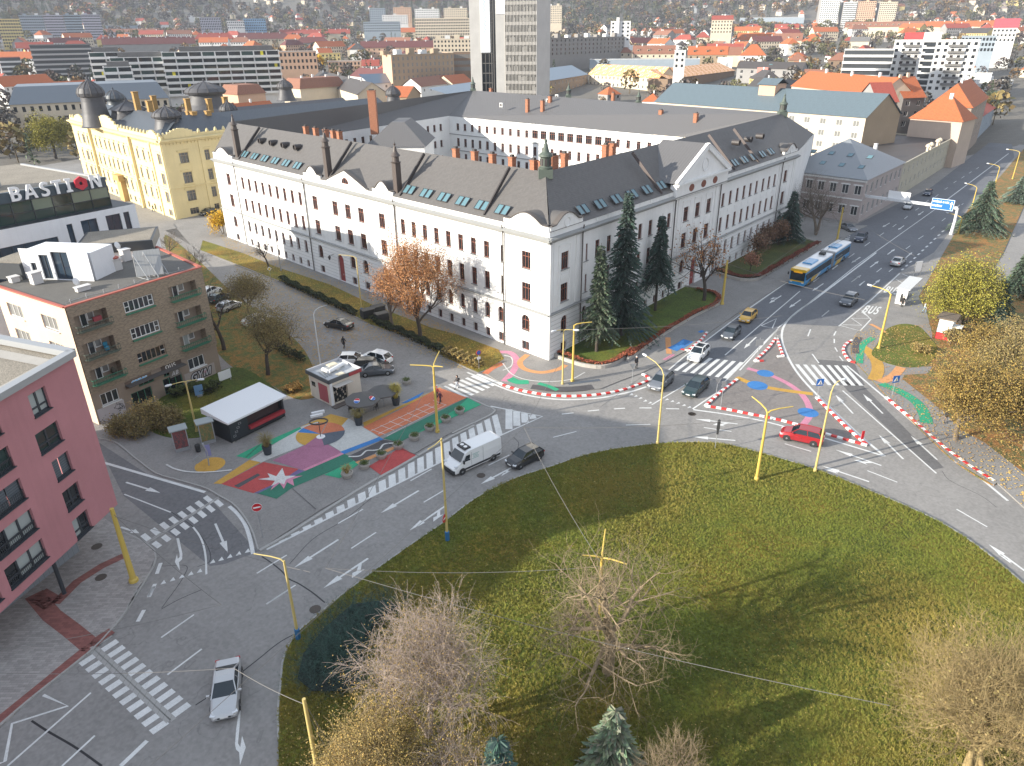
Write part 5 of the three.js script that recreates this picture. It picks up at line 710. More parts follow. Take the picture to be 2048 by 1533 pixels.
// o: t [x0, y0, x1, y1] ends of the eaves, at level h or at distance dist; dep depth; roof, rh; rows, cols, side cols; wall, rm
function block(name,label,o){
  const [x0,y0,x1,y1]=o.t;let a,b,h=o.h;
  if(o.dist){const hb=o.hb ?? Math.max(9,(o.rows||o.bands||2)*(o.fl ?? 3.1)+2.5),far=(d)=>{const p=rayAt((x0+x1)/2,(y0+y1)/2,d);return p.y-hb-hillH(p.x,p.z);};let d=240;while (d<2300&&far(d)>0) d+=8;const high=(o.rows ?? 0)>=3||o.bands||o.hold;if(high) d=clamp(d,o.dist*0.85,o.dist*1.4);if(o.dist2) o.dist2*=d/o.dist;o.dist=d;a=rayAt(x0,y0,o.dist);b=rayAt(x1,y1,o.dist2 ?? o.dist);h=(a.y+b.y)/2;} else {a=G(x0,y0,h);b=G(x1,y1,h);}
  a.y=b.y=0;const F=new Frame(a,b,a),w=F.len,dep=o.dep,sk=Math.tan(rad(o.skew ?? 0)),base=hillH((a.x+b.x)/2,(a.z+b.z)/2)-1 ,t=thing(name,label,o.cat ?? 'building',[a.x,0,a.z],0,o.group);
  landmarks.push([(a.x+b.x)/2+Math.sin(F.r)*-dep/2,(a.z+b.z)/2-Math.cos(F.r)*dep/2,Math.max(w,dep)/2,o.ph ?? null]);
  const P=(x,y,z)=>[x-z*sk,y,z],wall=F.mb(new MB()),fl=o.fl ?? 3.1,rows=o.rows ?? 0,cols=o.cols ?? 0,H0=Math.max(base,h-(o.vis ?? 60));
  const ww=o.ww ?? 1.3,wh=o.wh ?? 1.5,top0=o.top ?? 1.0,hs=[],deepLong=o.big?0.2:0.12;
  const ys=Array.from({length: rows},(_,i)=>h-top0-wh-i*fl);
  for(const y of ys) for(let i=0;i<cols;i++){const x=w*(i+0.5)/cols;hs.push([x-ww/2,x+ww/2,y,y+wh]);}
  wall.wall(0,w,base,h,0,hs,deepLong);
  const SF=(z0)=>{const c=P(w,0,0),d=P(w,0,-dep),A=V(...F.arr(...c)).add(a),B=V(...F.arr(...d)).add(a);return new Frame(A,B,a);},SL=()=>{const A=V(...F.arr(...P(0,0,-dep))).add(a),B=V(...F.arr(...P(0,0,0))).add(a);return new Frame(A,B,a);};
  const R=SF(),L=SL(),sc=o.side ?? 0,hsR=[],hsL=[];for(const y of ys) for(let i=0;i<sc;i++){const x=R.len*(i+0.5)/sc;hsR.push([x-ww/2,x+ww/2,y,y+wh]);hsL.push([x-ww/2,x+ww/2,y,y+wh]);}
  const sm=o.sideWall?new MB():wall;R.mb(sm).wall(0,R.len,base,h,0,hsR,deepLong);L.mb(sm).wall(0,L.len,base,h,0,hsL,deepLong);
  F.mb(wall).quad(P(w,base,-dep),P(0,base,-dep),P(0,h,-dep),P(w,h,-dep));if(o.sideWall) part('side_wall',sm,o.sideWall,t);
  // windows
  const fr=o.frame ?? townM.white,gl=o.glass ?? glass.dark;
  if(o.big){const wm=windowMesh(ww,wh,{frame: fr,glass: gl,nx: o.nx ?? 2,key: 'b'+name+(o.glass?1:0)+(o.key ?? '')});for(const q of hs) F.put(wm,t,(q[0]+q[1])/2,q[2],-deepLong*0.6);for(const q of hsR) R.put(wm,t,(q[0]+q[1])/2,q[2],-deepLong*0.6);for(const q of hsL) L.put(wm,t,(q[0]+q[1])/2,q[2],-deepLong*0.6);}
  else if(rows){const g=new MB();for(const [f,list] of [[F,hs],[R,hsR],[L,hsL]]){f.mb(g,-deepLong+0.005);for(const q of list) g.quad([q[0],q[2],0],[q[1],q[2],0],[q[1],q[3],0],[q[0],q[3],0]);} part('window',g,gl,t, 'stuff');}
  if(o.bands){const m=F.mb(new MB()),g=F.mb(new MB());for(let i=0;i<o.bands;i++){const y=h-0.4-(i+1)*fl;m.box(w/2,y,0.5,w+0.4,1.15,1.2);g.box(w/2,y+1.15,0.05,w-0.4,fl-1.15,0.1);} part('balcony_band',m,o.bandM ?? townM.white,t);part('window_band',g,bandDark,t);}
  part('wall',wall,o.wall,t);
  // roof
  const rm=new MB(),e=o.eave ?? 0.5,rh=o.rh ?? 4,kind=o.roof ?? 'flat';F.mb(rm);
  const A=P(-e,h,e),B=P(w+e,h,e),C=P(w+e,h,-dep-e),D=P(-e,h,-dep-e);
  if(kind==='flat'){rm.quad(P(0,h-0.25,0),P(w,h-0.25,0),P(w,h-0.25,-dep),P(0,h-0.25,-dep));const c=F.mb(new MB());c.bar(P(0,h+0.05,0),P(w,h+0.05,0),0.35,0.3).bar(P(w,h+0.05,0),P(w,h+0.05,-dep),0.35,0.3).bar(P(0,h+0.05,-dep),P(0,h+0.05,0),0.35,0.3);part('roof_edge',c,o.edge ?? o.wall,t);for(let i=0;i<(o.units ?? 0);i++){const x=w*(i+0.5)/o.units;part('roof_unit',F.mb(new MB()).box(x,h-0.3,-dep*0.5,Math.min(4,w/o.units*0.6),2.4+(i % 3)*0.5,3.5),i % 2?townM.white:o.wall,t);}}
  if(kind==='hip'){const k=Math.min(dep/2,w/2-0.01),r0=P(k,h+rh,-dep/2),r1=P(w-k,h+rh,-dep/2);rm.quad(A,B,r1,r0);rm.tri(B,C,r1);rm.quad(C,D,r0,r1);rm.tri(D,A,r0);}
  if(kind==='gable'){const r0=P(-e,h+rh,-dep/2),r1=P(w+e,h+rh,-dep/2);rm.quad(A,B,r1,r0);rm.quad(C,D,r0,r1);const g=F.mb(new MB());g.tri(P(w,h,0),P(w,h,-dep),P(w,h+rh,-dep/2));g.tri(P(0,h,-dep),P(0,h,0),P(0,h+rh,-dep/2));part('gable_wall',g,o.sideWall ?? o.wall,t);}
  if(kind==='gableZ'){const r0=P(w/2,h+rh,e),r1=P(w/2,h+rh,-dep-e);rm.quad(D,A,r0,r1);rm.quad(B,C,r1,r0);const g=F.mb(new MB());g.tri(P(0,h,0),P(w,h,0),P(w/2,h+rh,0));part('gable_wall',g,o.wall,t);}
  if(kind==='shed'){rm.quad(A,B,P(w+e,h+rh,-dep),P(-e,h+rh,-dep));}
  if(kind==='mansard'){const k=rh*0.45,q=(x,z)=>P(x,h+rh,z);rm.quad(A,B,q(w-k,-k),q(k,-k));rm.quad(B,C,q(w-k,-dep+k),q(w-k,-k));rm.quad(D,A,q(k,-k),q(k,-dep+k));rm.quad(q(k,-k),q(w-k,-k),q(w-k,-dep+k),q(k,-dep+k));rm.quad(C,D,q(k,-dep+k),q(w-k,-dep+k));}
  part('roof',rm,o.rm ?? townM.flat,t);
  const rr=rng(Math.round(x0*7+y0)),yr=(z)=>h+rh*(kind==='shed'?z/dep:1-Math.abs(z-dep/2)/(dep/2));
  for(let i=0;i<(o.chim ?? 0);i++){const x=w*(i+0.3+0.4*rr())/o.chim,z=dep*(0.42+0.1*rr());if(kind==='hip'&&(x<dep*0.4||x>w-dep*0.4)&&w>dep) continue;const m=F.mb(new MB());m.box(x-(-z)*sk*0,yr(z)-1.2,-z,1.0,2.6,0.7);part('chimney',m,o.chimM ?? townM.white,t);}
  for(let i=0;i<(o.dorm ?? 0);i++){const x=w*(i+0.5)/o.dorm,z=dep*0.16,y=yr(z),m=F.mb(new MB()).box(x,y-0.6,-z-1,2.2,2.2,2.2);const d=part('dormer',m,o.wall,t);part('dormer_window',F.mb(new MB()).quad([x-0.8,y+0.1,-z+0.12],[x+0.8,y+0.1,-z+0.12],[x+0.8,y+1.2,-z+0.12],[x-0.8,y+1.2,-z+0.12]),glass.dark,d);part('dormer_roof',F.mb(new MB()).box(x,y+1.6,-z-1,2.6,0.25,2.8),o.rm,d);}
  for(let i=0;i<(o.sky ?? 0);i++){const n=o.sky/2,x=w*((i % n)+0.7)/(n+0.4),u=i<n?0.28:0.55,z=dep/2*u,y=yr(z),s=Math.atan2(rh,dep/2),q=part('skylight',new MB().box(0,0,0,1.3,0.14,1.5),bandDark,t);q.rotation.order='YXZ';q.rotation.set(s,F.r,0);q.position.copy(F.pt(x,y+0.05,-z));part('pane',new MB().box(0,0.13,0,1.1,0.03,1.3),glass.sky,q);}
  t.userData.F=undefined;delete t.userData.F;return {t,F,w,h,dep,P,base};
}
const B=block,t5=(k,s)=>(x,y)=>[k+x/s,y/s];
// --- right of the white building
{
  const e0=[1548+60/3.406,250+305/3.406],e1=[1548+630/3.406,250+375/3.406];
  const s=B('street_house', 'pinkish grey two storey corner house with grey hipped roof and skylights on the avenue',{t: [...e0,...e1],h: 9.6,dep: 30,skew: -5,roof: 'hip',rh: 6.5,wall: M([0.42,0.36,0.34],{map: T.plaster}),rm: townM.tingrey,rows: 2,cols: 7,side: 8,ww: 1.5,wh: 2.3,fl: 4.6,top: 1.2,big: 1,sky: 8,glass: glass.mid,ph: 'the grey roofed corner house'});
  s.F.mb(new MB());const tr=new MB();s.F.mb(tr);cornice(tr,-0.3,s.w+0.3,8.9,[[0,0],[0.3,0.1],[0.45,0.5],[0,0.6]]);cornice(tr,0,s.w,4.9,[[0,0],[0.15,0.05],[0.15,0.25],[0,0.3]]);for(let i=0;i<7;i++){const x=s.w*(i+0.5)/7;for(const y of [1.4,6]) tr.box(x,y+2.1,0.08,2.1,0.25,0.16);} part('stucco_trim',tr,townM.white,s.t);
  const k0=[1548+885/3.406,250+268/3.406],k1=[1548+1225/3.406,250+88/3.406];
  const w2=B('street_house', 'long low cream street front with small windows and rounded parapet bumps along the avenue',{t: [...k0,...k1],h: 8.5,dep: 22,roof: 'flat',wall: M([0.46,0.42,0.33],{map: T.plaster}),rm: townM.darkroof,rows: 2,cols: 13,ww: 1.0,wh: 1.7,fl: 3.6,top: 1.2,big: 1,ph: 'the low cream front'});for(const x of [0.42,0.48,0.62,0.66]) part('parapet_bump',w2.F.mb(new MB()).box(w2.w*x,8.4,0,1.6,1.5,0.5).lathe(w2.w*x,9.9,0,[[0.8,0],[0.6,0.5],[0.2,0.8],[0,0.85]],8),townM.cream,w2.t);part('tall_vent',w2.F.mb(new MB()).lathe(w2.w*0.1,8,-9,[[0.6,0],[0.5,4],[0.6,4.2],[0,4.3]],10),townM.white,w2.t);
}
const q3=t5(1348,2.926),q2=t5(700,2.926);
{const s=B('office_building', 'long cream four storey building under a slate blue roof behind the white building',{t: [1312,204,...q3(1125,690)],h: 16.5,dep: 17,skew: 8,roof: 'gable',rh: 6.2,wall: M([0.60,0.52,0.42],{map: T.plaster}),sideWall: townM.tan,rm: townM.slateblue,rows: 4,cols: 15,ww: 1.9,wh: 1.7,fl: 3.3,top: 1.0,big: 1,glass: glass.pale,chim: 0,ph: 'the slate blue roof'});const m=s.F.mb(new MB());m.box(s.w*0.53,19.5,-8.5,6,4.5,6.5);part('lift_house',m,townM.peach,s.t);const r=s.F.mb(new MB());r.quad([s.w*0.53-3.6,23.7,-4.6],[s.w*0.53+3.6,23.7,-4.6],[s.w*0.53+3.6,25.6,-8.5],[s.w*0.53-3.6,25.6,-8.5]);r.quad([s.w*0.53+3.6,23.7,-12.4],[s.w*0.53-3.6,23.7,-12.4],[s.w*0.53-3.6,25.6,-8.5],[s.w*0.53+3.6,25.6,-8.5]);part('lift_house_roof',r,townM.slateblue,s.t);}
B('tenement', 'grey tenement with orange tiled roof in front of the tall chimney walls',{t: [...q3(1195,600),...q3(1310,598)],h: 17,dep: 14,roof: 'gable',rh: 6,wall: townM.grey,rm: townM.red,rows: 3,cols: 1,ww: 2.2,wh: 2,fl: 4,big: 1,nx: 3});
B('tenement', 'long orange tiled tenement row with pale chimney walls',{t: [...q3(690,505),...q3(1190,560)],h: 17.5,dep: 16,roof: 'gable',rh: 6,wall: townM.cream,rm: townM.orange,rows: 2,cols: 8,chim: 3,ph: 'the long orange row'});
B('tenement', 'dark grey tenement with white windows in the gap between the orange roofs',{t: [...q3(1345,575),...q3(1470,570)],h: 16.5,dep: 15,roof: 'gable',rh: 7,wall: M([0.15,0.14,0.135],{map: T.plaster}),rm: townM.orange,rows: 3,cols: 2,ww: 1.8,wh: 1.8,fl: 3.6,big: 1,chim: 2,chimM: townM.cream});
{const s=B('tenement', 'large orange hipped corner tenement with cream gable front above the avenue',{t: [...q3(1385,692),...q3(1690,714)],h: 13.8,dep: 13,skew: -3,roof: 'hip',rh: 6.8,wall: M([0.52,0.41,0.33],{map: T.plaster}),rm: townM.orange,rows: 0,cols: 0,chim: 1,chimM: townM.white,ph: 'the orange corner tenement'});}
B('tenement', 'orange roofed street wing running up the avenue behind the corner tenement',{t: [...q3(1745,632),...q3(1838,572)],h: 16,dep: 13,roof: 'hip',rh: 7,wall: M([0.34,0.27,0.22],{map: T.plaster}),rm: townM.orange,rows: 4,cols: 6,ww: 1.4,wh: 1.9,fl: 3.3,big: 1,chim: 2});
B('tenement', 'pale grey street house below the red lettered sign on the avenue',{t: [...q3(1790,690),...q3(1880,630)],h: 9,dep: 12,roof: 'gable',rh: 3,wall: townM.greyblue,rm: townM.red,rows: 2,cols: 4,big: 1});
B('office_building', 'grey low office at the bend of the avenue',{t: [...q3(1840,500),...q3(1990,470)],h: 11,dep: 20,wall: townM.white,rows: 3,cols: 6,units: 2});
const q5=t5(1360,5.689),q6=t5(1688,5.689),q4=t5(1020,5.689),qa3=t5(680,5.689),qa2=t5(340,5.689),qa1=t5(0,5.689);
{const s=B('apartment_house', 'brown gabled apartment house with pink stair tower',{t: [...q5(650,775),...q5(1385,790)],h: 17,dep: 12,roof: 'gable',rh: 4,wall: townM.grey,rm: townM.darkroof,rows: 2,cols: 6,ww: 1.8,wh: 2,fl: 3.4,big: 1,ph: 'the pink stair tower'});part('stair_tower',s.F.mb(new MB()).box(s.w*0.43,5,0.8,7,12.8,3),townM.pink,s.t);part('roof_window',s.F.mb(new MB()).box(s.w*0.5,19.2,-4.4,2.4,0.5,2.4),glass.sky,s.t);}
B('hall', 'cream hall under a long rust streaked red roof',{t: [1178,149,1318,157],h: 13.5,dep: 16,roof: 'gable',rh: 6.2,wall: M([0.66,0.56,0.42],{map: T.plaster}),rm: townM.rust,rows: 2,cols: 17,ww: 1.2,wh: 1.9,fl: 4,top: 0.5,big: 1,ph: 'the rusty roof'});
B('hall', 'second rust streaked red roof wing with a small gabled dormer',{t: [1336,158,1470,141],h: 13.5,dep: 13,roof: 'shed',rh: 5,wall: townM.brown,rm: townM.rust,dorm: 0});
{B('hall', 'brown walled block under a dark blue tin roof with small roof vents',{t: [1083,164,1176,149],h: 13.5,dep: 17,skew: 38,roof: 'shed',rh: 5.2,wall: M([0.34,0.25,0.17],{map: T.plaster}),rm: townM.tinblue,rows: 2,cols: 13,ww: 1.2,wh: 1.7,fl: 4,big: 1,sideWall: townM.white,ph: 'the blue tin roof'});}
B('hall', 'low shallow pitched blue grey tin roof beside the tower foot',{t: [930,200,1082,172],h: 10.5,dep: 20,roof: 'shed',rh: 5,wall: townM.white,rm: townM.tinblue});
B('house', 'white gabled house with dark blue roof beside a small dome',{t: [...q2(110,490),...q2(375,478)],h: 14,dep: 14,roof: 'shed',rh: 4.5,wall: townM.white,rm: M([0.03,0.07,0.13],{map: T.seam,rough: 0.3}),rows: 2,cols: 4,big: 1});
B('house', 'white house with rusty red tiled roof below the tan block',{t: [...q2(415,510),...q2(600,487)],h: 13,dep: 13,roof: 'gable',rh: 4.5,wall: townM.white,rm: townM.oldtile,rows: 1,cols: 5});B('house', 'small orange roofed house in the shade of the tower',{t: [...q2(600,492),...q2(716,480)],h: 13,dep: 13,roof: 'gable',rh: 4.5,wall: townM.cream,rm: townM.orange});B('house', 'small orange gable behind the courtyard roof of the white building',{t: [...q2(330,570),...q2(412,552)],h: 15,dep: 9,roof: 'gableZ',rh: 4,wall: townM.tan,rm: townM.orange});
B('house', 'grey roofed old house with pale chimneys behind the domes',{t: [620,160,715,190],h: 15,dep: 14,roof: 'gable',rh: 5,wall: townM.cream,rm: townM.darkroof,chim: 4});B('house', 'brown tiled house beside the palace domes',{t: [475,190,530,186],h: 15,dep: 16,roof: 'mansard',rh: 4,wall: townM.peach,rm: townM.oldtile});B('house', 'old brown roofed house with long chimney stacks',{t: [600,178,690,172],h: 16,dep: 16,roof: 'mansard',rh: 4.5,wall: townM.cream,rm: townM.oldtile,chim: 3});B('house', 'maroon roofed old house with white gable',{t: [700,152,775,160],h: 15,dep: 15,roof: 'gable',rh: 5,wall: townM.white,rm: townM.maroon,chim: 2});
// --- the tower
{
  const d=312,a=rayAt(943,160,d).setY(0),b=rayAt(1012,165,d).setY(0),c=rayAt(1073,160,d-4).setY(0),H=96,F=new Frame(a,b,a),F2=new Frame(b,c,a),t=thing('office_tower', 'tall pale concrete office tower with white banner and striped glass front', 'tower',[a.x,0,a.z]);landmarks.push([a.x+12,a.z-8,24, 'the tall tower']);
  const pc=M([0.55,0.53,0.50],{map: T.plaster}),w=F.len,g=F.mb(new MB());g.box(w*0.15,0,-8,w*0.32,H,16);g.box(w*0.86,0,-8,w*0.28,H,16);part('concrete_core',g,pc,t);const gl=F.mb(new MB());gl.box(w*0.51,0,-7.4,w*0.44,H,14);part('stair_glazing',gl,glass.dark,t);const mull=F.mb(new MB());for(let i=0;i<27;i++) mull.box(w*0.46,i*3.6,-0.3,w*0.34,0.3,0.3);for(const x of [0.32,0.42,0.53]) mull.box(w*x,0,-0.3,0.2,H,0.3);mull.box(w*0.66,0,-0.1,0.35,H,0.5);mull.box(w*0.6,0,-0.15,0.35,H,0.4);part('mullion',mull,M([0.14,0.13,0.12]),t);
  const ban=document.createElement('canvas');ban.width=128;ban.height=1024;const x=ban.getContext('2d');x.fillStyle='#f3f5f8';x.fillRect(0,0,128,1024);x.strokeStyle='#9fb2c8';x.lineWidth=5;x.beginPath();for(let i=0;i<26;i++) x.lineTo(46+(i % 2)*26,640+i*11);x.stroke();x.strokeStyle='#c5d0dd';x.beginPath();for(let i=0;i<20;i++) x.lineTo(80+(i % 2)*18,660+i*12);x.stroke();const bt=new THREE.CanvasTexture(ban);bt.colorSpace=THREE.SRGBColorSpace;const bm=new THREE.MeshStandardMaterial({map: bt,roughness: 0.7}),y0=rayAt(970,105,d).y,bo=part('banner',new THREE.BoxGeometry(w*0.27,H-y0,0.15),bm,t);bo.position.copy(F.pt(w*0.43,(H+y0)/2,0.15));bo.rotation.y=F.r;const b2=part('banner',F.mb(new MB()).box(w*0.87,rayAt(1000,28,d).y,0.1,w*0.26,30,0.12),M([0.85,0.86,0.88]),t);
  const s=F2.mb(new MB()),gg=F2.mb(new MB()),w2=F2.len;gg.box(w2/2,0,-8,w2,H,16);part('glass_front',gg,glass.dark,t);for(let i=0;i<28;i++) s.box(w2/2,i*3.5+0.4,0.05,w2+0.1,1.15,0.3);part('spandrel_band',s,M([0.30,0.285,0.27]),t);const v=F2.mb(new MB());for(let i=0;i<=22;i++) v.box(w2*i/22,0,0.22,0.14,H,0.25);part('facade_fin',v,M([0.45,0.43,0.40]),t);part('curtain',(()=>{const m=F2.mb(new MB()),r=rng(77);for(let i=0;i<28;i++) for(let j=0;j<22;j++) if(r()<0.34) m.box(w2*(j+0.5)/22,i*3.5+1.6,0.02,w2/26,1.2+r()*0.8,0.05);return m;})(),M([0.5,0.47,0.42]),t, 'stuff');const sd=new Frame(c,V(c.x+6,0,c.z-15),a);part('side_wall',sd.mb(new MB()).wall(0,sd.len,0,H,0),pc,t);part('roof_plant',F.mb(new MB()).box(w,H,-8,w,4,8),pc,t);
}
// --- middle distance, west to east; tops by sight line and distance
const fb=(name,label,t,dist,dep,o)=>B(name,label,{t,dist,dep,...o});
fb('museum', 'long cream building with big blue grey mansard roof behind the palace',[20,214,335,192],262,30,{roof: 'mansard',rh: 7,wall: townM.cream,rm: M([0.17,0.20,0.235],{map: T.seam,rough: 0.45}),rows: 2,cols: 20,wh: 2.2,fl: 4.5,side: 6,ph: 'the blue grey mansard roof'});
fb('apartment_slab', 'yellow panel apartment block at the western edge',[-8,38,38,38],900,14,{wall: townM.yellow,rows: 9,cols: 9,ww: 1.6,wh: 1.6,ph: 'the yellow panel block'});
[['grey blue',36,84,townM.greyblue],['dusty pink',85,124,townM.lilac],['pale blue',125,160,townM.greyblue],['lilac',161,198,townM.lilac]].forEach(([c,a,b,m],i)=>fb('apartment_slab', `${c} section of the long panel slab with small dark windows, ${['west end', 'second section', 'third section', 'east end'][i]}`,[a,31-i*0.5,b,30.5-i*0.5],850,14,{wall: m,rows: 9,cols: 12,ww: 1.5,wh: 1.4,units: 2,ph: 'the long panel slab'}));
{fb('apartment_slab', 'dark balcony slab with white ribbons and salmon end walls',[58,93,178,85],480,14,{wall: townM.grey,bands: 7,fl: 3.1,bandM: M([0.42,0.41,0.40]),ph: 'the dark balcony slab'});const s=fb('apartment_slab', 'salmon end wall with white top of the dark balcony slab',[29,91,44,92],482,13,{wall: townM.pink,ph: null});part('white_top',s.F.mb(new MB()).box(s.w/2,s.h-4,-6,s.w+0.4,4.6,13.5),townM.white,s.t);const s2=fb('apartment_slab', 'salmon stair wall farther back beside the dark slab',[14,75,27,75],520,13,{wall: townM.pink});part('white_top',s2.F.mb(new MB()).box(s2.w/2,s2.h-4,-6,s2.w+0.4,4.6,13.5),townM.white,s2.t);fb('apartment_slab', 'low salmon and maroon balcony block at the western edge',[-5,112,40,117],470,12,{wall: townM.pink,bands: 4});fb('apartment_slab', 'white penthouse row on top of the dark balcony slab',[30,78,95,77],484,10,{wall: townM.white,rows: 1,cols: 12});}
{// white terrace block
  const mk=(lab,t,d,n)=>{const s=fb('terrace_block',lab,t,d,14,{wall: townM.white,fl: 3.1,hold: 1,hb: n*3.1+3,ph: 'the white balcony block'});for(let i=0;i<n;i++){const y=s.h-(i+1)*3.1;part('balcony',s.F.mb(new MB()).box(s.w/2,y-0.25,0.7,s.w+0.6,1.25,1.6),townM.white,s.t);const bays=Math.max(2,Math.round(s.w/6.5));for(let j=0;j<bays;j++){const x=s.w*(j+0.5)/bays,bw=s.w/bays;part('window',s.F.mb(new MB()).box(x,y+1.0,0.06,bw-0.7,2.0,0.1),(i*5+j) % 3?glass.dark:glass.green,s.t);if((i*7+j*3) % 17===4) part('yellow_panel',s.F.mb(new MB()).box(x+1,y+1,0.2,1.5,2,0.1),M([0.62,0.55,0.02]),s.t);}} part('penthouse',s.F.mb(new MB()).box(s.w*0.55,s.h-0.3,-6,s.w*0.8,2.9,8),townM.flat,s.t);return s;};
  mk('long white balcony block with dark glazing and lime panels, main wing',[322,108,556,98],330,7);mk('white stepped terrace wing in front of the long balcony block',[218,118,330,112],332,5);mk('lower white terrace step nearest the palace domes',[205,134,262,135],318,4);mk('white terrace tail beside the dark slab',[176,106,240,104],350,5);
}
fb('school', 'peach and cream three storey school with flat roof beside the balcony block',[556,101,632,104],380,22,{wall: townM.peach,rows: 3,cols: 9,wh: 2,fl: 3.8,edge: townM.white,ph: 'the peach school'});fb('school', 'yellow and grey end wing of the peach school',[634,108,680,106],385,20,{wall: townM.yellow,rows: 2,cols: 6});fb('school', 'orange cream low wing with a row of small windows',[655,124,742,120],335,18,{wall: townM.peach,rows: 2,cols: 12,wh: 1.8,edge: townM.white,ph: 'the orange cream wing'});
{const s=fb('apartment_house', 'tan stone faced apartment block with rooftop pergolas',[782,114,907,103],325,26,{skew: 24,dist2: 345,wall: townM.tan,sideWall: townM.peach,rows: 4,cols: 14,ww: 1.2,wh: 1.9,fl: 3.4,glass: glass.pale,units: 5,ph: 'the tan block'});}
fb('office_building', 'dark brown ribbed office slab between the tan block and the tower',[907,106,944,104],350,16,{wall: townM.brown,rows: 3,cols: 10,wh: 2.2,ww: 1.0,fl: 3.6,glass: glass.pale});fb('apartment_house', 'cream apartment block with roof sheds west of the tower',[866,79,943,77],450,14,{wall: townM.cream,rows: 4,cols: 11,units: 4,ph: 'the cream block'});
fb('tenement', 'maroon roofed tenement row with white chimneys',[722,98,866,92],420,13,{roof: 'gable',rh: 6,wall: townM.peach,rm: townM.maroon,rows: 2,cols: 14,chim: 7,ph: 'the maroon row'});fb('tenement', 'bright orange hipped roof beside the maroon row',[694,100,730,98],418,14,{roof: 'hip',rh: 5,wall: townM.cream,rm: townM.orange});
fb('tenement', 'long bright orange roof below the ribbed slab',[790,66,880,63],650,14,{roof: 'gable',rh: 6,wall: townM.cream,rm: townM.orange,chim: 5});
fb('office_building', 'white tall end block of the blue grey slab',[707,32,731,32],800,20,{wall: townM.white,rows: 0});fb('office_building', 'blue grey slab under the wooded hill',[726,45,800,42],790,16,{wall: townM.greyblue,rows: 4,cols: 20});fb('office_building', 'long pale ribbed slab west of the tower',[829,37,944,36],780,18,{wall: townM.cream,rows: 8,cols: 34,ww: 1.4,wh: 1.9,fl: 3.3,ph: 'the ribbed slab'});fb('apartment_slab', 'small grey blue tower block with white side',[738,17,770,16],900,16,{wall: townM.greyblue,sideWall: townM.white,rows: 7,cols: 8});fb('apartment_slab', 'twin beige and white tower block under the dark firs',[786,16,822,14],900,16,{wall: townM.peach,rows: 7,cols: 8,units: 1});fb('apartment_slab', 'white tower block with many small windows',[829,19,878,17],900,16,{wall: townM.white,rows: 6,cols: 14,units: 2});fb('apartment_slab', 'cream white tower block beside the tower edge',[887,17,934,16],900,16,{wall: townM.cream,rows: 6,cols: 12,units: 2});fb('office_building', 'white block with stepped roof in front of the tower blocks',[764,30,815,30],850,18,{wall: townM.white,rows: 4,cols: 10,units: 1});
fb('office_building', 'white office with columns and a tall stair block',[377,34,400,34],850,22,{wall: townM.white});fb('office_building', 'pale grey office slab with vertical ribs',[398,35,440,35],856,18,{wall: townM.lilac,rows: 5,cols: 12,wh: 2});fb('office_building', 'white low stepped block before the blue building',[453,44,487,40],800,20,{wall: townM.white,rows: 3,cols: 9});fb('office_building', 'sky blue clinic block with white end wall',[486,38,530,37],806,20,{wall: townM.blue,rows: 5,cols: 12,ph: 'the sky blue block'});
fb('tenement', 'long red tiled tenement with white chimneys behind the balcony block',[388,80,470,77],460,13,{roof: 'hip',rh: 7,wall: townM.cream,rm: townM.red,chim: 7});fb('tenement', 'long dark brown tenement roof with white chimneys',[470,81,583,75],462,13,{roof: 'hip',rh: 7,wall: townM.cream,rm: townM.maroon,chim: 7,rows: 1,cols: 16});fb('tenement', 'dark maroon tenement roof west of the red one',[205,92,390,85],465,13,{roof: 'gable',rh: 7,wall: townM.grey,rm: townM.maroon,chim: 18});fb('tenement', 'pinkish long roof row with tiny dormers',[200,68,400,60],620,13,{roof: 'gable',rh: 5,wall: townM.lilac,rm: townM.oldtile,chim: 10,rows: 1,cols: 30});fb('tenement', 'dark roofed tenement behind the peach school',[590,88,660,84],470,14,{roof: 'hip',rh: 6,wall: townM.grey,rm: townM.maroon,chim: 3});fb('tenement', 'red tiled row beyond the dark tenement',[560,70,700,66],620,14,{roof: 'gable',rh: 6,wall: townM.cream,rm: townM.red,chim: 12});
fb('warehouse', 'pale grey flat warehouse among the bare trees',[200,53,280,50],700,20,{wall: townM.greyblue});
fb('apartment_slab', 'cream slab block under the hill east of the tower',[1078,11,1124,12],900,14,{wall: townM.cream,sideWall: townM.peach,rows: 8,cols: 12,units: 3});fb('apartment_house', 'long grey apartment row east of the tower',[1074,82,1250,69],430,13,{dist2: 500,wall: M([0.27,0.25,0.23],{map: T.plaster}),rows: 4,cols: 22,wh: 1.6,units: 9,ph: 'the grey row'});{const s=fb('apartment_house', 'white modern apartment block with balconies and slim lift shaft',[1222,42,1262,43],500,14,{wall: townM.white,sideWall: townM.greyblue,rows: 5,cols: 4,ww: 1.8,ph: 'the white modern block'});part('lift_shaft',s.F.mb(new MB()).box(s.w*0.35,s.h-20,0.6,2.6,23,2.6),townM.white,s.t);}
fb('hall', 'white flat roofed hall east of the tower',[1077,107,1120,106],340,22,{wall: townM.white,edge: townM.white});fb('hall', 'grey roof plant hall with many ducts',[1116,104,1152,103],338,20,{wall: townM.grey,units: 5});fb('hall', 'white cube hall beside the ducts',[1152,102,1180,103],330,20,{wall: townM.white});fb('hall', 'low flat pale hall before the dormer row',[1180,115,1400,122],300,18,{wall: townM.greyblue,edge: townM.white});fb('hall', 'white lift cube on the low pale hall',[1436,115,1466,116],262,12,{wall: townM.white});
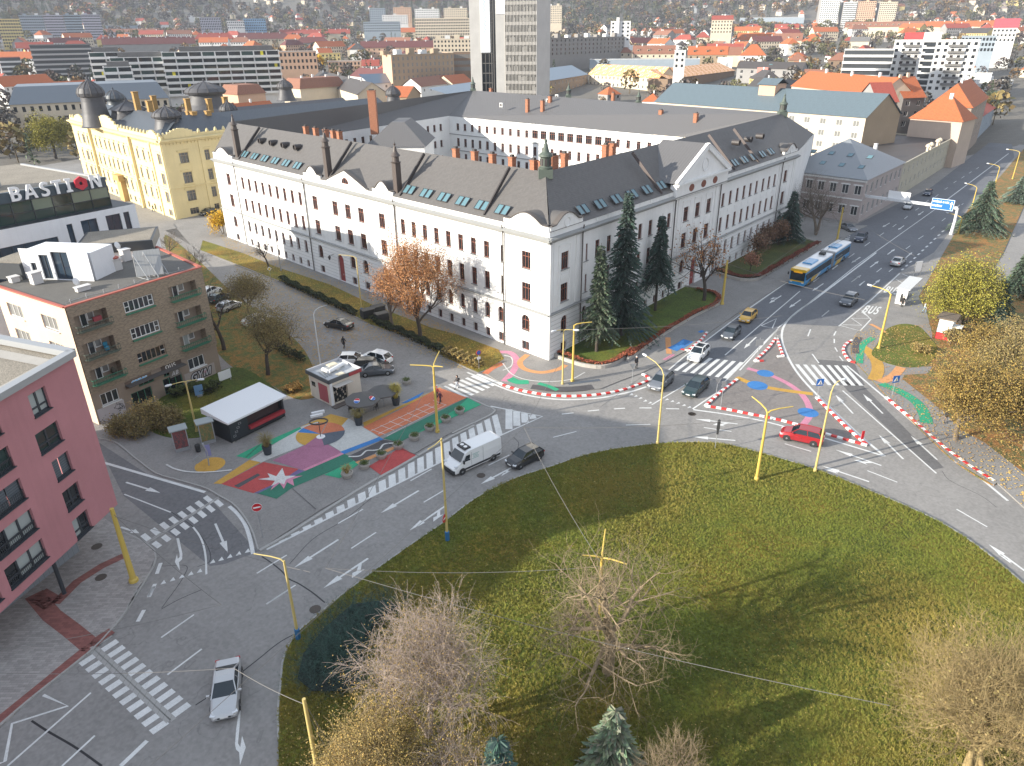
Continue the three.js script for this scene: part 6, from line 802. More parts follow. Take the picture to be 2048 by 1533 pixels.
fb('tenement', 'cream end house with tall terracotta hipped roof',[1226,105,1264,106],330,14,{roof: 'hip',rh: 7,wall: townM.cream,rm: townM.oldtile,rows: 1,cols: 3,ph: 'the dormer row'});fb('tenement', 'terracotta roofed row with white box dormers, west half',[1266,107,1350,109],332,13,{roof: 'gable',rh: 6.5,wall: townM.cream,rm: townM.oldtile,dorm: 4,rows: 1,cols: 7,chim: 2});fb('tenement', 'white gap house in the middle of the dormer row',[1350,101,1372,102],331,13,{wall: townM.white,rows: 3,cols: 2});fb('tenement', 'orange roofed row with white box dormers, east half',[1376,110,1455,110],334,13,{roof: 'gable',rh: 6.5,wall: townM.tan,rm: townM.orange,dorm: 3,rows: 1,cols: 6,chim: 2});fb('tenement', 'faded pink roof section at the end of the dormer row',[1455,110,1482,111],335,13,{roof: 'gable',rh: 6,wall: townM.cream,rm: townM.oldtile});fb('tenement', 'bright orange pyramid roof at the end of the dormer row',[1481,111,1532,111],335,15,{roof: 'hip',rh: 8,wall: townM.white,rm: townM.orange,rows: 1,cols: 3});
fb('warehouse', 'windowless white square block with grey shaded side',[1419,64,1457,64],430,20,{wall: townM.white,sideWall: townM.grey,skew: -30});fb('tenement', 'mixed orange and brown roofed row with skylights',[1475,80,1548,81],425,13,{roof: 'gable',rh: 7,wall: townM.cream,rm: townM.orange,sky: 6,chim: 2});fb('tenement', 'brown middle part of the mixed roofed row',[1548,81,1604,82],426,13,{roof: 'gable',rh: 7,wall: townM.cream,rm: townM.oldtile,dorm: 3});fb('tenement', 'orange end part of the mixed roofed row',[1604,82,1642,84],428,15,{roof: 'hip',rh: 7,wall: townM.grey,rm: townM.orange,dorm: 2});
fb('house', 'red hipped roof house west of the windowless block',[1392,76,1420,74],440,13,{roof: 'hip',rh: 6,wall: townM.cream,rm: townM.red});fb('house', 'low cottage with orange hipped roof among bare trees',[1577,121,1612,121],275,11,{roof: 'hip',rh: 4.5,wall: townM.tan,rm: townM.oldtile});fb('house', 'brown walled villa with orange hipped roof',[1657,121,1708,121],280,12,{roof: 'hip',rh: 5,wall: townM.brown,rm: townM.oldtile,rows: 1,cols: 3,wh: 1.8});
fb('office_building', 'white ribbon windowed block left of the white apartment slab'.replace('left of', 'beside'),[1690,100,1790,98],320,16,{wall: townM.white,bands: 4,fl: 3.2,ph: 'the ribbon block'});
{const s=fb('apartment_slab', 'big white eight storey apartment slab with grey balcony stacks and red roof hut',[1791,79,1962,81],330,13,{wall: townM.white,rows: 8,cols: 12,ww: 1.5,wh: 1.5,fl: 3.0,ph: 'the big white slab'});for(const x of [0.22,0.75]) for(let i=0;i<7;i++) part('balcony',s.F.mb(new MB()).box(s.w*x,s.h-3.2-i*3,0.6,7.5,1.1,1.4),townM.flat,s.t);for(let i=0;i<8;i++) for(const x of [0.42,0.47]) part('stair_window',s.F.mb(new MB()).box(s.w*x,s.h-3.2-i*3,0.05,2.2,2.2,0.12),glass.mid,s.t);part('roof_hut',s.F.mb(new MB()).box(s.w*0.22,s.h,-6,9,3.5,6),M([0.45,0.06,0.06]),s.t);part('roof_hut',s.F.mb(new MB()).box(s.w*0.44,s.h,-4,8,3.6,7),townM.white,s.t);}
{const s=fb('office_building', 'dark blue glass office with round blue stair tube',[1966,99,1990,98],320,22,{wall: M([0.02,0.05,0.12],{rough: 0.2}),ph: 'the dark blue office'});part('stair_tube',s.F.mb(new MB()).lathe(s.w+1,0,1,[[2.6,0],[2.6,s.h+1.5],[0,s.h+3]],14),glassOf([0.02,0.10,0.25],0.1),s.t);}
fb('house', 'cream lit house with brown hipped roof before the white slab',[1787,131,1830,130],258,12,{roof: 'hip',rh: 5,wall: M([0.7,0.54,0.26],{map: T.plaster}),rm: townM.oldtile,rows: 1,cols: 2,chim: 1});fb('house', 'second cream house with brown hipped roof before the white slab',[1903,136,1952,133],258,12,{roof: 'hip',rh: 5,wall: townM.cream,rm: townM.oldtile,rows: 1,cols: 3,chim: 1});
fb('house', 'white annex with flat roof at the foot of the blue office',[1950,147,1985,148],255,14,{wall: townM.white});fb('office_building', 'white office with pink rooftop below the long red row',[1988,55,2036,56],480,18,{roof: 'gable',rh: 6,wall: townM.white,rm: townM.pinkroof,rows: 3,cols: 6});fb('tenement', 'long red tiled row with many dormers under the hillside',[1690,55,1850,53],640,14,{roof: 'gable',rh: 6.5,wall: townM.cream,rm: townM.oldtile,dorm: 14,ph: 'the long red row'});fb('tenement', 'orange continuation of the long red row',[1850,54,1990,53],645,14,{roof: 'gable',rh: 6.5,wall: townM.cream,rm: townM.orange,chim: 6});fb('office_building', 'grey white office behind the white slab',[1925,72,1995,72],430,16,{wall: townM.greyblue,rows: 3,cols: 10,wh: 1.8});fb('office_building', 'cream hall with grey hipped roof beyond the red rows',[1712,52,1775,52],520,20,{roof: 'hip',rh: 4,wall: townM.cream,rm: townM.flat,rows: 2,cols: 8});fb('church', 'cream building with portico columns and grey roof',[1725,62,1775,62],430,18,{wall: townM.cream,rows: 2,cols: 6,wh: 3});fb('house', 'white barn like house with long roof',[1700,88,1740,78],400,14,{roof: 'gable',rh: 4,wall: townM.cream,rm: townM.flat});
[[1645,1682,-4,townM.white, 'first'],[1690,1716,4,townM.white, 'second'],[1718,1754,3,townM.peach, 'third'],[1762,1797,4,townM.cream, 'fourth']].forEach(([a,b,y,m,k])=>fb('apartment_slab', `${m === townM.white ? 'white' : m === townM.peach ? 'pinkish' : 'cream'} high rise slab on the hillside edge, ${k} of four from the west`,[a,y,b,y],1000,16,{wall: m,sideWall: townM.grey,skew: -15,rows: 12,cols: 9,ww: 1.8,wh: 1.6,fl: 2.9,units: 1}));
fb('apartment_slab', 'tall yellow slab at the eastern edge',[2013,2,2040,1],800,14,{wall: townM.yellow,rows: 0});fb('warehouse', 'white warehouse with blue front under the hillside',[1810,22,1860,24],1100,30,{wall: townM.white});fb('warehouse', 'long grey white industrial hall',[1480,38,1610,32],700,30,{wall: townM.greyblue,edge: townM.white});fb('house', 'red roofed school house among brown trees',[1485,55,1525,57],520,16,{roof: 'hip',rh: 5,wall: townM.cream,rm: townM.red});fb('house', 'blue roofed house among brown trees',[1565,52,1590,54],520,12,{roof: 'hip',rh: 5,wall: townM.greyblue,rm: M([0.03,0.07,0.2])});fb('apartment_house', 'cream block with red roof at the park edge',[1424,40,1466,39],600,14,{roof: 'gable',rh: 4,wall: townM.cream,rm: townM.red,rows: 4,cols: 7});
// ---------------------------------------------------------------- vehicles
const paintOf=(c,metal=0.25)=>new THREE.MeshPhysicalMaterial({color: lin(c),roughness: 0.35,metalness: metal,clearcoat: 1,clearcoatRoughness: 0.06,side: THREE.DoubleSide});
const carGlass=glassOf([0.012,0.02,0.026],0.03),tyreM=M([0.018,0.018,0.019],{rough: 0.9}),rimM=M([0.42,0.43,0.44],{rough: 0.3,metal: 0.7}),trimM=M([0.025,0.026,0.028],{rough: 0.55}),lampM=glassOf([0.62,0.64,0.66],0.08),tailM=glassOf([0.35,0.01,0.01],0.15),plateM=M([0.7,0.7,0.68],{rough: 0.4});
const ring=(w,y0,y1,q=0.9)=>[[-w*0.94,y0],[-w,y0+(y1-y0)*0.18],[-w,y0+(y1-y0)*0.62],[-w*q,y1-0.03],[-w*q*0.86,y1],[w*q*0.86,y1],[w*q,y1-0.03],[w,y0+(y1-y0)*0.62],[w,y0+(y1-y0)*0.18],[w*0.94,y0]];
function loft(m,secs){                              // sections [x, ring]; the rings share their number of points
  const n=secs[0][1].length;for(let i=0;i+1<secs.length;i++) for(let j=0;j<n;j++){const k=(j+1) % n,p=(s,q)=>[s[0],s[1][q][1],s[1][q][0]];m.quad(p(secs[i],j),p(secs[i],k),p(secs[i+1],k),p(secs[i+1],j));}
  for(const s of [secs[0],secs[secs.length-1]]) for(let j=1;j+1<n;j++) m.tri([s[0],s[1][0][1],s[1][0][0]],[s[0],s[1][j][1],s[1][j][0]],[s[0],s[1][j+1][1],s[1][j+1][0]]);return m;
}
const wheelG=(r,w)=>new MB().lathe(0,-w/2,0,[[r*0.62,0.02],[r*0.94,0],[r,0.04],[r,w-0.04],[r*0.94,w],[r*0.62,w-0.02]],18).geo().rotateX(PI/2),rimG=(r,w)=>new MB().lathe(0,-w/2,0,[[0,w*0.02],[r*0.2,0.0],[r*0.6,0.03],[r*0.63,w-0.03],[r*0.6,w-0.03],[r*0.2,w],[0,w*0.98]],10).geo().rotateX(PI/2);
function wheels(t,xs,hw,r,w=0.21){const g=wheelG(r,w),rg=rimG(r,w+0.012);for(const x of xs) for(const s of [-1,1]){const a=part('wheel_arch',new MB().lathe(0,0,0,[[0,0],[r*1.14,0],[r*1.14,0.02],[0,0.02]],18).geo().rotateX(PI/2),trimM,t);a.position.set(x,r*1.02,s*(hw-0.005));const q=part('wheel',g,tyreM,t);q.position.set(x,r,s*(hw-w*0.42));part('rim',rg,rimM,q);}}
// kind: L, W, H, hood, nose, wind (where the windscreen starts), roof0, roof1, tail (x as fractions from the front), boot height
const KINDS={hatch: [4.2,1.76,1.47,0.92,0.62,0.25,0.43,0.86,0.975,0.98],suv: [4.45,1.84,1.64,1.04,0.72,0.25,0.42,0.88,0.985,1.08],sedan: [4.7,1.82,1.45,0.92,0.62,0.26,0.45,0.68,0.85,1.0],wagon: [4.75,1.83,1.5,0.92,0.62,0.25,0.43,0.88,0.985,0.98]};
function car(name,label,kind,front,rear,paint,o={}){
  const [L,W,H,hood,nose,wi,r0,r1,ta,boot]=KINDS[kind],mid=front.clone().lerp(rear,0.5),t=thing(name,label, 'car',[mid.x,o.y ?? 0.004,mid.z],azim(front,rear),o.group),hw=W/2,X=(f)=>-L/2+f*L,y0=0.2;
  landmarksCar.push(mid);const belt=hood+0.04;
  const b=loft(new MB(),[[X(0),ring(hw*0.72,y0+0.12,nose*0.86,0.85)],[X(0.025),ring(hw*0.88,y0+0.03,nose*1.06,0.88)],[X(0.1),ring(hw*0.97,y0,lerp(nose,hood,0.75),0.88)],[X(wi),ring(hw,y0,belt,0.9)],[X(0.5),ring(hw,y0,belt+0.02,0.93)],[X(ta-0.02),ring(hw*0.985,y0,boot,0.92)],[X(0.975),ring(hw*0.93,y0+0.05,boot-0.04,0.9)],[X(1),ring(hw*0.8,y0+0.14,boot-0.22,0.88)]]);part('body',b,paint,t);
  const gw=hw*0.88,tw=hw*0.68,yb=belt-0.03,A=(s)=>[X(wi),yb,s*gw],Bp=(s)=>[X(r0),H-0.03,s*tw],C=(s)=>[X(r1),H-0.05,s*tw],D=(s)=>[X(ta),boot-0.03,s*gw];
  const g=new MB();g.quad(A(-1),A(1),Bp(1),Bp(-1));g.quad(D(1),D(-1),C(-1),C(1));for(const s of [-1,1]) g.quad(A(s),D(s),C(s),Bp(s));part('window_glass',g,carGlass,t);
  const rf=new MB(),up=(p,d)=>[p[0],p[1]+d,p[2]],mx=(a,c,f)=>a.map((v,i)=>lerp(v,c[i],f));const m0=(s)=>[X(lerp(r0,r1,0.5)),H+0.015,s*tw*1.0];rf.quad(Bp(-1),Bp(1),m0(1),m0(-1));rf.quad(m0(-1),m0(1),C(1),C(-1));for(const s of [-1,1]){rf.bar(A(s),Bp(s),0.07,0.06);rf.bar(Bp(s),m0(s),0.08,0.06);rf.bar(m0(s),C(s),0.08,0.06);rf.bar(C(s),D(s),kind==='sedan'?0.1:0.16,0.07);const f=0.53;rf.bar(mx(A(s),D(s),f),mx(Bp(s),C(s),f*0.8),0.08,0.05);} part('roof',rf,o.roof ?? paint,t);
  if(o.sun) part('sunroof',new MB().box(X(lerp(r0,r1,0.42)),H+0.012,0,L*0.26,0.02,tw*1.5),carGlass,t);
  for(const s of [-1,1]){{const hl=part('headlight',new MB().box(0,0,0,0.3,0.12,0.34),lampM,t);hl.position.set(X(0.05),nose*0.9,s*hw*0.72);hl.rotation.set(0,s*0.35,0.16);} part('tail_light',new MB().box(X(0.985),boot-0.24,s*hw*0.74,0.1,0.17,0.3),tailM,t);part('mirror',new MB().box(X(wi+0.055),belt+0.02,s*(hw+0.09),0.13,0.13,0.2),paint,t);part('side_sill',new MB().box(0,y0-0.02,s*hw*0.97,L*0.5,0.12,0.06),trimM,t);part('door_line',new MB().box(X(0.52),0.36,s*(hw+0.001),0.015,belt-0.44,0.006).box(X(0.34),0.36,s*(hw+0.001),0.015,belt-0.44,0.006).box(X(0.45),belt-0.2,s*(hw+0.004),0.16,0.03,0.015),trimM,t);}
  part('grille',new MB().box(X(0.004),nose*0.62,0,0.05,0.14,hw*0.9).box(X(0.012),0.25,0,0.06,0.13,hw*1.3),trimM,t);part('number_plate',new MB().box(X(-0.002),0.42,0,0.02,0.11,0.5),plateM,t);part('number_plate',new MB().box(X(1.001),0.55,0,0.02,0.11,0.5),plateM,t);part('rear_bumper',new MB().box(X(0.985),0.26,0,0.12,0.2,hw*1.7),trimM,t);
  wheels(t,[X(0.19),X(0.8)],hw,kind==='suv'?0.35:0.32);return t;
}
const landmarksCar=[],P_={silver: paintOf([0.46,0.46,0.46],0.5),white: paintOf([0.72,0.72,0.71],0),black: paintOf([0.008,0.009,0.011],0.1),red: paintOf([0.34,0.012,0.018]),grey: paintOf([0.17,0.18,0.20],0.4),teal: paintOf([0.012,0.035,0.036],0.3),yellow: paintOf([0.66,0.36,0.008],0),navy: paintOf([0.012,0.02,0.05],0.3),slate: paintOf([0.09,0.10,0.115],0.4)};
const cv=(...a)=>car('parked_car',...a),cd=(...a)=>car('car',...a),gp=(x,y)=>G(x,y);
cd('silver saloon driving towards the bottom edge past the crossing', 'sedan',gp(451,1438),gp(459,1343),P_.silver);cd('black hatchback behind the white van beside the lawn', 'hatch',gp(1025,935),gp(1073,912),P_.black);cd('bright red SUV passing below the painted triangle', 'suv',gp(1567,873),gp(1638,889),P_.red);cd('white SUV with dark sunroof standing on the crossing', 'suv',gp(1383,728),gp(1409,703),P_.white,{sun: 1});cd('grey SUV waiting at the yield triangles', 'suv',gp(1304,787),gp(1338,757),P_.grey);cd('dark teal estate car waiting beside the painted triangle', 'wagon',gp(1374,798),gp(1407,768),P_.teal);cd('yellow taxi saloon following the black car', 'hatch',gp(1483,651),gp(1507,629),P_.yellow);cd('black convertible style car ahead of the yellow taxi', 'hatch',gp(1450,684),gp(1473,662),P_.slate,{roof: P_.black});
cd('dark grey SUV driving beside the lower BUS lettering', 'suv',gp(1687,616),gp(1707,599),P_.slate);cd('dark blue SUV following the trolleybus', 'suv',gp(1712,489),gp(1730,474),P_.navy);cd('silver green car under the road sign gantry', 'hatch',gp(1809,424),gp(1823,411),P_.silver);cd('blue car farthest down the avenue before the gantry', 'hatch',gp(1849,396),gp(1861,385),P_.navy);cd('silver saloon driving away up the avenue next to the bus bay', 'sedan',gp(1803,523),gp(1788,535),P_.silver);cd('grey car turning at the side street crossing beside the yellow pole', 'sedan',gp(1709,466),gp(1683,455),P_.grey);cd('blue car on the far stretch of the avenue', 'hatch',gp(2035,221),gp(2043,214),P_.navy);cd('dark car on the far lane at the edge of the avenue', 'hatch',gp(2028,243),gp(2038,234),P_.black);
cd('shiny black limousine driving up the side street', 'sedan',gp(656,651),gp(700,660),P_.black);cv('white hatchback parked behind the kiosk', 'suv',gp(731,718),gp(777,730),P_.white);cv('grey saloon parked nearest the dark parasols', 'sedan',gp(775,746),gp(730,750),P_.slate);cv('dark estate car squeezed between the white hatchback and the grey saloon', 'wagon',gp(766,738),gp(722,738),P_.black);cv('white car half hidden behind the kiosk roof', 'hatch',gp(722,727),gp(692,727),P_.white);cv('white car parked under the bare trees near the side street', 'sedan',gp(540,642),gp(492,654),P_.white,{y: 0.1});cv('silver car parked under the trees beside a teal one', 'hatch',gp(478,612),gp(440,628),P_.silver,{y: 0.1});cv('teal car parked under the trees by the tan house', 'hatch',gp(454,596),gp(424,611),P_.teal,{y: 0.1});cv('white car farthest back in the row under the trees', 'hatch',gp(436,584),gp(408,597),P_.white,{y: 0.1});cv('black car parked at the shaded wall of the yellow palace', 'hatch',gp(405,432),gp(428,426),P_.black);
// white delivery van
{
  const f=gp(893,951),r=gp(995,905),m=f.clone().lerp(r,0.5),t=thing('delivery_van', 'long white delivery van with roof cooler passing the painted plaza', 'van',[m.x,0.004,m.z],azim(f,r)),L=6.1,hw=1.03,X=(q)=>-L/2+q*L,wh=P_.white,rr=(w,a,b,q)=>ring(w,a,b,q);
  part('body',loft(new MB(),[[X(0),rr(hw*0.8,0.4,0.85,0.9)],[X(0.03),rr(hw*0.95,0.28,1.02,0.9)],[X(0.12),rr(hw*0.99,0.26,1.28,0.9)],[X(0.155),rr(hw,0.26,1.36,0.92)],[X(0.26),rr(hw,0.26,2.26,0.9)],[X(0.32),rr(hw,0.26,2.42,0.92)],[X(0.97),rr(hw,0.26,2.44,0.93)],[X(1),rr(hw*0.97,0.3,2.38,0.93)]]),wh,t);
  part('windscreen',new MB().quad([X(0.15),1.4,-hw*0.85],[X(0.15),1.4,hw*0.85],[X(0.245),2.15,hw*0.76],[X(0.245),2.15,-hw*0.76]),carGlass,t).position.set(-0.05,0.03,0);for(const s of [-1,1]){part('side_window',new MB().quad([X(0.19),1.38,s*(hw+0.008)],[X(0.33),1.34,s*(hw+0.008)],[X(0.33),1.98,s*hw*0.985],[X(0.25),1.98,s*hw*0.985]),carGlass,t);part('headlight',new MB().box(X(0.06),0.85,s*hw*0.8,0.3,0.3,0.25),lampM,t);part('mirror',new MB().box(X(0.18),1.3,s*(hw+0.16),0.12,0.36,0.2),trimM,t);part('side_strip',new MB().box(0.3,0.42,s*hw,L*0.84,0.2,0.05),trimM,t);part('tail_light',new MB().box(X(0.998),1.0,s*hw*0.9,0.05,0.5,0.12),tailM,t);part('side_lettering',(()=>{const q=new MB();for(let i=0;i<4;i++) q.box(X(0.44)+i % 2*0.05,1.35+i*0.16,s*(hw+0.006),0.85-(i % 3)*0.15,0.06,0.006);return q;})(),M([0.25,0.42,0.38]),t);part('door_line',new MB().box(X(0.355),0.5,s*(hw+0.004),0.02,1.7,0.008).box(X(0.6),0.5,s*(hw+0.004),0.02,1.75,0.008),trimM,t);}
  part('front_bumper',new MB().box(X(0.01),0.3,0,0.35,0.42,hw*1.8),trimM,t);part('grille',new MB().box(X(0.022),0.8,0,0.1,0.12,hw*1.1),trimM,t);const c=part('roof_cooler',new MB().box(X(0.33),2.42,0,0.8,0.14,1.3),trimM,t);for(const s of [-1,1]) part('fan',new MB().lathe(X(0.33),2.56,s*0.28,[[0.2,0],[0.2,0.03],[0,0.03]],14),P_.white,c);wheels(t,[X(0.16),X(0.82)],hw,0.36,0.24);
}
// articulated trolleybus
{
  const f=G(1592,574),r=G(1683,513),d=r.clone().sub(f).setY(0).normalize(),t=thing('trolleybus', 'blue, white and yellow articulated trolleybus on the avenue', 'bus',[f.x,0.004,f.z],azim(f,r)),Lf=hdist(f,r),W=2.75,hw=W/2,H=3.15,blue=paintOf([0.02,0.24,0.50],0),yel=paintOf([0.70,0.42,0.01],0),wht=paintOf([0.68,0.68,0.68],0),rr=(w,y0,y1)=>ring(w,y0,y1,0.96);
  const a=Lf*0.56,b=Lf*0.62;const sect=(x0,x1,m,lo,hi,o=0)=>part('body',loft(new MB(),[[x0,rr(hw-0.03+o,lo,hi)],[x0+0.12,rr(hw+o,lo,hi)],[x1-0.12,rr(hw+o,lo,hi)],[x1,rr(hw-0.03+o,lo,hi)]]),m,t);
  sect(0,a,blue,0.32,1.2);sect(b,Lf,blue,0.32,1.2);sect(0.02,a,blue,1.15,H-0.3,-0.01);sect(b,Lf,blue,1.15,H-0.3,-0.01);sect(-0.02,1.6,yel,H-0.45,H,0.01);sect(1.6,a-0.05,wht,H-0.35,H-0.02);sect(b+0.05,Lf-0.05,wht,H-0.35,H-0.02);part('bellows',(()=>{const m=new MB();for(let i=0;i<9;i++) m.box(lerp(a,b,(i+0.5)/9),0.4,0,(b-a)/14,H-0.6,W-0.1-(i % 2)*0.12);return m;})(),M([0.3,0.29,0.28]),t);
  for(const s of [-1,1]) for(const [x0,x1,n] of [[0.5,a-0.3,6],[b+0.3,Lf-0.4,4]]) for(let i=0;i<n;i++){const w=(x1-x0)/n;part('side_window',new MB().box(x0+w*(i+0.5),1.25,s*(hw+0.0),w-0.08,1.15,0.03),carGlass,t);}
  for(const s of [-1,1]){part('yellow_panel',new MB().quad([1.2,0.35,s*(hw+0.012)],[4.5,0.35,s*(hw+0.012)],[6.8,1.15,s*(hw+0.012)],[3.6,1.15,s*(hw+0.012)]),yel,t);part('yellow_panel',new MB().quad([b+0.6,0.35,s*(hw+0.012)],[b+3.6,0.35,s*(hw+0.012)],[b+5.2,1.15,s*(hw+0.012)],[b+1.6,1.15,s*(hw+0.012)]),yel,t);part('white_panel',new MB().quad([4.7,0.35,s*(hw+0.012)],[6.0,0.35,s*(hw+0.012)],[8.0,1.15,s*(hw+0.012)],[7.0,1.15,s*(hw+0.012)]),wht,t);part('mirror',new MB().box(-0.2,2.0,s*(hw+0.2),0.15,0.5,0.2),trimM,t);part('headlight',new MB().box(-0.02,0.75,s*hw*0.72,0.1,0.2,0.4),lampM,t);}
  part('windscreen',new MB().box(-0.02,1.2,0,0.06,1.5,W-0.3),carGlass,t);part('destination_sign',new MB().box(-0.045,2.5,0,0.04,0.25,1.5),M([0.03,0.025,0.01],{emissive: new THREE.Color(0.3,0.14,0.0),rough: 0.4}),t);part('white_bumper',new MB().box(-0.03,0.95,0,0.05,0.2,W-0.3),yel,t);
  part('roof_unit',loft(new MB(),[[3.9,ring(0.85,H-0.05,H+0.22)],[7.2,ring(0.85,H-0.05,H+0.22)]]),blue,t);part('roof_unit',loft(new MB(),[[b+2.4,ring(0.85,H-0.05,H+0.22)],[b+5.2,ring(0.85,H-0.05,H+0.22)]]),blue,t);const pm2=new MB();for(const s of [-0.35,0.35]) pm2.tube([[a-1.8,H+0.35,s],[a+1,H+0.9,s*1.1],[Lf-1,H+0.75,s*1.2]],0.04,4);pm2.box(a-1.8,H-0.02,0,1.0,0.35,1.0);part('trolley_poles',pm2,trimM,t);wheels(t,[2.6,a-1.8,Lf-3.2],hw,0.48,0.3);
}
// ---------------------------------------------------------------- poles, lamps, wires, signs
const poleY=M([0.56,0.40,0.085],{map: T.plaster,rough: 0.55}),polePale=M([0.55,0.43,0.16],{map: T.plaster,rough: 0.55}),poleGrey=M([0.34,0.35,0.36],{rough: 0.5,metal: 0.3}),baseBlue=M([0.02,0.13,0.30],{rough: 0.6}),lampHead=M([0.62,0.63,0.64],{rough: 0.35}),wireM=M([0.16,0.15,0.14],{rough: 0.6});
function topH(base,top){let lo=0,hi=36;for(let i=0;i<40;i++){const m=(lo+hi)/2,v=V(base.x,m,base.z).project(camera);(0.5-v.y/2)*1533>top[1]?lo=m:hi=m;} return lo;}
const tipAt=(base,h,tip)=>G(tip[0],tip[1],h);
// arms: sight points of the arm ends; each reaches out at the pole's top level plus dy
function pole(name,label,bp,top,o={}){
  const b=G(...bp),h=o.h ?? topH(b,top),t=thing(name,label,o.cat ?? 'street lamp',[b.x,o.y ?? 0.1,b.z],0,o.group),m=o.m ?? polePale,r=o.r ?? 0.09,L=(p)=>[p.x-b.x,p.y-(o.y ?? 0.1),p.z-b.z];
  const lean=o.lean ?? [0,0];part('pole',new MB().tube([[0,-0.1,0],[lean[0]*0.5,h*0.5,lean[1]*0.5],[lean[0],h,lean[1]]],[r*1.35,r*1.1,r*0.85],10),m,t);part('pole_foot',new MB().lathe(0,0,0,o.blue?[[r*2.2,0],[r*2.2,0.9],[r*1.2,0.95],[0,0.95]]:[[r*2,0],[r*1.9,0.25],[r*1.4,0.35],[0,0.36]],10),o.blue?baseBlue:m,t);
  (o.arms ?? []).forEach(([x,y,dy=0.6,head=1])=>{const e=G(x,y,h+dy),E2=L(e),d=Math.hypot(E2[0],E2[2])||1,k=Math.min(1,3.4/d),q=[E2[0]*k,h+dy,E2[2]*k];part('arm',new MB().tube([[lean[0],h-0.1,lean[1]],[q[0]*0.12,h+dy*0.5,q[2]*0.12],[q[0]*0.45,h+dy*0.9,q[2]*0.45],q],[r*0.7,r*0.6,r*0.5,r*0.4],7),m,t);if(head){const hd=part('lamp_head',new MB().lathe(0,0,0,[[0,-0.35],[0.1,-0.3],[0.14,0.1],[0.1,0.35],[0,0.4]],8).geo().rotateX(PI/2),lampHead,t);hd.position.set(...q);hd.rotation.y=Math.atan2(q[0],q[2]);}});
  return {b,h,t};
}
pole('street_lamp', 'yellow street lamp on the upper tip of the lawn before the waiting cars',[1315,890],[1326,752],{arms: [[1290,713,0.9]],y: 0.13});pole('street_lamp', 'yellow street lamp with grey foot at the lawn edge by the red car',[1630,945],[1665,785],{arms: [[1686,762,1.0]],y: 0.13});pole('street_lamp', 'yellow street lamp with blue foot beside the juniper hedge',[597,1280],[562,1125],{arms: [[508,1111,0.25,0]],blue: 1,y: 0.13});const lampD=pole('street_lamp', 'yellow street lamp with blue foot and no entry disc at the shaded lawn edge',[895,1083],[881,880],{arms: [[856,902,-0.3,0]],blue: 1,y: 0.13});pole('street_lamp', 'thin white street lamp behind the kiosk',[641,733],[628,630],{arms: [[653,612,0.8,0]],m: lampHead,r: 0.06});pole('street_lamp', 'double headed yellow lamp on the small shaded lawn',[394,865],[374,765],{arms: [[337,773,0.1],[401,761,0.1]]});pole('street_lamp', 'double headed lamp in front of the white building corner',[1125,770],[1129,662],{arms: [[1108,664,0.1],[1152,662,0.1]]});pole('street_lamp', 'yellow lamp with blue foot on the grass strip of the sunlit wall',[724,628],[711,517],{arms: [[677,511,0.3,0]],blue: 1});pole('street_lamp', 'grey lamp pole at the bend of the grass strip',[562,543],[553,468],{m: poleGrey,r: 0.07});
const tp=(l,b,t,arms,o={})=>pole('trolley_pole',l,b,t,{cat: 'pole',m: poleY,r: 0.125,arms: arms.map((a)=>[...a,0]),...o});const pA=tp('yellow trolley wire pole with three arms in the painted plaza',[875,866],[865,735],[[820,732,0.1],[886,736,0.1],[879,704,0.3]]),pB=tp('yellow trolley wire pole with forked arms on the sunny lawn',[1513,962],[1532,828],[[1504,796,0.4],[1586,816,0.3]],{y: 0.13}),pC=tp('thick yellow pole at the pavement edge of the red building',[268,1165],[229,1020],[],{r: 0.19}),pD=tp('yellow pole beside the small lawn at the bus stop',[1757,699],[1783,590],[[1740,572,0.5,1]]),pE=tp('yellow pole before the corner of the white building',[1145,764],[1149,652],[[1184,646,0.2]]),pF=tp('thick mossy yellow pole by the gateway bed',[1444,610],[1453,522],[],{r: 0.17}),pG=tp('mossy yellow pole at the side street crossing',[1674,483],[1683,416],[],{r: 0.17}),pH=tp('yellow pole with crossed arms standing behind the large bare tree',[1196,1262],[1203,1120],[[1165,1114,0.2],[1254,1132,0.2],[1211,1062,0.8]],{y: 0.13}),pI=tp('pale stayed pole at the bottom edge of the lawn',[640,1568],[617,1402],[],{m: polePale,r: 0.12,y: 0.13});
[[1255+0,745,1272,640,1155,597, 'at the conifer'],[1350,560,1362,432,1258,390, 'above the gantry'],[1490,470,1532,292,1437,262, 'carrying a yellow box'],[1625,372,1672,190,1587,168, 'highest up the avenue']].forEach(([x,y,tx,ty,ax,ay,w])=>pole('street_lamp', `yellow avenue street lamp ${w}`,[1548+x/3.406,250+y/3.406],[1548+tx/3.406,250+ty/3.406],{arms: [[1548+ax/3.406,250+ay/3.406,0.5]],m: poleY,r: 0.11}));tp('yellow pole far up the avenue',[1955,245-5],[1964,204],[]);
const wire=(label,a,b,sag=0.5,r=0.022)=>{const n=10,o=a;single('overhead_wire',new MB().tube(Array.from({length: n+1},(_,i)=>{const t=i/n;return [lerp(a.x,b.x,t),lerp(a.y,b.y,t)-sag*4*t*(1-t),lerp(a.z,b.z,t)];}),r,4),wireM,label, 'wire', 'overhead wires above the roads');};
const tpt=(p,dy=0)=>V(p.b.x,p.h+dy,p.b.z);
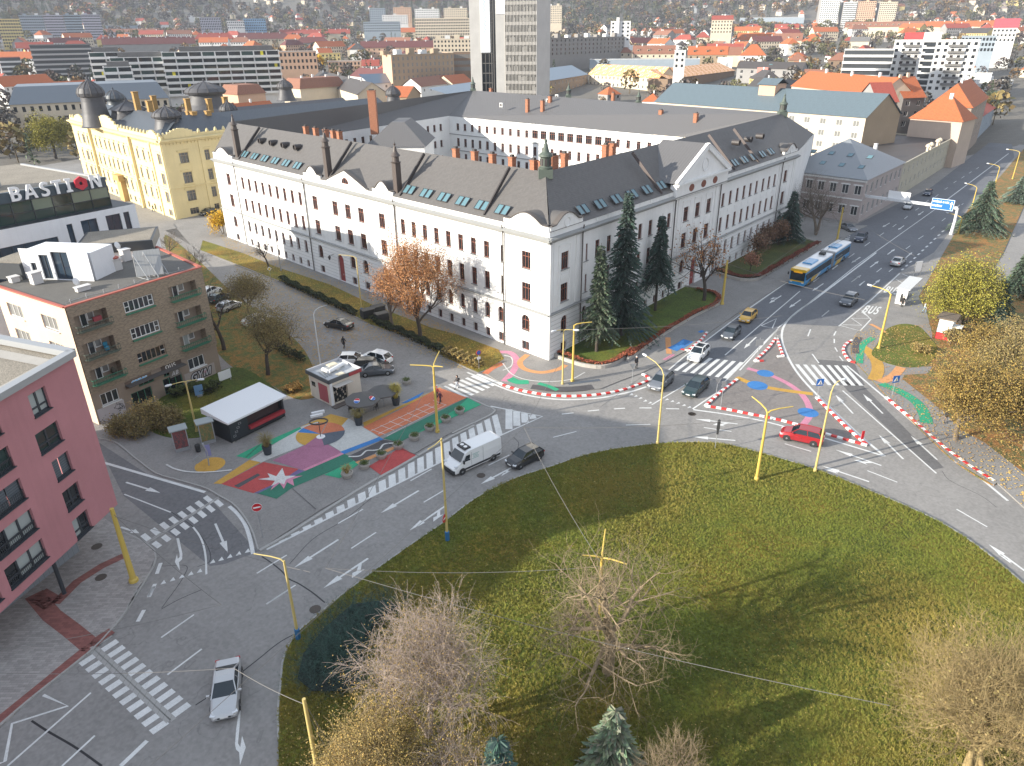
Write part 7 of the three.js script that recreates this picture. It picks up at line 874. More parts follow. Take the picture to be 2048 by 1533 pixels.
{const m1=G(651,1137,6.3),m2=G(1048,855,6.5),m3=G(442,1210,6.2),m4=G(467,1337,6.2);wire('span wire from the pole behind the bare tree to the road junction',tpt(pH,-0.6),m1);wire('span wire from the pole in the lawn up to the hatched wedge',tpt(pH,-0.4),m2);wire('span wire from the hatched wedge to the sunny lawn pole',m2,tpt(pB,-0.3));wire('span wire from the plaza pole down the road',tpt(pA,-0.8),m1,0.3);wire('span wire over the red building corner to the road',tpt(pC,-0.4),m3,0.3);wire('span wire leaving the red corner pole across the left branch',tpt(pC,-0.6),G(620,1145,6.2),0.3);wire('wire from the junction to the stayed pole',m4,tpt(pI,-0.3),0.2);wire('wire crossing the bottom zebra to the silver car',m4,G(-60,1345,6.5),0.3);wire('wire from the red corner pole along the block paving',m3,G(-60,1310,6.5),0.3);wire('two way trolley wire above the lanes, first line',G(300,1533,6),m2,0.2);wire('two way trolley wire above the lanes, second line',m1,G(1780,1412,6.4),0.6);wire('stay wire of the pale pole at the bottom edge, first',tpt(pI,-0.2),G(690,1540,0.2),0);wire('stay wire of the pale pole at the bottom edge, second',tpt(pI,-0.8),G(672,1535,0.2),0);wire('span wire from the corner pole to the island tip',tpt(pE,-0.5),G(1563,632,6.5),0.4);wire('span wire across the avenue by the trolleybus',tpt(pF,-0.4),G(1730,600,6.8),0.5);wire('span wire from the mossy pole across the avenue',tpt(pG,-0.4),G(1830,512,6.8),0.4);wire('trolley wire along the avenue, kerb side',G(1310,690,6.2),G(1990,215,6.2),0.2);wire('trolley wire along the avenue, middle',G(1200,815,6.2),G(2010,225,6.2),0.2);wire('span wire before the waiting cars',G(1048,855,6.5),tpt(pE,-0.9),0.3);}
// signs are flat plates on posts
const signRed=M([0.50,0.012,0.02],{rough: 0.4}),signBlue=M([0.015,0.12,0.42],{rough: 0.4}),signWhite=M([0.75,0.75,0.75],{rough: 0.4}),signBack=M([0.36,0.37,0.38],{rough: 0.45,metal: 0.4});
const disc=(r,m,p,n=24,d=0.02,z=0)=>{const o=part('sign_plate',new THREE.CylinderGeometry(r,r,d,n).rotateX(PI/2),m,p);o.position.z=z;return o;};
function sign(label,bp,tp2,face,build,o={}){const b=G(...bp),h=o.h ?? topH(b,tp2),t=thing('road_sign',label, 'road sign',[b.x,o.y ?? 0.1,b.z],face);part('post',new MB().tube([[0,-0.1,0],[0,h,0]],0.035,6),poleGrey,t);const g=new THREE.Group();build(t,h);return t;}
const up=(o,y,z=0.05)=>{o.position.y=y;o.position.z+=z;return o;},toCam=(x)=>x;
const noEntry=(t,h)=>{const p=up(disc(0.42,signRed,t),h-0.35);part('white_bar',new MB().box(0,-0.07,0.015,0.6,0.14,0.012),signWhite,p);part('rim',new THREE.TorusGeometry(0.41,0.02,4,24),signWhite,p);};
sign('red no entry sign at the tip of the plaza by the branch road',[526,1078],[517,1010],0.35,noEntry);{const t=thing('road_sign', 'red no entry disc fixed low on the blue footed lamp', 'road sign',[lampD.b.x-0.15,0,lampD.b.z+0.15],1.2);up(disc(0.4,signRed,t),2.6);part('white_bar',new MB().box(0,2.53,0.07,0.56,0.14,0.012),signWhite,t);}
const cross=(t,h)=>{const p=up(part('sign_plate',new MB().box(0,-0.45,0,0.9,0.9,0.02),signBlue,t),h-0.45);part('white_triangle',new MB().prism([[-0.33,0.3],[0.33,0.3],[0,-0.32]],0,0.008).geo().rotateX(PI/2),signWhite,p).position.z=0.022;const f=new MB().box(0.02,-0.1,0.034,0.07,0.2,0.008).bar([0,-0.1,0.038],[-0.12,-0.28,0.038],0.05,0.008).bar([0.03,-0.1,0.038],[0.14,-0.28,0.038],0.05,0.008);part('walking_figure',f,trimM,p);};
sign('blue pedestrian crossing sign on the painted triangle',[1634,798],[1640,758],0.15,cross,{y: 0});sign('blue pedestrian crossing sign on the park pavement',[1784,793],[1792,753],0.2,cross);
const yieldBack=(t,h)=>{up(part('sign_plate',new MB().prism([[-0.45,0.4],[0.45,0.4],[0,-0.4]],0,0.02).geo().rotateX(-PI/2),signBack,t),h-0.4);};
sign('grey back of a yield sign at the white corner separator',[1264,769],[1266,729],0.2,yieldBack);sign('grey back of a yield sign at the lower corner of the painted triangle',[1432,794],[1437,757],0.2,yieldBack,{y: 0});sign('grey back of a square sign beside the yield sign on the triangle',[1442,812],[1446,762],0.2,(t,h)=>up(part('sign_plate',new MB().box(0,-0.4,0,0.5,0.8,0.02),signBack,t),h-0.4),{y: 0});sign('grey square sign back near the upper triangle tip',[1514,722],[1517,676],0.2,(t,h)=>up(part('sign_plate',new MB().box(0,-0.8,0,1.1,0.9,0.02),signBack,t),h-0.3),{y: 0});sign('keep right sign back on the upper triangle tip',[1553,690],[1555,660],0.2,(t,h)=>up(disc(0.36,signBack,t),h-0.4),{y: 0});
sign('round blue no stopping sign at the tip of the grass strip',[958,740],[958,702],0.5,(t,h)=>{const p=up(disc(0.34,signBlue,t),h-0.34);part('rim',new THREE.TorusGeometry(0.31,0.04,4,24),signRed,p);part('red_slash',new MB().bar([-0.22,0.22,0.014],[0.22,-0.22,0.014],0.06,0.01),signRed,p);up(part('sign_plate',new MB().box(0,0,0,0.5,0.35,0.02),signWhite,t),h-1.3);});
sign('black edge on sign silhouette at the sunny lawn rim',[1430,900],[1437,846],1.2,(t,h)=>{up(part('sign_plate',new MB().box(0,-0.9,0,0.35,0.9,0.3).box(0.1,-1.5,0,0.3,0.6,0.2).lathe(0,0,0,[[0.14,0],[0.16,0.15],[0,0.3]],8),trimM,t),h);},{y: 0.13});sign('yellow diamond priority sign on the grass strip by the bare tree',[541,556],[541,537],0.6,(t,h)=>{const o=up(part('sign_plate',new MB().box(0,-0.3,0,0.6,0.6,0.02),signWhite,t),h-0.2);o.rotation.z=PI/4;part('yellow_field',new MB().box(0,-0.2,0.02,0.4,0.4,0.01),M([0.6,0.42,0.02]),o);});sign('red and white marker post at the sharp end of the painted triangle',[1722,886],[1726,862],0.2,(t,h)=>up(part('sign_plate',new MB().box(0,-1,0,0.3,1,0.05).box(0,-0.7,0.03,0.32,0.2,0.03),signRed,t),h),{y: 0});
// gantry with the blue direction board
{
  const c=G(1548+1205/3.406,250+752/3.406),h=topH(c,[0,250+570/3.406]),e=G(1548+560/3.406,250+478/3.406,h),t=thing('sign_gantry', 'white steel gantry over the avenue with blue direction board', 'sign gantry',[c.x,0.1,c.z],azim(e.clone().setY(0),c)),L=hdist(c,e),wm=M([0.62,0.63,0.64],{rough: 0.4});part('column',new MB().tube([[0,0,0],[0.1,h*0.5,0],[0,h,0]],[0.36,0.3,0.26],10),wm,t);part('beam',new MB().box(-L/2,h-0.3,0,L,0.55,0.45),wm,t);
  const cv2=document.createElement('canvas');cv2.width=512;cv2.height=256;const x=cv2.getContext('2d');x.fillStyle='#1464b4';x.fillRect(0,0,512,256);x.strokeStyle=x.fillStyle='#f4f6f8';x.lineWidth=8;x.strokeRect(8,8,496,240);x.font='bold 62px sans-serif';x.fillText('SPIŠSKÁ N.VES',24,96,370);x.fillText('PREŠOV',24,192,300);x.lineWidth=20;x.beginPath();x.moveTo(450,215);x.lineTo(450,70);x.stroke();x.beginPath();x.moveTo(410,105);x.lineTo(450,40);x.lineTo(490,105);x.fill();const tx=new THREE.CanvasTexture(cv2);tx.colorSpace=THREE.SRGBColorSpace;const bd=part('direction_board',new THREE.BoxGeometry(4.4,2.3,0.1),[signBack,signBack,signBack,signBack,new THREE.MeshStandardMaterial({map: tx,roughness: 0.4}),signBack],t);bd.position.set(-2.9,h+0.4,0.35);const b2=part('board_back',new MB().box(-L*0.57,h-0.1,-0.35,4.6,1.9,0.1),signWhite,t);
}
// --- kiosks
{
  const a=G(608,797),b=G(665,815),t=thing('snack_kiosk', 'small cream kiosk with metal roof, serving window and dark fascia', 'kiosk',[b.x,0.1,b.z],0),c=G(724,790),r=azim(b,c),w=hdist(b,c)*1.0,d=hdist(a,b)*0.92,H=3.1,F=new Frame(b,c,b),cm=M([0.68,0.60,0.50],{map: T.plaster}),dk=M([0.09,0.095,0.10],{rough: 0.5});
  const m=F.mb(new MB());m.wall(0,w,0,H,0,[[0.4,w*0.55,0.15,2.5]],0.4);m.quad([w,0,0],[w,0,-d],[w,H,-d],[w,H,0]);m.quad([0,0,-d],[0,0,0],[0,H,0],[0,H,-d]);m.quad([w,0,-d],[0,0,-d],[0,H,-d],[w,H,-d]);part('wall',m,cm,t);part('shop_window',F.mb(new MB()).box(w*0.31,0.15,-0.35,w*0.48,2.35,0.05),glass.dark,t);const goods=new MB();F.mb(goods);const rr=rng(5);for(let i=0;i<26;i++) goods.box(0.5+rr()*w*0.46,0.3+Math.floor(rr()*6)*0.36,-0.28,0.16,0.26,0.04);part('poster',goods,M([0.42,0.36,0.30]),t, 'stuff');part('red_poster',F.mb(new MB()).box(-0.03,0.25,-d*0.35,0.04,2.2,d*0.42).box(-0.05,0.25,-d*0.36,0.02,2.2,0.08),M([0.40,0.10,0.11],{map: T.plaster}),t);part('side_window',F.mb(new MB()).box(-0.02,1.6,-d*0.8,0.04,0.6,0.7),glass.dark,t);part('corner_post',F.mb(new MB()).box(0.12,0,0.03,0.3,H,0.2),signWhite,t);
  part('fascia',F.mb(new MB()).box(w/2,H-0.05,0.14,w+0.5,0.5,0.12).box(-0.2,H-0.05,-d/2,0.12,0.5,d+0.4),dk,t);part('red_fascia',F.mb(new MB()).box(w*0.82,H-0.02,0.22,w*0.42,0.42,0.06),M([0.35,0.05,0.05]),t);part('fascia',F.mb(new MB()).box(w/2,H-0.05,-d-0.1,w+0.5,0.5,0.12).box(w+0.2,H-0.05,-d/2,0.12,0.5,d+0.4),M([0.5,0.5,0.52]),t);part('roof',F.mb(new MB()).box(w/2,H-0.05,-d/2,w+0.3,0.18,d+0.2),M([0.42,0.43,0.44],{map: scaled(T.seam,2.4),rough: 0.4}),t);part('awning',F.mb(new MB()).box(w*0.34,2.6,0.5,w*0.55,0.08,0.9),M([0.45,0.42,0.38]),t);part('roof_duct',F.mb(new MB()).tube([[w*0.3,H+0.4,-d*0.45],[w*0.6,H+0.45,-d*0.5],[w*0.9,H+0.4,-d*0.6]],0.24,8).tube([[w*0.3,H+0.4,-d*0.45],[w*0.32,H+0.35,-d*0.75]],0.24,8),signWhite,t);part('roof_board',F.mb(new MB()).box(w*0.62,H+0.5,-d*0.75,1.2,0.08,0.8).box(w*0.5,H+0.16,-d*0.2,0.9,0.06,0.7),M([0.6,0.55,0.42]),t);part('step',F.mb(new MB()).box(w*0.45,0,0.5,w,0.14,0.8),M([0.12,0.10,0.09]),t);for(let i=0;i<4;i++) part('roof_pipe',F.mb(new MB()).tube([[0.4+i*0.3,H+0.2,-d*0.3],[0.8+i*0.4,H+0.2,-d*0.75]],0.05,5),poleGrey,t);
}
{
  const b=G(420+45,889),c=G(571,836),a=G(424,866),F=new Frame(b,c,b),w=F.len,d=hdist(a,b),H=2.7,t=thing('market_stall', 'black sided stall with a large white sloping roof', 'kiosk',[b.x,0.1,b.z]),dk=M([0.022,0.027,0.032],{rough: 0.5});const m=F.mb(new MB());m.wall(0,w,0.12,H,0,[[w*0.32,w*0.97,1.0,2.3]],0.6);m.quad([w,0,0],[w,0,-d],[w,H,-d],[w,H,0]);m.quad([0,0,-d],[0,0,0],[0,H,0],[0,H,-d]);m.quad([w,0,-d],[0,0,-d],[0,H,-d],[w,H,-d]);m.box(w/2,0.12,-d/2,w,0.1,d);part('wall',m,dk,t);part('roof',F.mb(new MB()).quad([-0.3,H,0.35],[w+0.35,H+0.05,0.35],[w+0.35,H+0.5,-d-0.3],[-0.3,H+0.45,-d-0.3]).quad([-0.3,H-0.2,0.35],[w+0.35,H-0.15,0.35],[w+0.35,H+0.05,0.35],[-0.3,H,0.35]).quad([-0.3,H-0.2,-d-0.3],[-0.3,H-0.2,0.35],[-0.3,H,0.35],[-0.3,H+0.45,-d-0.3]),M([0.70,0.70,0.70],{rough: 0.5}),t);part('red_counter',F.mb(new MB()).box(w*0.65,0.75,0.1,w*0.66,0.35,0.5),M([0.34,0.03,0.04],{rough: 0.5}),t);part('back_wall',F.mb(new MB()).box(w*0.65,0.3,-0.7,w*0.64,2.2,0.06),M([0.05,0.03,0.03]),t);const ch=new MB();F.mb(ch);for(let i=0;i<4;i++){const x=0.3+i*0.28,y=0.6+i*0.4;ch.bar([x,y,0.01],[x+0.3,y+0.02,0.01],0.03,0.02).bar([x,y+0.22,0.01],[x+0.3,y+0.2,0.01],0.03,0.02).bar([x,y,0.01],[x,y+0.22,0.01],0.03,0.02).bar([x+0.3,y,0.01],[x+0.3,y+0.22,0.01],0.03,0.02);} part('chalk_drawing',ch,M([0.35,0.36,0.36]),t);for(const [x,z] of [[0.2,-0.2],[w-0.2,-0.2],[0.2,-d+0.2]]) part('foot',F.mb(new MB()).box(x,0,z,0.3,0.14,0.3),mat.concrete,t);
}
for(const [x,y,hue,l] of [[366,903,[0.30,0.12,0.22], 'glazed advertising stand with a dark floral poster'],[418,888,[0.35,0.30,0.24], 'glazed advertising stand with a pale poster beside the black stall']]){const p=G(x,y),t=thing('advertising_stand',l, 'advertising stand',[p.x,0.1,p.z],0.55);part('frame',new MB().box(-0.7,0,0,0.1,2.5,0.1).box(0.7,0,0,0.1,2.5,0.1).box(0,0,0,1.4,0.3,0.3).box(0.7,0,-0.9,0.1,2.5,0.1),poleGrey,t);part('poster',new MB().box(0,0.35,0.03,1.3,2.0,0.05),M(hue,{map: scaled(T.leaf,2),rough: 0.25}),t);part('side_poster',new MB().box(0.72,0.35,-0.45,0.05,2.0,0.8),M([0.4,0.42,0.42],{rough: 0.25}),t);part('roof',new MB().box(0,2.5,-0.4,1.8,0.12,1.4),M([0.30,0.33,0.33],{rough: 0.5}),t);}
{const p=G(397,905),t=thing('litter_bin', 'small black litter bin between the advertising stands', 'litter bin',[p.x,0.1,p.z]);part('bin',new MB().lathe(0,0,0,[[0.24,0],[0.28,0.7],[0.25,0.72],[0,0.6]],12),trimM,t);part('lid',new MB().lathe(0,0.75,0,[[0.29,0],[0.24,0.1],[0,0.12]],12),trimM,t);}
{const p=G(418,932),t=thing('totem_sign', 'bent metal totem with a square sign on the yellow painted disc', 'totem',[p.x,0.1,p.z],0.4);part('post',new MB().bar([0,0,0],[0.1,1.6,0],0.3,0.12).bar([0.1,1.6,0],[-0.15,2.6,0],0.3,0.12),poleGrey,t);part('panel',new MB().box(0.2,1.1,0.1,0.5,1.3,0.05),M([0.22,0.22,0.40],{rough: 0.4}),t);const q=part('sign_plate',new MB().box(-0.35,0.9,0.1,0.7,0.7,0.03),signBack,t);q.rotation.z=0.5;}
// parasols with round emblems
{const p=G(728,830),t=thing('parasol', 'large dark grey parasol with two round red, white and blue emblems', 'parasol',[p.x,0.1,p.z],0.35),dk=M([0.10,0.095,0.09],{rough: 0.8});part('pole',new MB().tube([[0,0,0],[0,2.8,0]],0.04,6),poleGrey,t);part('canopy',new MB().lathe(0,1.95,0,[[2.1,-0.15],[2.1,0],[1.0,0.5],[0.08,0.9],[0,0.95]],8,PI/8),dk,t);part('canopy',new MB().lathe(2.6,1.95,-1.2,[[1.8,-0.15],[1.8,0],[0.9,0.45],[0.08,0.8],[0,0.85]],8,PI/8),dk,t);part('pole',new MB().tube([[2.6,0,-1.2],[2.6,2.7,-1.2]],0.04,6),poleGrey,t);for(const [x,z] of [[-0.75,1.0],[1.0,0.95]]){const e=new THREE.Group(),q=part('emblem',new THREE.CircleGeometry(0.36,24),signWhite,t);q.position.set(x,2.36,z);q.rotation.order='YXZ';q.rotation.set(-1.1,Math.atan2(x,z),0);const half=(s,m)=>{const sh=new THREE.Shape();sh.absarc(0,0,0.34,s>0?0.25:PI+0.25,s>0?PI-0.05:2*PI-0.05);const h=part('emblem_field',new THREE.ShapeGeometry(sh),m,q);h.position.z=0.006;};half(1,signRed);half(-1,signBlue);}}
for(const [x,y,l] of [[701,826, 'empty dark cafe chair nearest the kiosk step'],[716,833, 'dark cafe chair under the parasol'],[752,822, 'dark cafe chair at the parasol edge']]){const p=G(x,y),t=thing('cafe_chair',l, 'chair',[p.x,0.1,p.z],x);part('seat',new MB().box(0,0.43,0,0.44,0.04,0.44),trimM,t);part('backrest',new MB().box(0,0.5,-0.2,0.44,0.42,0.04),trimM,t);for(const a of [-1,1]) for(const b of [-1,1]) part('leg',new MB().bar([a*0.18,0.43,b*0.18],[a*0.21,0,b*0.21],0.03),trimM,t);}
// right hand kiosk, bus shelter, containers
{const a=G(1869,678),b=G(1897,684),F=new Frame(a,b,a),t=thing('newspaper_kiosk', 'white kiosk with a red lower panel beside the park', 'kiosk',[a.x,0.13,a.z]),w=F.len,H=3.0;part('wall',F.mb(new MB()).box(w/2,1.0,-1.3,w,H-1,2.6),signWhite,t);part('red_panel',F.mb(new MB()).box(w/2,0,-1.3,w+0.03,1.0,2.63),M([0.48,0.03,0.035],{rough: 0.5}),t);part('roof',F.mb(new MB()).box(w/2,H,-1.3,w+0.7,0.18,3.2),M([0.22,0.17,0.13],{map: T.gravel}),t);part('open_flap',F.mb(new MB()).box(w+0.6,2.0,-0.9,1.1,0.08,1.6),signWhite,t);const d=new MB();F.mb(d);for(const [x,y,q] of [[0.5,1.9,0.3],[0.75,1.5,0.24],[0.42,2.3,0.2],[0.6,1.3,0.35]]) d.bar([w*x,y,0.01],[w*x+q,y+0.3,0.01],0.05,0.02).bar([w*x+q,y+0.3,0.01],[w*x-0.1,y+0.34,0.01],0.05,0.02);part('drawing',d,trimM,t);}
{const a=G(1812,614),b=G(1836,590),F=new Frame(a,b,a),t=thing('bus_shelter', 'glass bus shelter with a white advertising end panel', 'bus shelter',[a.x,0.13,a.z]),w=F.len;part('roof',F.mb(new MB()).box(w/2,2.6,-0.9,w+0.4,0.14,2.0),M([0.55,0.55,0.54],{rough: 0.4}),t);part('end_panel',F.mb(new MB()).box(0,0.1,-0.9,0.14,2.4,1.5),signWhite,t);part('poster_figure',F.mb(new MB()).box(-0.09,0.5,-0.9,0.02,1.1,0.35).box(-0.09,1.6,-0.9,0.02,0.3,0.25),trimM,t);part('glass_wall',F.mb(new MB()).box(w/2,0.3,-1.7,w,2.2,0.04),new THREE.MeshPhysicalMaterial({color: lin([0.8,0.85,0.85]),transmission: 1,roughness: 0.05,thickness: 0,side: THREE.DoubleSide}),t);for(let i=0;i<4;i++) part('post',F.mb(new MB()).box(w*(i+0.02)/3.04,0,-1.72,0.08,2.6,0.08),poleGrey,t);part('bench',F.mb(new MB()).box(w/2,0.42,-1.4,w*0.6,0.06,0.4).box(w*0.35,0,-1.4,0.06,0.42,0.3).box(w*0.65,0,-1.4,0.06,0.42,0.3),trimM,t);}
{const p=G(1868,549+60/3.4),t=thing('notice_board', 'white panel on posts beside the willow', 'notice board',[p.x-1,0.13,p.z-4],0.3);part('panel',new MB().box(0,0.8,0,1.6,1.8,0.1),signWhite,t);part('post',new MB().box(-0.75,0,0,0.1,2.6,0.1),poleGrey,t);part('post',new MB().box(0.75,0,0,0.1,2.6,0.1),poleGrey,t);}
for(const [x,y,l] of [[736,637, 'black wheeled waste container by the lamp foot'],[757,630, 'black waste container farthest back by the orange tree'],[764,645, 'black waste container nearest the hedge end']]){const p=G(x,y),t=thing('waste_container',l, 'waste container',[p.x,0.12,p.z],0.65);part('body',loft(new MB(),[[-1.0,ring(0.62,0.2,1.3)],[-0.9,ring(0.7,0.2,1.35)],[0.9,ring(0.7,0.2,1.35)],[1.0,ring(0.62,0.2,1.3)]]),trimM,t);part('lid',loft(new MB(),[[-1.02,ring(0.7,1.34,1.5,0.8)],[1.02,ring(0.7,1.34,1.5,0.8)]]),M([0.03,0.03,0.032],{rough: 0.4}),t);for(const a of [-0.8,0.8]) for(const b of [-0.5,0.5]) part('castor',new MB().lathe(a,0,b,[[0.09,0],[0.09,0.2],[0,0.2]],8),trimM,t);}
// planters
const octo=new THREE.Group(),plantGreen=M([0.075,0.10,0.025],{rough: 1}),plantDry=M([0.30,0.22,0.075],{rough: 1});
function tuft(m,n,r,h,seed,w=0.05,droop=0.5){const q=rng(seed);for(let i=0;i<n;i++){const a=q()*2*PI,k=Math.sqrt(q())*r*0.6,l=h*(0.5+0.5*q()),dx=Math.cos(a),dz=Math.sin(a),o=r*(0.3+0.7*q()),p=[dx*k*0.5,0,dz*k*0.5],e=[dx*(k+o),l*(1-droop*q()),dz*(k+o)],md=[lerp(p[0],e[0],0.4),l*0.75,lerp(p[2],e[2],0.4)];m.tri([p[0]-dz*w,0,p[2]+dx*w],[p[0]+dz*w,0,p[2]-dx*w],md);m.tri([md[0]-dz*w,md[1],md[2]+dx*w],[md[0]+dz*w,md[1],md[2]-dx*w],e);} return m;}
[[1070,1160, 'nearest the white star, with a tall grass tuft'],[1188,1098, 'second from the white star'],[1305,1028, 'on the red square by the wavy line'],[1420,962, 'at the upper corner of the red square'],[1530,903, 'third before the yellow pole'],[1635,838, 'just before the yellow pole'],[1745,778, 'just past the yellow pole'],[1840,720, 'last one on the green band'],[1477,518, 'standing apart by the parked cars'],[1303,598, 'behind the parasols with a red shrub']].forEach(([x,y,l],i)=>{const p=K3(x,y),t=thing('concrete_planter', `octagonal concrete planter ${l}`, 'planter',[p.x,0.12,p.z-0.35],0.2*i);part('bowl',new MB().lathe(0,0,0,[[0.46,0],[0.62,0.42],[0.62,0.55],[0.54,0.55],[0.5,0.45],[0,0.45]],8,PI/8),mat.concrete,t);const f=part('plant',tuft(new MB(),i===0?140:110,0.5,i===0?1.1:0.42,30+i,0.035),i===9?M([0.20,0.06,0.05],{rough: 1}):i===0?plantDry:plantGreen,t);f.position.y=0.45;});
[[527,1000, 'tall dark tub with wispy dry grass nearest the stall',1.9,0],[1150,798, 'tall dark tub with drooping grass in the middle of the mural',1.3,0],[1405,662, 'tall dark tub with dense golden bamboo by the parasols',2.3,1]].forEach(([x,y,l,h,k],i)=>{const p=K3(x,y),t=thing('tall_planter',l, 'planter',[p.x,0.12,p.z-0.3]);part('tub',new MB().lathe(0,0,0,[[0.38,0],[0.52,1.0],[0.47,1.02],[0.44,0.9],[0,0.9]],14),M([0.035,0.045,0.055],{rough: 0.6}),t);const f=part('grass_plant',tuft(new MB(),k?700:260,k?0.75:0.85,h,50+i,0.022,k?0.75:0.55),k?M([0.36,0.30,0.07],{rough: 1}):M([0.21,0.17,0.06],{rough: 1}),t);f.position.y=0.9;});
{const p=K3(893,875),t=thing('hoop_sculpture', 'dark hoop on a thin post with a white foot in the painted circle', 'sculpture',[p.x,0.12,p.z]);part('post',new MB().tube([[0,0,0],[0,1.9,0]],0.04,6),trimM,t);const r=part('hoop',new THREE.TorusGeometry(0.95,0.09,6,24),M([0.07,0.055,0.05],{rough: 0.8}),t);r.position.y=1.95;r.rotation.x=PI/2-0.15;part('foot',new MB().lathe(0,0,0,[[0.5,0],[0.5,0.06],[0,0.07]],8),signWhite,t);part('strut',new MB().bar([0.1,0.4,0.1],[0.95,1.9,-0.3],0.09),M([0.5,0.36,0.30]),t);}
{const p=K3(875,715),t=thing('stone_bench', 'pair of white slabs lying beside the kiosk step', 'bench',[p.x,0.12,p.z],0.45);part('slab',new MB().box(0,0,0,1.5,0.3,0.32),signWhite,t);part('slab',new MB().box(-0.3,0,0.6,1.4,0.25,0.3),signWhite,t);} {const p=G(452,765),t=thing('advertising_board', 'white tilted board standing on the small lawn', 'board',[p.x,0.14,p.z],0.9);part('panel',new MB().box(0,0.3,0,1.7,1.2,0.08),signWhite,t);part('leg',new MB().box(-0.7,0,0,0.08,0.4,0.08),poleGrey,t);part('leg',new MB().box(0.7,0,0,0.08,0.4,0.08),poleGrey,t);} {const p=G(400,795),t=thing('advertising_board', 'blue board standing at the shop front of the tan house', 'board',[p.x,0.14,p.z],0.6);part('panel',new MB().box(0,0.2,0,1.0,1.3,0.08),M([0.14,0.26,0.42]),t);part('leg',new MB().box(0,0,0,0.6,0.25,0.3),poleGrey,t);}
// --- people: capsules joined into one skin, clothes as slightly larger shells round the same bones
function skin(bones,cell=0.03,k=0.04){
  const lo=V(9,9,9),hi=V(-9,-9,-9);for(const [a,b,r0,r1] of bones) for(const [p,r] of [[a,r0],[b,r1 ?? r0]]){lo.min(V(p[0]-r-0.06,p[1]-r-0.06,p[2]-r-0.06));hi.max(V(p[0]+r+0.06,p[1]+r+0.06,p[2]+r+0.06));}
  const S=Math.max(hi.x-lo.x,hi.y-lo.y,hi.z-lo.z),n=Math.ceil(S/cell)+2,mc=new MarchingCubes(n,trimM,false,false,40000),c=lo.clone().add(hi).multiplyScalar(0.5);mc.isolation=0;
  for(let z=0;z<n;z++) for(let y=0;y<n;y++) for(let x=0;x<n;x++){const p=[c.x+((x-n/2)/(n/2))*S/2,c.y+((y-n/2)/(n/2))*S/2,c.z+((z-n/2)/(n/2))*S/2];let d=9;for(const [a,b,r0,r1=r0] of bones){const ab=[b[0]-a[0],b[1]-a[1],b[2]-a[2]],L=ab[0] ** 2+ab[1] ** 2+ab[2] ** 2||1e-6,t=clamp(((p[0]-a[0])*ab[0]+(p[1]-a[1])*ab[1]+(p[2]-a[2])*ab[2])/L,0,1),e=Math.hypot(p[0]-a[0]-ab[0]*t,p[1]-a[1]-ab[1]*t,p[2]-a[2]-ab[2]*t)-lerp(r0,r1,t),h=clamp(0.5+0.5*(d-e)/k,0,1);d=lerp(d,e,h)-k*h*(1-h);} mc.field[z*n*n+y*n+x]=-d;}
  mc.update();const N=mc.count,g=new THREE.BufferGeometry(),P=mc.positionArray.slice(0,N*3);for(let i=0;i<N;i++){P[i*3]=c.x+P[i*3]*S/2;P[i*3+1]=c.y+P[i*3+1]*S/2;P[i*3+2]=c.z+P[i*3+2]*S/2;} g.setAttribute('position',new THREE.BufferAttribute(P,3));g.setAttribute('normal',new THREE.BufferAttribute(mc.normalArray.slice(0,N*3),3));g.computeVertexNormals();return g;
}
const skinM=M([0.50,0.31,0.23],{rough: 0.6});
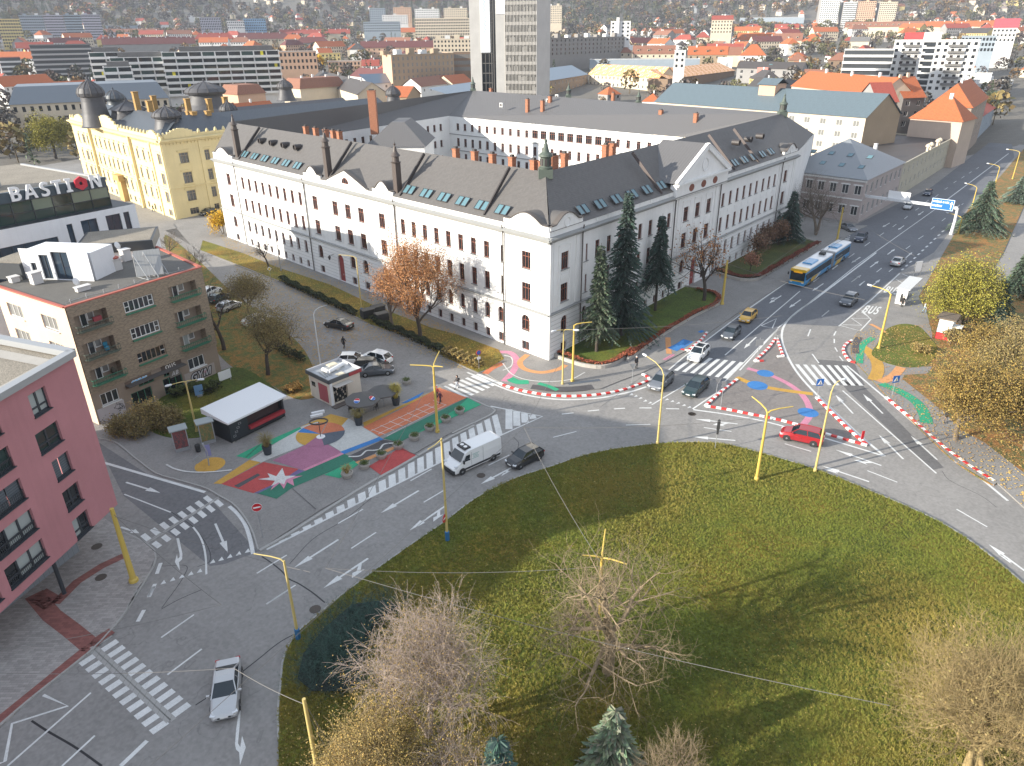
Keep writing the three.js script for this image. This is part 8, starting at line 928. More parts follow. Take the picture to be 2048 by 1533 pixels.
function person(label,p,turn,top,legs,hair,o={}){                 // faces local +z
  const s=(o.h ?? 1.74)/1.74,t=thing('person',label, 'person',[p.x,o.y ?? 0.1,p.z],turn),st=o.stride ?? 0.28,hip=[0,0.93,0],nk=[0,1.45,0.02],foot=(q,f)=>[q*0.1,0.07,f],J={};t.scale.setScalar(s);
  for(const q of [-1,1]){const f=q*st;J[q]={hip: [q*0.09,0.9,0],knee: [q*0.1,0.5,f*0.55+0.05],ank: [q*0.1,0.09,f],toe: [q*0.11,0.05,f+0.17],sh: [q*0.18,1.39,0],el: [q*0.25,1.12,-f*0.4-0.02],wr: [q*0.25,0.9,-f*0.75+0.08]};}
  const b=[[hip,[0,1.2,0],0.13,0.14],[[0,1.2,0],[0,1.36,0],0.14,0.13],[[-0.13,1.38,0],[0.13,1.38,0],0.08],[nk,[0,1.54,0.03],0.05],[[0,1.6,0.02],[0,1.66,0.02],0.09,0.095],[[0,1.58,0.09],[0,1.6,0.11],0.02]];for(const q of [-1,1]){const j=J[q];b.push([j.hip,j.knee,0.085,0.058],[j.knee,j.ank,0.055,0.038],[j.ank,j.toe,0.045,0.035],[j.sh,j.el,0.05,0.04],[j.el,j.wr,0.038,0.028],[j.wr,[j.wr[0],j.wr[1]-0.08,j.wr[2]+0.03],0.032,0.03]);for(let i=0;i<5;i++) b.push([[j.wr[0]+(i-2)*0.012,j.wr[1]-0.09,j.wr[2]+0.02+i*0.008],[j.wr[0]+(i-2)*0.014,j.wr[1]-0.16+Math.abs(i-2)*0.012,j.wr[2]+0.04+i*0.01],0.011]);}
  part('body',skin(b,0.026),skinM,t);const jk=[[hip,[0,1.36,0],0.155,0.155],[[-0.14,1.39,0],[0.14,1.39,0],0.095]],tr=[[[-0.05,0.92,0],[0.05,0.92,0],0.135]],sh=[];if(o.coat) jk.push([[0,0.7,0],hip,0.2,0.16]);for(const q of [-1,1]){const j=J[q];jk.push([j.sh,j.el,0.068,0.058],[j.el,j.wr,0.056,0.045]);tr.push([j.hip,j.knee,0.105,0.075],[j.knee,j.ank,0.072,0.055]);sh.push([j.ank,j.toe,0.06,0.05]);}
  part('jacket',skin(jk),M(top,{rough: 0.9}),t);part('trousers',skin(tr),M(legs,{rough: 0.9}),t);part('shoe',skin(sh),trimM,t);part('hair',skin([[[0,1.67,-0.01],[0,1.69,0],0.105],[[0,1.6,-0.05],[0,1.66,-0.03],0.085]]),M(hair,{rough: 0.9}),t);if(o.bag) part('backpack',skin([[[-0.08,1.1,-0.2],[0.08,1.3,-0.2],0.12]]),trimM,t);return t;
}
const gA=(x,y)=>G(x,y,0.1);const dkh=[0.03,0.022,0.018];
person('person in black walking along the middle of the side street',gA(688,695),2.9,[0.012,0.012,0.014],[0.012,0.012,0.014],dkh,{y: 0,coat: 1});person('person in grey jacket and light jeans stepping off the zebra by the plaza',gA(915,776),-1.2,[0.06,0.055,0.055],[0.30,0.32,0.36],dkh,{y: 0,h: 1.8,bag: 1});person('small figure in red jacket and dark trousers beside the yellow plaza pole',gA(881,806),-0.6,[0.10,0.03,0.05],[0.03,0.03,0.05],[0.4,0.05,0.06],{h: 1.5});person('figure in red hat and coat half behind the yellow plaza pole',gA(874,797),-0.5,[0.34,0.05,0.06],[0.04,0.04,0.05],[0.4,0.05,0.06],{h: 1.6});person('person with pale cap in dark clothes waiting at the corner wall',gA(1272,737),0.5,[0.02,0.02,0.024],[0.02,0.02,0.024],[0.55,0.5,0.45],{stride: 0.05,coat: 1});person('person in dark coat waiting beside the bus shelter panel',gA(1804,614),-0.4,[0.025,0.022,0.02],[0.02,0.02,0.022],dkh,{stride: 0.04,coat: 1});person('person in light blue jeans walking by the willow',gA(1848,626),0.8,[0.5,0.52,0.55],[0.18,0.26,0.36],dkh);person('person in dark jacket on the park path under the brown trees',gA(1889,846),0.3,[0.05,0.05,0.055],[0.14,0.13,0.13],dkh,{stride: 0.1});person('person in dark clothes at the foot of the yellow palace',gA(307,423),1.2,[0.03,0.028,0.03],[0.03,0.03,0.035],dkh,{y: 0});person('person sitting height figure with pale jacket under the parasol',gA(708,822),0.6,[0.4,0.42,0.44],[0.08,0.1,0.14],dkh,{stride: 0.03,h: 1.6});
// ---------------------------------------------------------------- trees, hedges, beds, grass
const barkM={grey: M([0.21,0.165,0.125],{map: T.bark,bump: T.bark,bs: 0.02}),dark: M([0.085,0.065,0.052],{map: T.bark,bump: T.bark,bs: 0.02}),pale: M([0.52,0.41,0.34],{map: T.bark}),straw: M([0.42,0.31,0.14],{map: T.bark}),twig: M([0.36,0.27,0.165],{map: T.bark})};
const leafM=(c)=>M(c,{rough: 0.9,vertexColors: true});
const L_={birch: leafM([0.34,0.235,0.075]),rusty: leafM([0.42,0.20,0.085]),olive: leafM([0.25,0.19,0.075]),hornbeam: leafM([0.27,0.185,0.05]),willow: leafM([0.30,0.27,0.045]),spruce: leafM([0.075,0.10,0.062]),spruceB: leafM([0.055,0.085,0.068]),juniper: leafM([0.055,0.105,0.082]),hedge: leafM([0.04,0.05,0.022]),barberry: leafM([0.30,0.085,0.045]),gold: leafM([0.6,0.36,0.02]),bush: leafM([0.30,0.22,0.08]),pine: leafM([0.085,0.12,0.08])};
function leaf(m,x,y,z,s,q,tone){const a=q()*6.283,b=(q()-0.5)*2.4,c=Math.cos(a),d=Math.sin(a),e=Math.cos(b),f=Math.sin(b),t=tone*(0.55+0.75*q());m.col=[t*(0.9+0.2*q()),t,t*(0.8+0.3*q())];const u=[c*s,f*s*0.4,d*s],v=[-d*e*s*0.62,f*s,c*e*s*0.62];m.quad([x-u[0],y-u[1],z-u[2]],[x-v[0],y-v[1],z-v[2]],[x+u[0],y+u[1],z+u[2]],[x+v[0],y+v[1],z+v[2]]);}
function grow(m,q,p,d,len,r,lv,o,tips){
  const n=lv>2?4:3,pts=[p],rs=[r];let v=d.clone(),c=V(...p);
  for(let i=1;i<=n;i++){v.add(V((q()-0.5)*o.wob,(q()-0.5)*o.wob+(o.up ?? 0.12)*(lv>1?1:o.tipUp ?? 1),(q()-0.5)*o.wob)).normalize();c=c.clone().addScaledVector(v,len/n);pts.push(c.toArray());rs.push(r*lerp(1,o.tap ?? 0.62,i/n));}
  m.tube(pts,rs,lv>=o.lv-1?8:lv>1?4:3,false);
  if(lv<=1) for(let i=1;i<pts.length;i++) tips.push(pts[i]);
  if(lv<=0) return;
  const k=o.kids[o.lv-lv] ?? 3,ax=V(1,0,0).cross(v).normalize(),ph=q()*6.283;
  for(let i=0;i<k;i++){const t=lv===o.lv?lerp(o.low ?? 0.6,1,(i+q()*0.6)/k):lerp(0.3,1,(i+0.5*q()+0.5)/k),j=Math.min(n-1,Math.floor(t*n)),f=t*n-j,s=pts[j].map((a,z)=>lerp(a,pts[j+1][z],f)),sp=(o.spread ?? 0.75)*(0.7+0.6*q())*(i===k-1?0.45:1),w=v.clone().applyAxisAngle(ax,sp).applyAxisAngle(v,ph+i*2.4);grow(m,q,s,w,len*(o.shrink ?? 0.66)*(0.75+0.5*q()),Math.max(0.008,lerp(r,r*(o.tap ?? 0.62),t)*(o.thin ?? 0.6)),lv-1,o,tips);}
}
function tree(name,label,p,o,group){
  const q=rng(o.seed),t=thing(name,label,o.cat ?? 'tree',[p.x,o.y ?? 0.12,p.z],o.turn ?? 0,group),b=new MB(60000),tips=[];
  for(let i=0;i<(o.stems ?? 1);i++) grow(b,q,[i*0.25*Math.cos(i*2.3),0,i*0.25*Math.sin(i*2.3)],V((o.lean?.[0] ?? 0)+(i?(q()-0.5)*0.6:0),1,(o.lean?.[1] ?? 0)+(i?(q()-0.5)*0.6:0)).normalize(),o.h*(o.trunk ?? 0.45),o.r,o.lv,o,tips);
  part('trunk',b,o.bark,t);
  if(o.leaves){const m=new MB(o.leaves*18+30).vcol(),hi=tips.reduce((a,c)=>Math.max(a,c[1]),0);for(let i=0;i<o.leaves;i++){const s=tips[Math.floor(q()*tips.length)],g=o.cl ?? 0.35;leaf(m,s[0]+(q()-0.5)*2*g,s[1]+(q()-0.5)*2*g-(o.hang ?? 0)*q()*q(),s[2]+(q()-0.5)*2*g,o.ls,q,1);} part('crown',m,o.leaf,t);}
  return t;
}
function conifer(label,p,h,w,o={}){                               // whorls of drooping sprays
  const q=rng(o.seed ?? 3),t=thing(o.name ?? 'spruce_tree',label, 'tree',[p.x,0.12,p.z]),m=new MB(200000).vcol(),bare=o.bare ?? 0.12;part('trunk',new MB().tube([[0,0,0],[0,h*0.5,0],[0,h,0]],[h*0.016,h*0.01,0.02],8),barkM.dark,t);
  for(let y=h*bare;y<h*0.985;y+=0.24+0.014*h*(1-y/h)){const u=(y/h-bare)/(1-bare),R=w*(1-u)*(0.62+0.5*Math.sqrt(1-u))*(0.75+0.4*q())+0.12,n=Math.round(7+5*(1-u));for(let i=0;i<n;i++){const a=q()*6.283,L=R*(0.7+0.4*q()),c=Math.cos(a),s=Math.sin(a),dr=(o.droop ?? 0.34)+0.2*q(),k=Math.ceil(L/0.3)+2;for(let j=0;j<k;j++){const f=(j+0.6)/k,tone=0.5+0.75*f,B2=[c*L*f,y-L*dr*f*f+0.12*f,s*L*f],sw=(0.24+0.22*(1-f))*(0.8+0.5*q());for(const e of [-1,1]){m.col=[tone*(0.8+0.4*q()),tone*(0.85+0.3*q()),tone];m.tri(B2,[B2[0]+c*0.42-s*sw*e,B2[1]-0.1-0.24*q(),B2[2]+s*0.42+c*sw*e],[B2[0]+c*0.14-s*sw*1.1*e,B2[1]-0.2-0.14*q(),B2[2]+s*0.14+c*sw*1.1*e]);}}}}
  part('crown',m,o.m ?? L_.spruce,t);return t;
}
const K7c=Q(1100,180,2.948),C5=Q(400,280,3.832),C6=Q(800,280,3.194),hOf=(b,px,py)=>topH(b,[px,py]);
const con=(l,b,tx,ty,w,o)=>{const p=G(...b,0.1);return conifer(l,p,hOf(p,tx,ty)*(o?.k ?? 1),w,o);};
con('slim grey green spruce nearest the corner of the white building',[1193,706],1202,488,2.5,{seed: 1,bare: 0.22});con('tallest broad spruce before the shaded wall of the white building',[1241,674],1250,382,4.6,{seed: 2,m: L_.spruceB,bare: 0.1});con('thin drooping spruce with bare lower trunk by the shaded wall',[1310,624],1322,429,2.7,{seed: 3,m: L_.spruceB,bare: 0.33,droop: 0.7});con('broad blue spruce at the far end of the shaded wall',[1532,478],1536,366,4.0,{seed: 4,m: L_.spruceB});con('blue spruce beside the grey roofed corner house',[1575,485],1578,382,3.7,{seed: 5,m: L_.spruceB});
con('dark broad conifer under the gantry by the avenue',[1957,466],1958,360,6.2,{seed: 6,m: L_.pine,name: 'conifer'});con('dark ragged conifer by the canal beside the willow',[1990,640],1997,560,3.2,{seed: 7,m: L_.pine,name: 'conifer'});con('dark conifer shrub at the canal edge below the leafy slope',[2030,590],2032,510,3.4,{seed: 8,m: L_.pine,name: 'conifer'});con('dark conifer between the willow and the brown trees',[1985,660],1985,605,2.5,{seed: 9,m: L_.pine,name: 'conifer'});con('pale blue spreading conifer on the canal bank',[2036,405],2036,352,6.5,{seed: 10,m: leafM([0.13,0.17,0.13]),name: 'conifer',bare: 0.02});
// leafy and bare trees: [name, label, base, top, options]
const bare={lv: 5,kids: [6,5,4,4,3],wob: 0.42,spread: 0.8,shrink: 0.66,up: 0.06,bark: barkM.dark};
const TR=(name,label,bp,top,o)=>{const p=G(...bp,0.1),h=o.h ?? hOf(p,...top);return tree(name,label,p,{r: h*0.022,trunk: 0.34,...o,h});};
TR('bare_tree', 'large bare tree with pale spreading limbs in the middle of the lawn',[1216,1345],[0,0],{...bare,h: 16.5,trunk: 0.34,r: 0.42,bark: barkM.twig,lv: 5,kids: [9,5,5,4,3],seed: 11,y: 0.13,spread: 1.05,wob: 0.55,low: 0.5,up: 0.0,shrink: 0.64,thin: 0.55});
TR('birch_tree', 'multi stemmed birch with pale twigs and the last yellow leaves',[862,1470],[0,0],{lv: 5,kids: [7,5,4,4,3],wob: 0.4,spread: 0.6,shrink: 0.66,up: 0.1,tipUp: -1.6,bark: barkM.pale,h: 11.2,trunk: 0.36,r: 0.16,stems: 4,seed: 12,leaves: 9000,ls: 0.042,leaf: L_.birch,cl: 0.5,hang: 1.2,y: 0.13});TR('birch_tree', 'second yellow birch at the bottom edge of the lawn',[775,1640],[0,0],{lv: 5,kids: [7,5,4,3,3],wob: 0.4,spread: 0.65,shrink: 0.66,up: 0.1,tipUp: -1.4,bark: barkM.straw,h: 9.5,trunk: 0.34,r: 0.15,stems: 3,seed: 13,leaves: 18000,ls: 0.05,leaf: L_.birch,cl: 0.6,hang: 0.9,y: 0.13});TR('birch_tree', 'low pinkish birch between the first two at the bottom edge',[950,1620],[0,0],{lv: 4,kids: [8,6,5,4],wob: 0.4,spread: 0.7,up: 0.08,tipUp: -1,bark: barkM.pale,h: 8.5,trunk: 0.34,r: 0.13,stems: 2,seed: 33,leaves: 6000,ls: 0.045,leaf: L_.birch,cl: 0.6,hang: 0.6,y: 0.13});
TR('bare_tree', 'straw coloured bare spreading tree at the lower corner of the lawn',[1940,1560],[0,0],{...bare,h: 12.5,r: 0.2,stems: 4,bark: barkM.straw,seed: 14,y: 0.13,kids: [8,5,5,4,3],spread: 0.85,leaves: 2500,ls: 0.07,leaf: L_.olive,cl: 0.5});TR('bare_tree', 'second straw coloured bare tree beyond the lower corner of the lawn',[2090,1480],[0,0],{...bare,h: 9.5,r: 0.18,stems: 2,bark: barkM.straw,seed: 15,y: 0.13,kids: [7,5,5,4,3]});con('small grey green pine below the large bare tree',[1222,1545],1222,1420,2.2,{seed: 16,m: leafM([0.16,0.19,0.12]),name: 'pine_tree',bare: 0.02,k: 1});con('dark pine at the bottom edge beside the birches',[1000,1640],1000,1480,2.0,{seed: 17,m: L_.juniper,name: 'pine_tree',bare: 0.02});TR('bare_tree', 'small bare shrubby tree in the lawn shadow at the bottom edge',[1350,1590],[0,0],{...bare,lv: 4,h: 6,r: 0.1,stems: 3,bark: barkM.twig,seed: 34,y: 0.13});
TR('linden_tree', 'rust orange linden in full leaf before the sunlit wall',[841,677],[802,482],{lv: 4,kids: [9,5,4,3],wob: 0.4,spread: 0.6,bark: barkM.dark,seed: 18,leaves: 26000,ls: 0.085,leaf: L_.rusty,cl: 0.8,trunk: 0.44,low: 0.3});TR('linden_tree', 'thinner rust orange tree beside the waste containers',[786,655],[772,520],{lv: 4,kids: [8,4,4,3],wob: 0.4,spread: 0.65,bark: barkM.grey,seed: 19,leaves: 8000,ls: 0.08,leaf: L_.rusty,cl: 0.6,trunk: 0.42,low: 0.4});
TR('deciduous_tree', 'large olive brown tree with thinning crown by the parked cars',[536,750],[505,560],{lv: 5,kids: [7,4,4,3,3],wob: 0.45,spread: 0.85,bark: barkM.dark,seed: 20,leaves: 15000,ls: 0.07,leaf: L_.olive,cl: 0.8,trunk: 0.32});TR('deciduous_tree', 'tall pale brown tree behind the tan house corner',[500,640],[470,528],{lv: 5,kids: [7,4,4,3,3],wob: 0.45,spread: 0.8,bark: barkM.grey,seed: 21,leaves: 12000,ls: 0.075,leaf: L_.olive,cl: 0.9,trunk: 0.34});TR('bare_tree', 'dark bare tree close to the tan house wall',[448,700],[402,505],{...bare,lv: 4,seed: 22,lean: [-0.1,0]});TR('bare_tree', 'bare tree beside the limousine lane',[585,690],[590,610],{...bare,lv: 4,seed: 23,bark: barkM.grey});TR('bare_tree', 'bare dark tree on the grass strip near the sunlit wall',[537,534],[500,450],{...bare,lv: 4,seed: 24,lean: [-0.15,0]});TR('bare_tree', 'bare tree in the yard behind the clinic wing',[340,520],[330,440],{...bare,lv: 4,seed: 25,bark: barkM.grey});TR('bare_tree', 'second bare tree in the yard by the bus stop roofs',[395,560],[380,470],{...bare,lv: 4,seed: 26,bark: barkM.grey});
TR('bare_tree', 'large dark bare tree before the shaded wall at the gateway',[1408,604],[1440,420],{...bare,seed: 27,kids: [7,4,4,3,3],leaves: 900,ls: 0.16,leaf: L_.rusty,cl: 0.5,lean: [0.12,0]});TR('small_tree', 'small reddish tree in the second bed',[1500,545],[1490,490],{lv: 3,kids: [7,5,4],wob: 0.4,bark: barkM.dark,seed: 28,leaves: 900,ls: 0.14,leaf: leafM([0.34,0.16,0.10]),cl: 0.5,r: 0.1});for(const [x,y,w,i] of [[1530,500, 'behind the small reddish tree',0],[1555,492, 'under the blue spruces',1],[1510,515, 'close to the shaded wall',2]]) TR('deciduous_tree', `brown leafed small tree ${w}`,[x,y],[x,y-62],{lv: 4,kids: [7,4,3,3],wob: 0.4,bark: barkM.dark,seed: 40+i,leaves: 1400,ls: 0.17,leaf: leafM([0.19,0.11,0.07]),cl: 0.7});TR('bare_tree', 'tall bare twin tree before the grey roofed corner house',[1632,470],[1660,325],{...bare,seed: 29,stems: 2,bark: barkM.grey});TR('shrub', 'golden yellow shrub at the far corner of the white building',[447,468],[437,408],{lv: 3,kids: [8,5,4],wob: 0.35,bark: barkM.grey,seed: 30,leaves: 3000,ls: 0.16,leaf: L_.gold,cl: 0.8,stems: 3,r: 0.08,cat: 'shrub'});
const wil={lv: 4,kids: [9,5,4,4],wob: 0.35,spread: 0.85,up: 0.12,tipUp: -3,bark: barkM.dark,leaf: L_.willow,cl: 0.7,hang: 3.2,trunk: 0.34};TR('willow_tree', 'yellow green weeping willow by the bus stop',[1921,648],[1925,470],{...wil,h: 14.5,seed: 31,leaves: 52000,ls: 0.1,stems: 3});TR('willow_tree', 'yellow green willow before the museum and the palace',[112,318],[90,186],{...wil,seed: 32,leaves: 22000,ls: 0.19,cl: 1.2});
[[1911,880,13,26000, 'with its trunk at the pavement edge'],[1985,800,12,18000, 'behind the one at the pavement edge'],[2050,900,12,18000, 'at the edge of the park'],[2040,745,11,10000, 'on the leafy slope above the path'],[1935,735,9,9000, 'beside the newspaper kiosk']].forEach(([x,y,h,n,w],i)=>TR('hornbeam_tree', `yellow brown hornbeam ${w}`,[x,y],[0,0],{lv: 4,kids: [9,5,4,4],wob: 0.45,spread: 0.9,bark: barkM.grey,h,trunk: 0.33,seed: 60+i,leaves: n,ls: 0.085,leaf: i % 2?L_.olive:L_.hornbeam,cl: 0.8,low: 0.4}));
[[1900,690,3, 'right behind the red and white kiosk'.replace('right ', '')],[1955,655,3.5, 'at the foot of the conifers'],[1838,705,1.4, 'on the small lawn at the bus stop']].forEach(([x,y,h,w],i)=>TR('shrub', `brown shrub ${w}`,[x,y],[0,0],{lv: 3,kids: [8,6,5],wob: 0.4,spread: 0.9,bark: barkM.grey,h,r: 0.06,stems: 4,seed: 70+i,leaves: 1500,ls: 0.11,leaf: L_.bush,cl: 0.4,cat: 'shrub'}));
[[262,868,3.6, 'nearest the graffiti corner of the tan house'],[300,850,4.4, 'in the middle before the tan house'],[335,850,3.4, 'next to the small shaded lawn']].forEach(([x,y,h,w],i)=>TR('shrub', `round yellow brown bush ${w}`,[x,y],[0,0],{lv: 3,kids: [10,7,5],wob: 0.5,spread: 1.0,up: 0.02,bark: barkM.grey,h,r: 0.09,stems: 5,seed: 80+i,leaves: 7000,ls: 0.085,leaf: i===1?L_.bush:L_.olive,cl: 0.5,low: 0.1,cat: 'shrub'}));
// clipped and loose hedges: leaf faces through a ribbon of given width and height
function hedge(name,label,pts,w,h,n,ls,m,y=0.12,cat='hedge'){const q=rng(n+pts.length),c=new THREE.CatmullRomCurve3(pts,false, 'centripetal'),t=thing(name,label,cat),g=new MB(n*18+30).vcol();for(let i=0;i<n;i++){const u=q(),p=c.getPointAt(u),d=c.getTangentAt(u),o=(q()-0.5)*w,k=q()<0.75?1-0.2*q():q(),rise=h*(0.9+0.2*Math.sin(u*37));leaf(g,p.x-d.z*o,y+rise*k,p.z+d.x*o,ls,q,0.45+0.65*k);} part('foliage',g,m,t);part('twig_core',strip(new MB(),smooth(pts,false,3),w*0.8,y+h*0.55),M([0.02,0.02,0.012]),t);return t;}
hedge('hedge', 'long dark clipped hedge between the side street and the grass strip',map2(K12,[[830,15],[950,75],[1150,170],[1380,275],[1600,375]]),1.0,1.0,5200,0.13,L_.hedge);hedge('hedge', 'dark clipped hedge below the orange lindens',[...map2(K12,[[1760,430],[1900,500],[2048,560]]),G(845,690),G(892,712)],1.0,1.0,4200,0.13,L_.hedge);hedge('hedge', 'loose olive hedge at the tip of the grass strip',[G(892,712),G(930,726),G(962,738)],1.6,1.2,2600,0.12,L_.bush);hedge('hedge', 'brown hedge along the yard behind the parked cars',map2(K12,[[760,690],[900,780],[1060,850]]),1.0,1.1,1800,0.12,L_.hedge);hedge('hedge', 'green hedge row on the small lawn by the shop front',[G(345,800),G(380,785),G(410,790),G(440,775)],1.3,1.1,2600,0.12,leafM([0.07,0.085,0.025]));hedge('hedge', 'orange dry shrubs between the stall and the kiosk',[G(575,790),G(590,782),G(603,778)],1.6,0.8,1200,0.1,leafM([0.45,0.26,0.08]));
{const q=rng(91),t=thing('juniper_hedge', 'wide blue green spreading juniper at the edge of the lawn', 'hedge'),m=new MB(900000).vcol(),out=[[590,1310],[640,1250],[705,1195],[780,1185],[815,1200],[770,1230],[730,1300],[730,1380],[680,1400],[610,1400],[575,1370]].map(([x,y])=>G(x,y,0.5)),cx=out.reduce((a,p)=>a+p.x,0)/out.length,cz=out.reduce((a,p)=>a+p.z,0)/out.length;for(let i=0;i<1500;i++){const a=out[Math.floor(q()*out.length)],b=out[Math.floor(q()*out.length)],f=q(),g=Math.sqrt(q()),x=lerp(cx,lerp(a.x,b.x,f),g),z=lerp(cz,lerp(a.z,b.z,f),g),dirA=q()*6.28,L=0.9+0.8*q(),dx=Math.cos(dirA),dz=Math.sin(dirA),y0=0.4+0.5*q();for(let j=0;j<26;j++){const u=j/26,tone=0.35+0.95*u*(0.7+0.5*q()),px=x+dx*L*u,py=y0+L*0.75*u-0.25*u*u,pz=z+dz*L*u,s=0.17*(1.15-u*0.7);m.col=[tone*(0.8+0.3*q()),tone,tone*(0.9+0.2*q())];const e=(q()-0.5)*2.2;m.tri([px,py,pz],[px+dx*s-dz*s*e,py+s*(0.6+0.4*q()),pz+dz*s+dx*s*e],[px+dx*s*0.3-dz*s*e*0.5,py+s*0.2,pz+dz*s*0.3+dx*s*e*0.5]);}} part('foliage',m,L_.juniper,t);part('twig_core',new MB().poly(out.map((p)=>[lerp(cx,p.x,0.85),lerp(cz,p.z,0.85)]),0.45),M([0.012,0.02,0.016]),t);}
// raised beds with low walls and barberry hedges along the shaded front
const bed=(label,pts,m)=>{const t=thing('raised_bed',label, 'flower bed');tag(t,null,null,null, 'structure');part('soil',new MB().prism(pts.map(xz),0,0.34),m,t);const c=[...pts],wl=new MB();for(let i=0;i+1<c.length;i++) wl.bar([c[i].x,0.28,c[i].z],[c[i+1].x,0.28,c[i+1].z],0.3,0.62);part('low_wall',wl,mat.concrete,t);};
const b1=[...smooth(map2(K5,[[590,262],[650,290],[740,322],[830,348],[960,362],[1050,338],[1200,240]]),false,3),...map2(K8,[[20,1000],[180,885],[340,772],[560,640],[770,535],[790,490],[740,440],[600,412],[440,392]])],b2=[...map2(K8,[[700,278]]),...smooth(map2(K8,[[760,288],[860,320],[960,342],[1060,342],[1130,310]]),false,3),...map2(K8,[[1330,190],[1600,35]]),G(1640,490),G(1600,478),G(1480,505)];
bed('raised lawn bed with three spruces along the shaded wall',b1,M([0.17,0.19,0.03],{map: T.grass,bump: T.rough,bs: 0.06}));bed('second raised bed with blue spruces along the shaded wall',b2,M([0.14,0.125,0.03],{map: T.grass,bump: T.rough,bs: 0.06}));const inset=(p,c,k)=>p.map((v)=>V(lerp(v.x,c.x,k),0.34,lerp(v.z,c.z,k)));hedge('barberry_hedge', 'rust red barberry hedge round the spruce bed',inset(b1.slice(0,-1),G(1280,660),0.045),0.8,0.55,5200,0.1,L_.barberry,0.34);hedge('barberry_hedge', 'dark red barberry hedge round the second bed',inset(b2.slice(0,-3),G(1560,505),0.05),1.1,0.6,4200,0.12,leafM([0.20,0.06,0.04]),0.34);
// grass blades on the island, fallen leaves
function scatter(name,label,cat,n,area,g,m,y,sc,cols,seed){const q=rng(seed),sh=area.map(xz),o=new THREE.InstancedMesh(g,m,n),M4=new THREE.Matrix4(),Qn=new THREE.Quaternion(),c=new THREE.Color(),xs=sh.map((p)=>p[0]),zs=sh.map((p)=>p[1]),x0=Math.min(...xs),x1=Math.max(...xs),z0=Math.min(...zs),z1=Math.max(...zs),inn=(x,z)=>{let r=false;for(let i=0,j=sh.length-1;i<sh.length;j=i++) if((sh[i][1]>z) !== (sh[j][1]>z)&&x<((sh[j][0]-sh[i][0])*(z-sh[i][1]))/(sh[j][1]-sh[i][1])+sh[i][0]) r=!r;return r;};let k=0,guard=0;while (k<n&&guard++<n*8){const x=lerp(x0,x1,q()),z=lerp(z0,z1,q());if(!inn(x,z)) continue;const w=nf(((x/40) % 1+1) % 1,((z/40) % 1+1) % 1),s=sc*(0.6+0.8*q())*(0.7+0.7*w);M4.compose(V(x,y,z),Qn.setFromAxisAngle(V(0,1,0),q()*6.28),V(s,s,s));o.setMatrixAt(k,M4);const [a,b]=cols,f=clamp((w-0.35)*2.6+(q()-0.5)*0.7,0,1);o.setColorAt(k,c.setRGB(lerp(a[0],b[0],f),lerp(a[1],b[1],f),lerp(a[2],b[2],f)));k++;} o.count=k;o.name=numbered(name);tag(o,label,cat,null, 'stuff');scene.add(o);}
const bladeG=(()=>{const q=rng(5),m=new MB();for(let i=0;i<5;i++){const a=q()*6.28,r=0.16*q(),x=Math.cos(a)*r,z=Math.sin(a)*r,w=0.035;m.tri([x-w,0,z],[x+w,0,z+w],[x+(q()-0.5)*0.14,0.16+0.1*q(),z+(q()-0.5)*0.14]);} return m.geo();})(),instM=M([1,1,1],{rough: 1}),leafG=new MB().quad([-0.06,0.02,0],[0,0,-0.045],[0.06,0.025,0],[0,0.01,0.045]).geo();
scatter('grass', 'grass blades covering the island lawn', 'grass',170000,island,bladeG,instM,0.13,0.5,[[0.17,0.20,0.03],[0.32,0.26,0.06]],7);scatter('fallen_leaves', 'yellow leaves scattered over the island lawn', 'leaves',7000,island,leafG,instM,0.18,0.7,[[0.42,0.30,0.08],[0.5,0.36,0.14]],8);scatter('fallen_leaves', 'brown and yellow leaves on the park ground', 'leaves',22000,[...rightKerb.slice(9),V(140,0,-60),V(120,0,-110)],leafG,instM,0.17,1.6,[[0.40,0.22,0.09],[0.5,0.34,0.11]],9);scatter('fallen_leaves', 'yellow leaves along the side street and the grass strip', 'leaves',9000,[[985,742],[1013,722],[862,640],[560,520],[440,470],[480,560],[600,690],[640,760],[720,680],[800,690],[900,740]].map(([x,y])=>G(x,y)),leafG,instM,0.15,1.5,[[0.46,0.30,0.06],[0.36,0.22,0.08]],10);
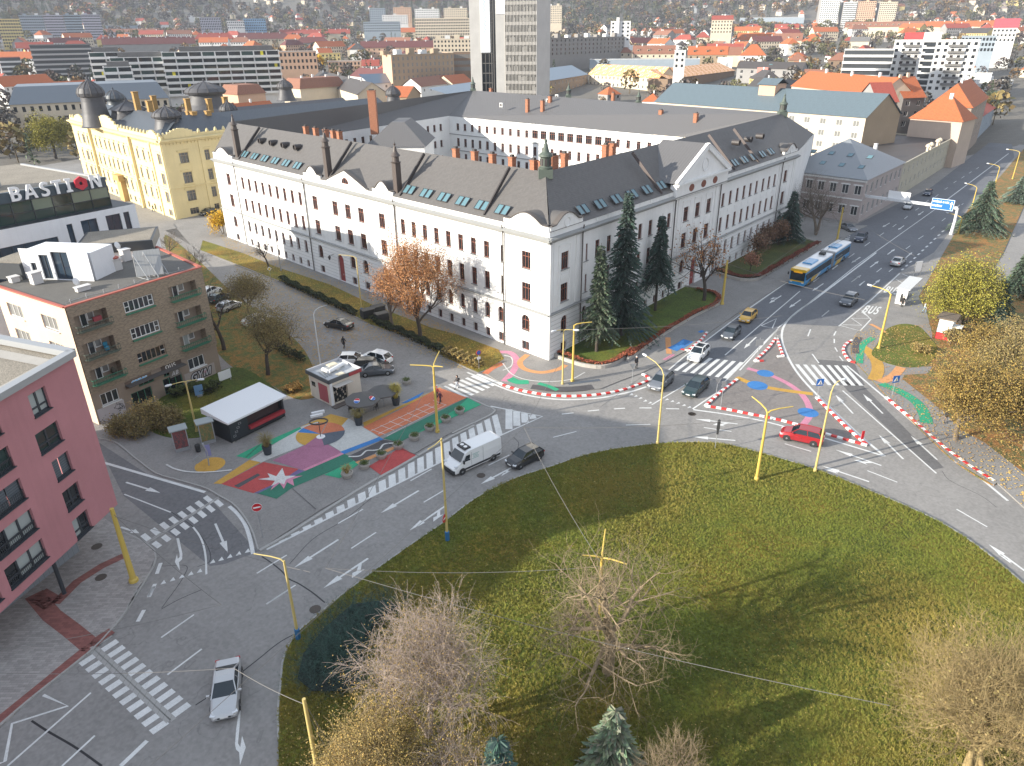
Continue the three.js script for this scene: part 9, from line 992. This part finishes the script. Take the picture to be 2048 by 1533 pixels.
// ---------------------------------------------------------------- houses and trees that fill the town and the hills
{
  const q=rng(101),W=[['white',townM.white],['cream',townM.cream],['yellow',townM.yellow],['grey',townM.grey],['peach',townM.peach]],Rf=[['orange',townM.orange],['red',townM.red],['brown',townM.oldtile],['dark',townM.darkroof],['maroon',townM.maroon],['grey',townM.tingrey]];
  const proto=(w,d,h,rh,hip)=>{const a=new MB(),r=new MB(),g=new MB();a.box(0,-3,0,w,h+3,d);const X=w/2+0.4,Z=d/2+0.4,k=hip?Math.min(Z,X)*0.9:0,p0=[-X+k,h+rh,0],p1=[X-k,h+rh,0];r.quad([-X,h,Z],[X,h,Z],p1,p0).quad([X,h,-Z],[-X,h,-Z],p0,p1);if(hip) r.tri([X,h,Z],[X,h,-Z],p1).tri([-X,h,-Z],[-X,h,Z],p0);else {a.tri([w/2,h,d/2],[w/2,h,-d/2],[w/2,h+rh,0]).tri([-w/2,h,-d/2],[-w/2,h,d/2],[-w/2,h+rh,0]);} for(const [f,z] of [[1,d/2+0.02],[-1,-d/2-0.02]]) for(let y=h-1.9;y>0;y-=3) for(let x=-w/2+1.4;x<w/2-1;x+=2.6) g.quad([x,y,z],[x+f*0.0+1.1,y,z],[x+1.1,y+1.3,z],[x,y+1.3,z]);const c=new MB().box(w*0.2,h+rh*0.6,0,0.8,rh*0.4+1.2,0.6);return [a.geo(),r.geo(),g.geo(),c.geo()];};
  const protos=[proto(11,9,6,4,true),proto(13,10,6.5,4.5,false),proto(22,11,9.5,5,true),proto(30,12,10,5,false),proto(9,9,4.5,3.8,true)],hillP=protos.map(([a,r])=>[a,r]);
  const size=['small', 'wide', 'long', 'very long', 'tiny'],clear=(x,z,r)=>!landmarks.some(([a,b,c])=>Math.hypot(a-x,b-z)<c+r)&&!(Math.abs(x*0.79+z*0.61+20)<0) ,near=(x,z)=>{let b=null,d=1e9;for(const l of landmarks) if(l[3]){const e=Math.hypot(l[0]-x,l[1]-z);if(e<d){d=e;b=l;}} return [b,d];};
  const avenue=(x,z)=>{const t=(-z-60)*0.83+10;return Math.abs(x-t)<34;},used=new Map(),put5=(name,grp,x,z,i,a,wi,ri,parts)=>{const y=hillH(x,z),[l,d]=near(x,z),side=Math.hypot(x,z)>Math.hypot(l[0],l[1])?'behind':'in front of',[p,r]=[W[wi],Rf[ri]];const lab=`${size[i]} ${p[0]} ${grp.includes('hill') ? 'hillside ' : ''}house, ${r[0]} roof, ${side} ${l[3]}`;const t=thing(name,lab, 'house',[x,y,z],a,grp),[ga,gr,gw,gc]=protos[i];used.has(lab)?used.get(lab).push(t):used.set(lab,[t]);part('wall',ga,p[1],t);part('roof',gr,r[1],t);if(parts){part('window',gw,glass.dark,t, 'stuff');part('chimney',gc,townM.white,t);} return t;};
  let n=0;for(let i=0;i<4000&&n<190;i++){const a=-0.66+1.4*q(),d=300+900*Math.pow(q(),0.8),x=Math.sin(a)*d,z=-Math.cos(a)*d,k=Math.floor(q()*5);if(avenue(x,z)&&d<700||!clear(x,z,11)||(d<380&&x>-20&&x<80)) continue;landmarks.push([x,z,9+k*1.5,null]);put5('town_house', 'houses filling the town',x,z,k,Math.round(q()*4)*0.4+(q()<0.5?0.78:-0.7),Math.floor(q()*q()*5),Math.floor(q()*q()*6),1);n++;}
  // hillside houses: the larger ones one by one, the far rest as one settlement
  let hN=0;const rest=[];for(let i=0;i<6000&&rest.length<620;i++){const a=-0.66+1.4*q(),d=1180+1300*q(),x=Math.sin(a)*d,z=-Math.cos(a)*d,cl=nf(((x/900) % 1+1) % 1,((z/900) % 1+1) % 1),forest=(a>-0.16&&a<0.17&&d>1420)||(a<-0.5&&d>1500);if(forest?q()>0.03:cl<0.44||!clear(x,z,4)) continue;const k=q()<0.5?0:q()<0.6?4:1;if(d<1750&&hN<170){put5('hillside_house', 'houses on the hillside',x,z,k,q()*3,Math.floor(q()*q()*3),Math.floor(q()*4),0);hN++;} else rest.push([x,hillH(x,z),z,q()*3,q()]);landmarks.push([x,z,10,null]);}
  const nth=['first', 'second', 'third', 'fourth', 'fifth', 'sixth', 'seventh', 'eighth', 'ninth', 'tenth', 'eleventh', 'twelfth'];for(const v of used.values()) if(v.length>1) v.sort((a,b)=>a.position.x/a.position.z<b.position.x/b.position.z?1:-1).forEach((t,i)=>(t.userData.label+=`, ${nth[i] ?? i + 1 + 'th'} from palace`));
  const M4=new THREE.Matrix4(),Qn=new THREE.Quaternion(),col=new THREE.Color(),inst=(name,label,cat,g,m,list,colour)=>{const o=new THREE.InstancedMesh(g,m,list.length);list.forEach(([x,y,z,r,s,sc=1],i)=>{M4.compose(V(x,y,z),Qn.setFromAxisAngle(V(0,1,0),r),V(sc,sc,sc));o.setMatrixAt(i,M4);o.setColorAt(i,colour(s,col));});o.name=numbered(name);tag(o,label,cat,null, 'stuff');scene.add(o);};
  inst('hillside_settlement', 'walls of the far small houses scattered up the hills', 'settlement',hillP[0][0],M([1,1,1],{}),rest,(s,c)=>c.setRGB(0.68-0.15*s,0.64-0.2*s,0.6-0.3*s));inst('hillside_settlement', 'roofs of the far small houses scattered up the hills', 'settlement',hillP[0][1],M([1,1,1],{}),rest,(s,c)=>(s<0.5?c.setRGB(0.34,0.12,0.07):c.setRGB(0.22,0.18,0.17)));
  // crowns: loose leaf clumps round a trunk
  const crown=(seed,w,h,con,n)=>{const r=rng(seed),m=new MB().vcol();for(let i=0;i<n;i++){const v=r(),y=con?v:0.25+0.75*v,R=con?(1-v)*0.9+0.08:Math.sqrt(Math.max(0,1-Math.pow((y-0.6)/0.42,2))),a=r()*6.28,k=R*w*(0.45+0.6*r());leaf(m,Math.cos(a)*k,y*h,Math.sin(a)*k,(con?0.5:0.62)*(0.6+0.7*r())*w*0.34,r,0.6+0.5*v);} m.col=[0.4,0.35,0.3];m.tube([[0,-1,0],[0,h*0.6,0]],[0.25,0.1],4);return m.geo();};
  const crowns=[crown(1,4.2,10,false,90),crown(2,5,12,false,110),crown(3,2.8,13,true,110)],tm=M([1,1,1],{vertexColors: true,rough: 1}),tones=[[0.15,0.115,0.085],[0.12,0.105,0.085],[0.14,0.13,0.065],[0.19,0.12,0.065]];
  const lists=[[],[],[]];for(let i=0;i<60000&&lists[0].length+lists[1].length+lists[2].length<24000;i++){const a=-0.72+1.5*q(),d=1050+1750*Math.sqrt(q()),x=Math.sin(a)*d,z=-Math.cos(a)*d,cl=nf(((x/700) % 1+1) % 1,((z/700) % 1+1) % 1),forest=(a>-0.18&&a<0.2&&d>1380)||(a<-0.48&&d>1500);if(!forest&&(cl>0.62||q()<0.35)) continue;lists[forest&&q()<0.45||q()<0.18?2:q()<0.5?0:1].push([x,hillH(x,z),z,q()*6,q(),0.8+0.7*q()]);}
  for(let i=0;i<3500;i++){const a=-0.7+1.45*q(),d=330+800*q(),x=Math.sin(a)*d,z=-Math.cos(a)*d;if(avenue(x,z)&&d<700||!clear(x,z,3)||(d<400&&x>-30&&x<90)||q()<0.25) continue;lists[q()<0.14?2:q()<0.5?0:1].push([x,hillH(x,z),z,q()*6,q(),0.55+0.5*q()]);}
  const tone=(s,c)=>{const t=tones[Math.floor(s*3.99)];return c.setRGB(t[0]*(0.7+s*0.5),t[1]*(0.7+s*0.5),t[2]);};inst('woodland', 'brown leafless woods between the houses and on the hills', 'woodland',crowns[0],tm,lists[0],tone);inst('woodland', 'taller brown and ochre woods on the hills', 'woodland',crowns[1],tm,lists[1],tone);inst('woodland', 'dark green firs among the hillside woods', 'woodland',crowns[2],tm,lists[2],(s,c)=>c.setRGB(0.045+0.03*s,0.075+0.02*s,0.05));
  const near3=[[590,160,0, 'dark round tree before the peach school'],[612,158,2, 'dark fir before the peach school'],[640,155,1, 'golden tree by the peach school'],[478,158,0, 'dark tree below the white balcony block'],[505,158,1, 'second dark tree below the white balcony block'],[1430,118,2, 'fir in front of the dormer row'],[1585,132,0, 'bare brown tree beside the low cottage'],[1625,128,1, 'large bare tree between cottage and villa'],[1980,205,0, 'green tree at the bend of the avenue'],[1995,215,1, 'bare tree at the bend of the avenue'],[60,300,2, 'dark yew beside the museum'],[20,270,1, 'bare brown tree beside the museum'],[150,270,0, 'bare brown tree between museum and palace'],[1260,175,1, 'bare tree in the yard of the rusty roofed hall'],[1090,185,0, 'reddish bare trees beside the blue tin roof'],[870,150,0, 'bare tree before the tan block']];
  for(const [x,y,k,l] of near3){const p=G(x,y,9).setY(0),t=thing('town_tree',l, 'tree',[p.x,hillH(p.x,p.z),p.z]);part('crown',crowns[k],k===2||/dark|green/.test(l)?L_.spruce:/golden/.test(l)?L_.gold:L_.olive,t);t.scale.setScalar(1.1);}
}
// ---------------------------------------------------------------- draw
const renderer=new THREE.WebGLRenderer({antialias: true});
renderer.setSize(1024,766);
renderer.shadowMap.enabled=true;
renderer.toneMapping=THREE.LinearToneMapping;
renderer.toneMappingExposure=EXPOSURE;
scene.traverse((o)=>{if(o.isMesh) dress(o);});
renderer.render(scene,camera);
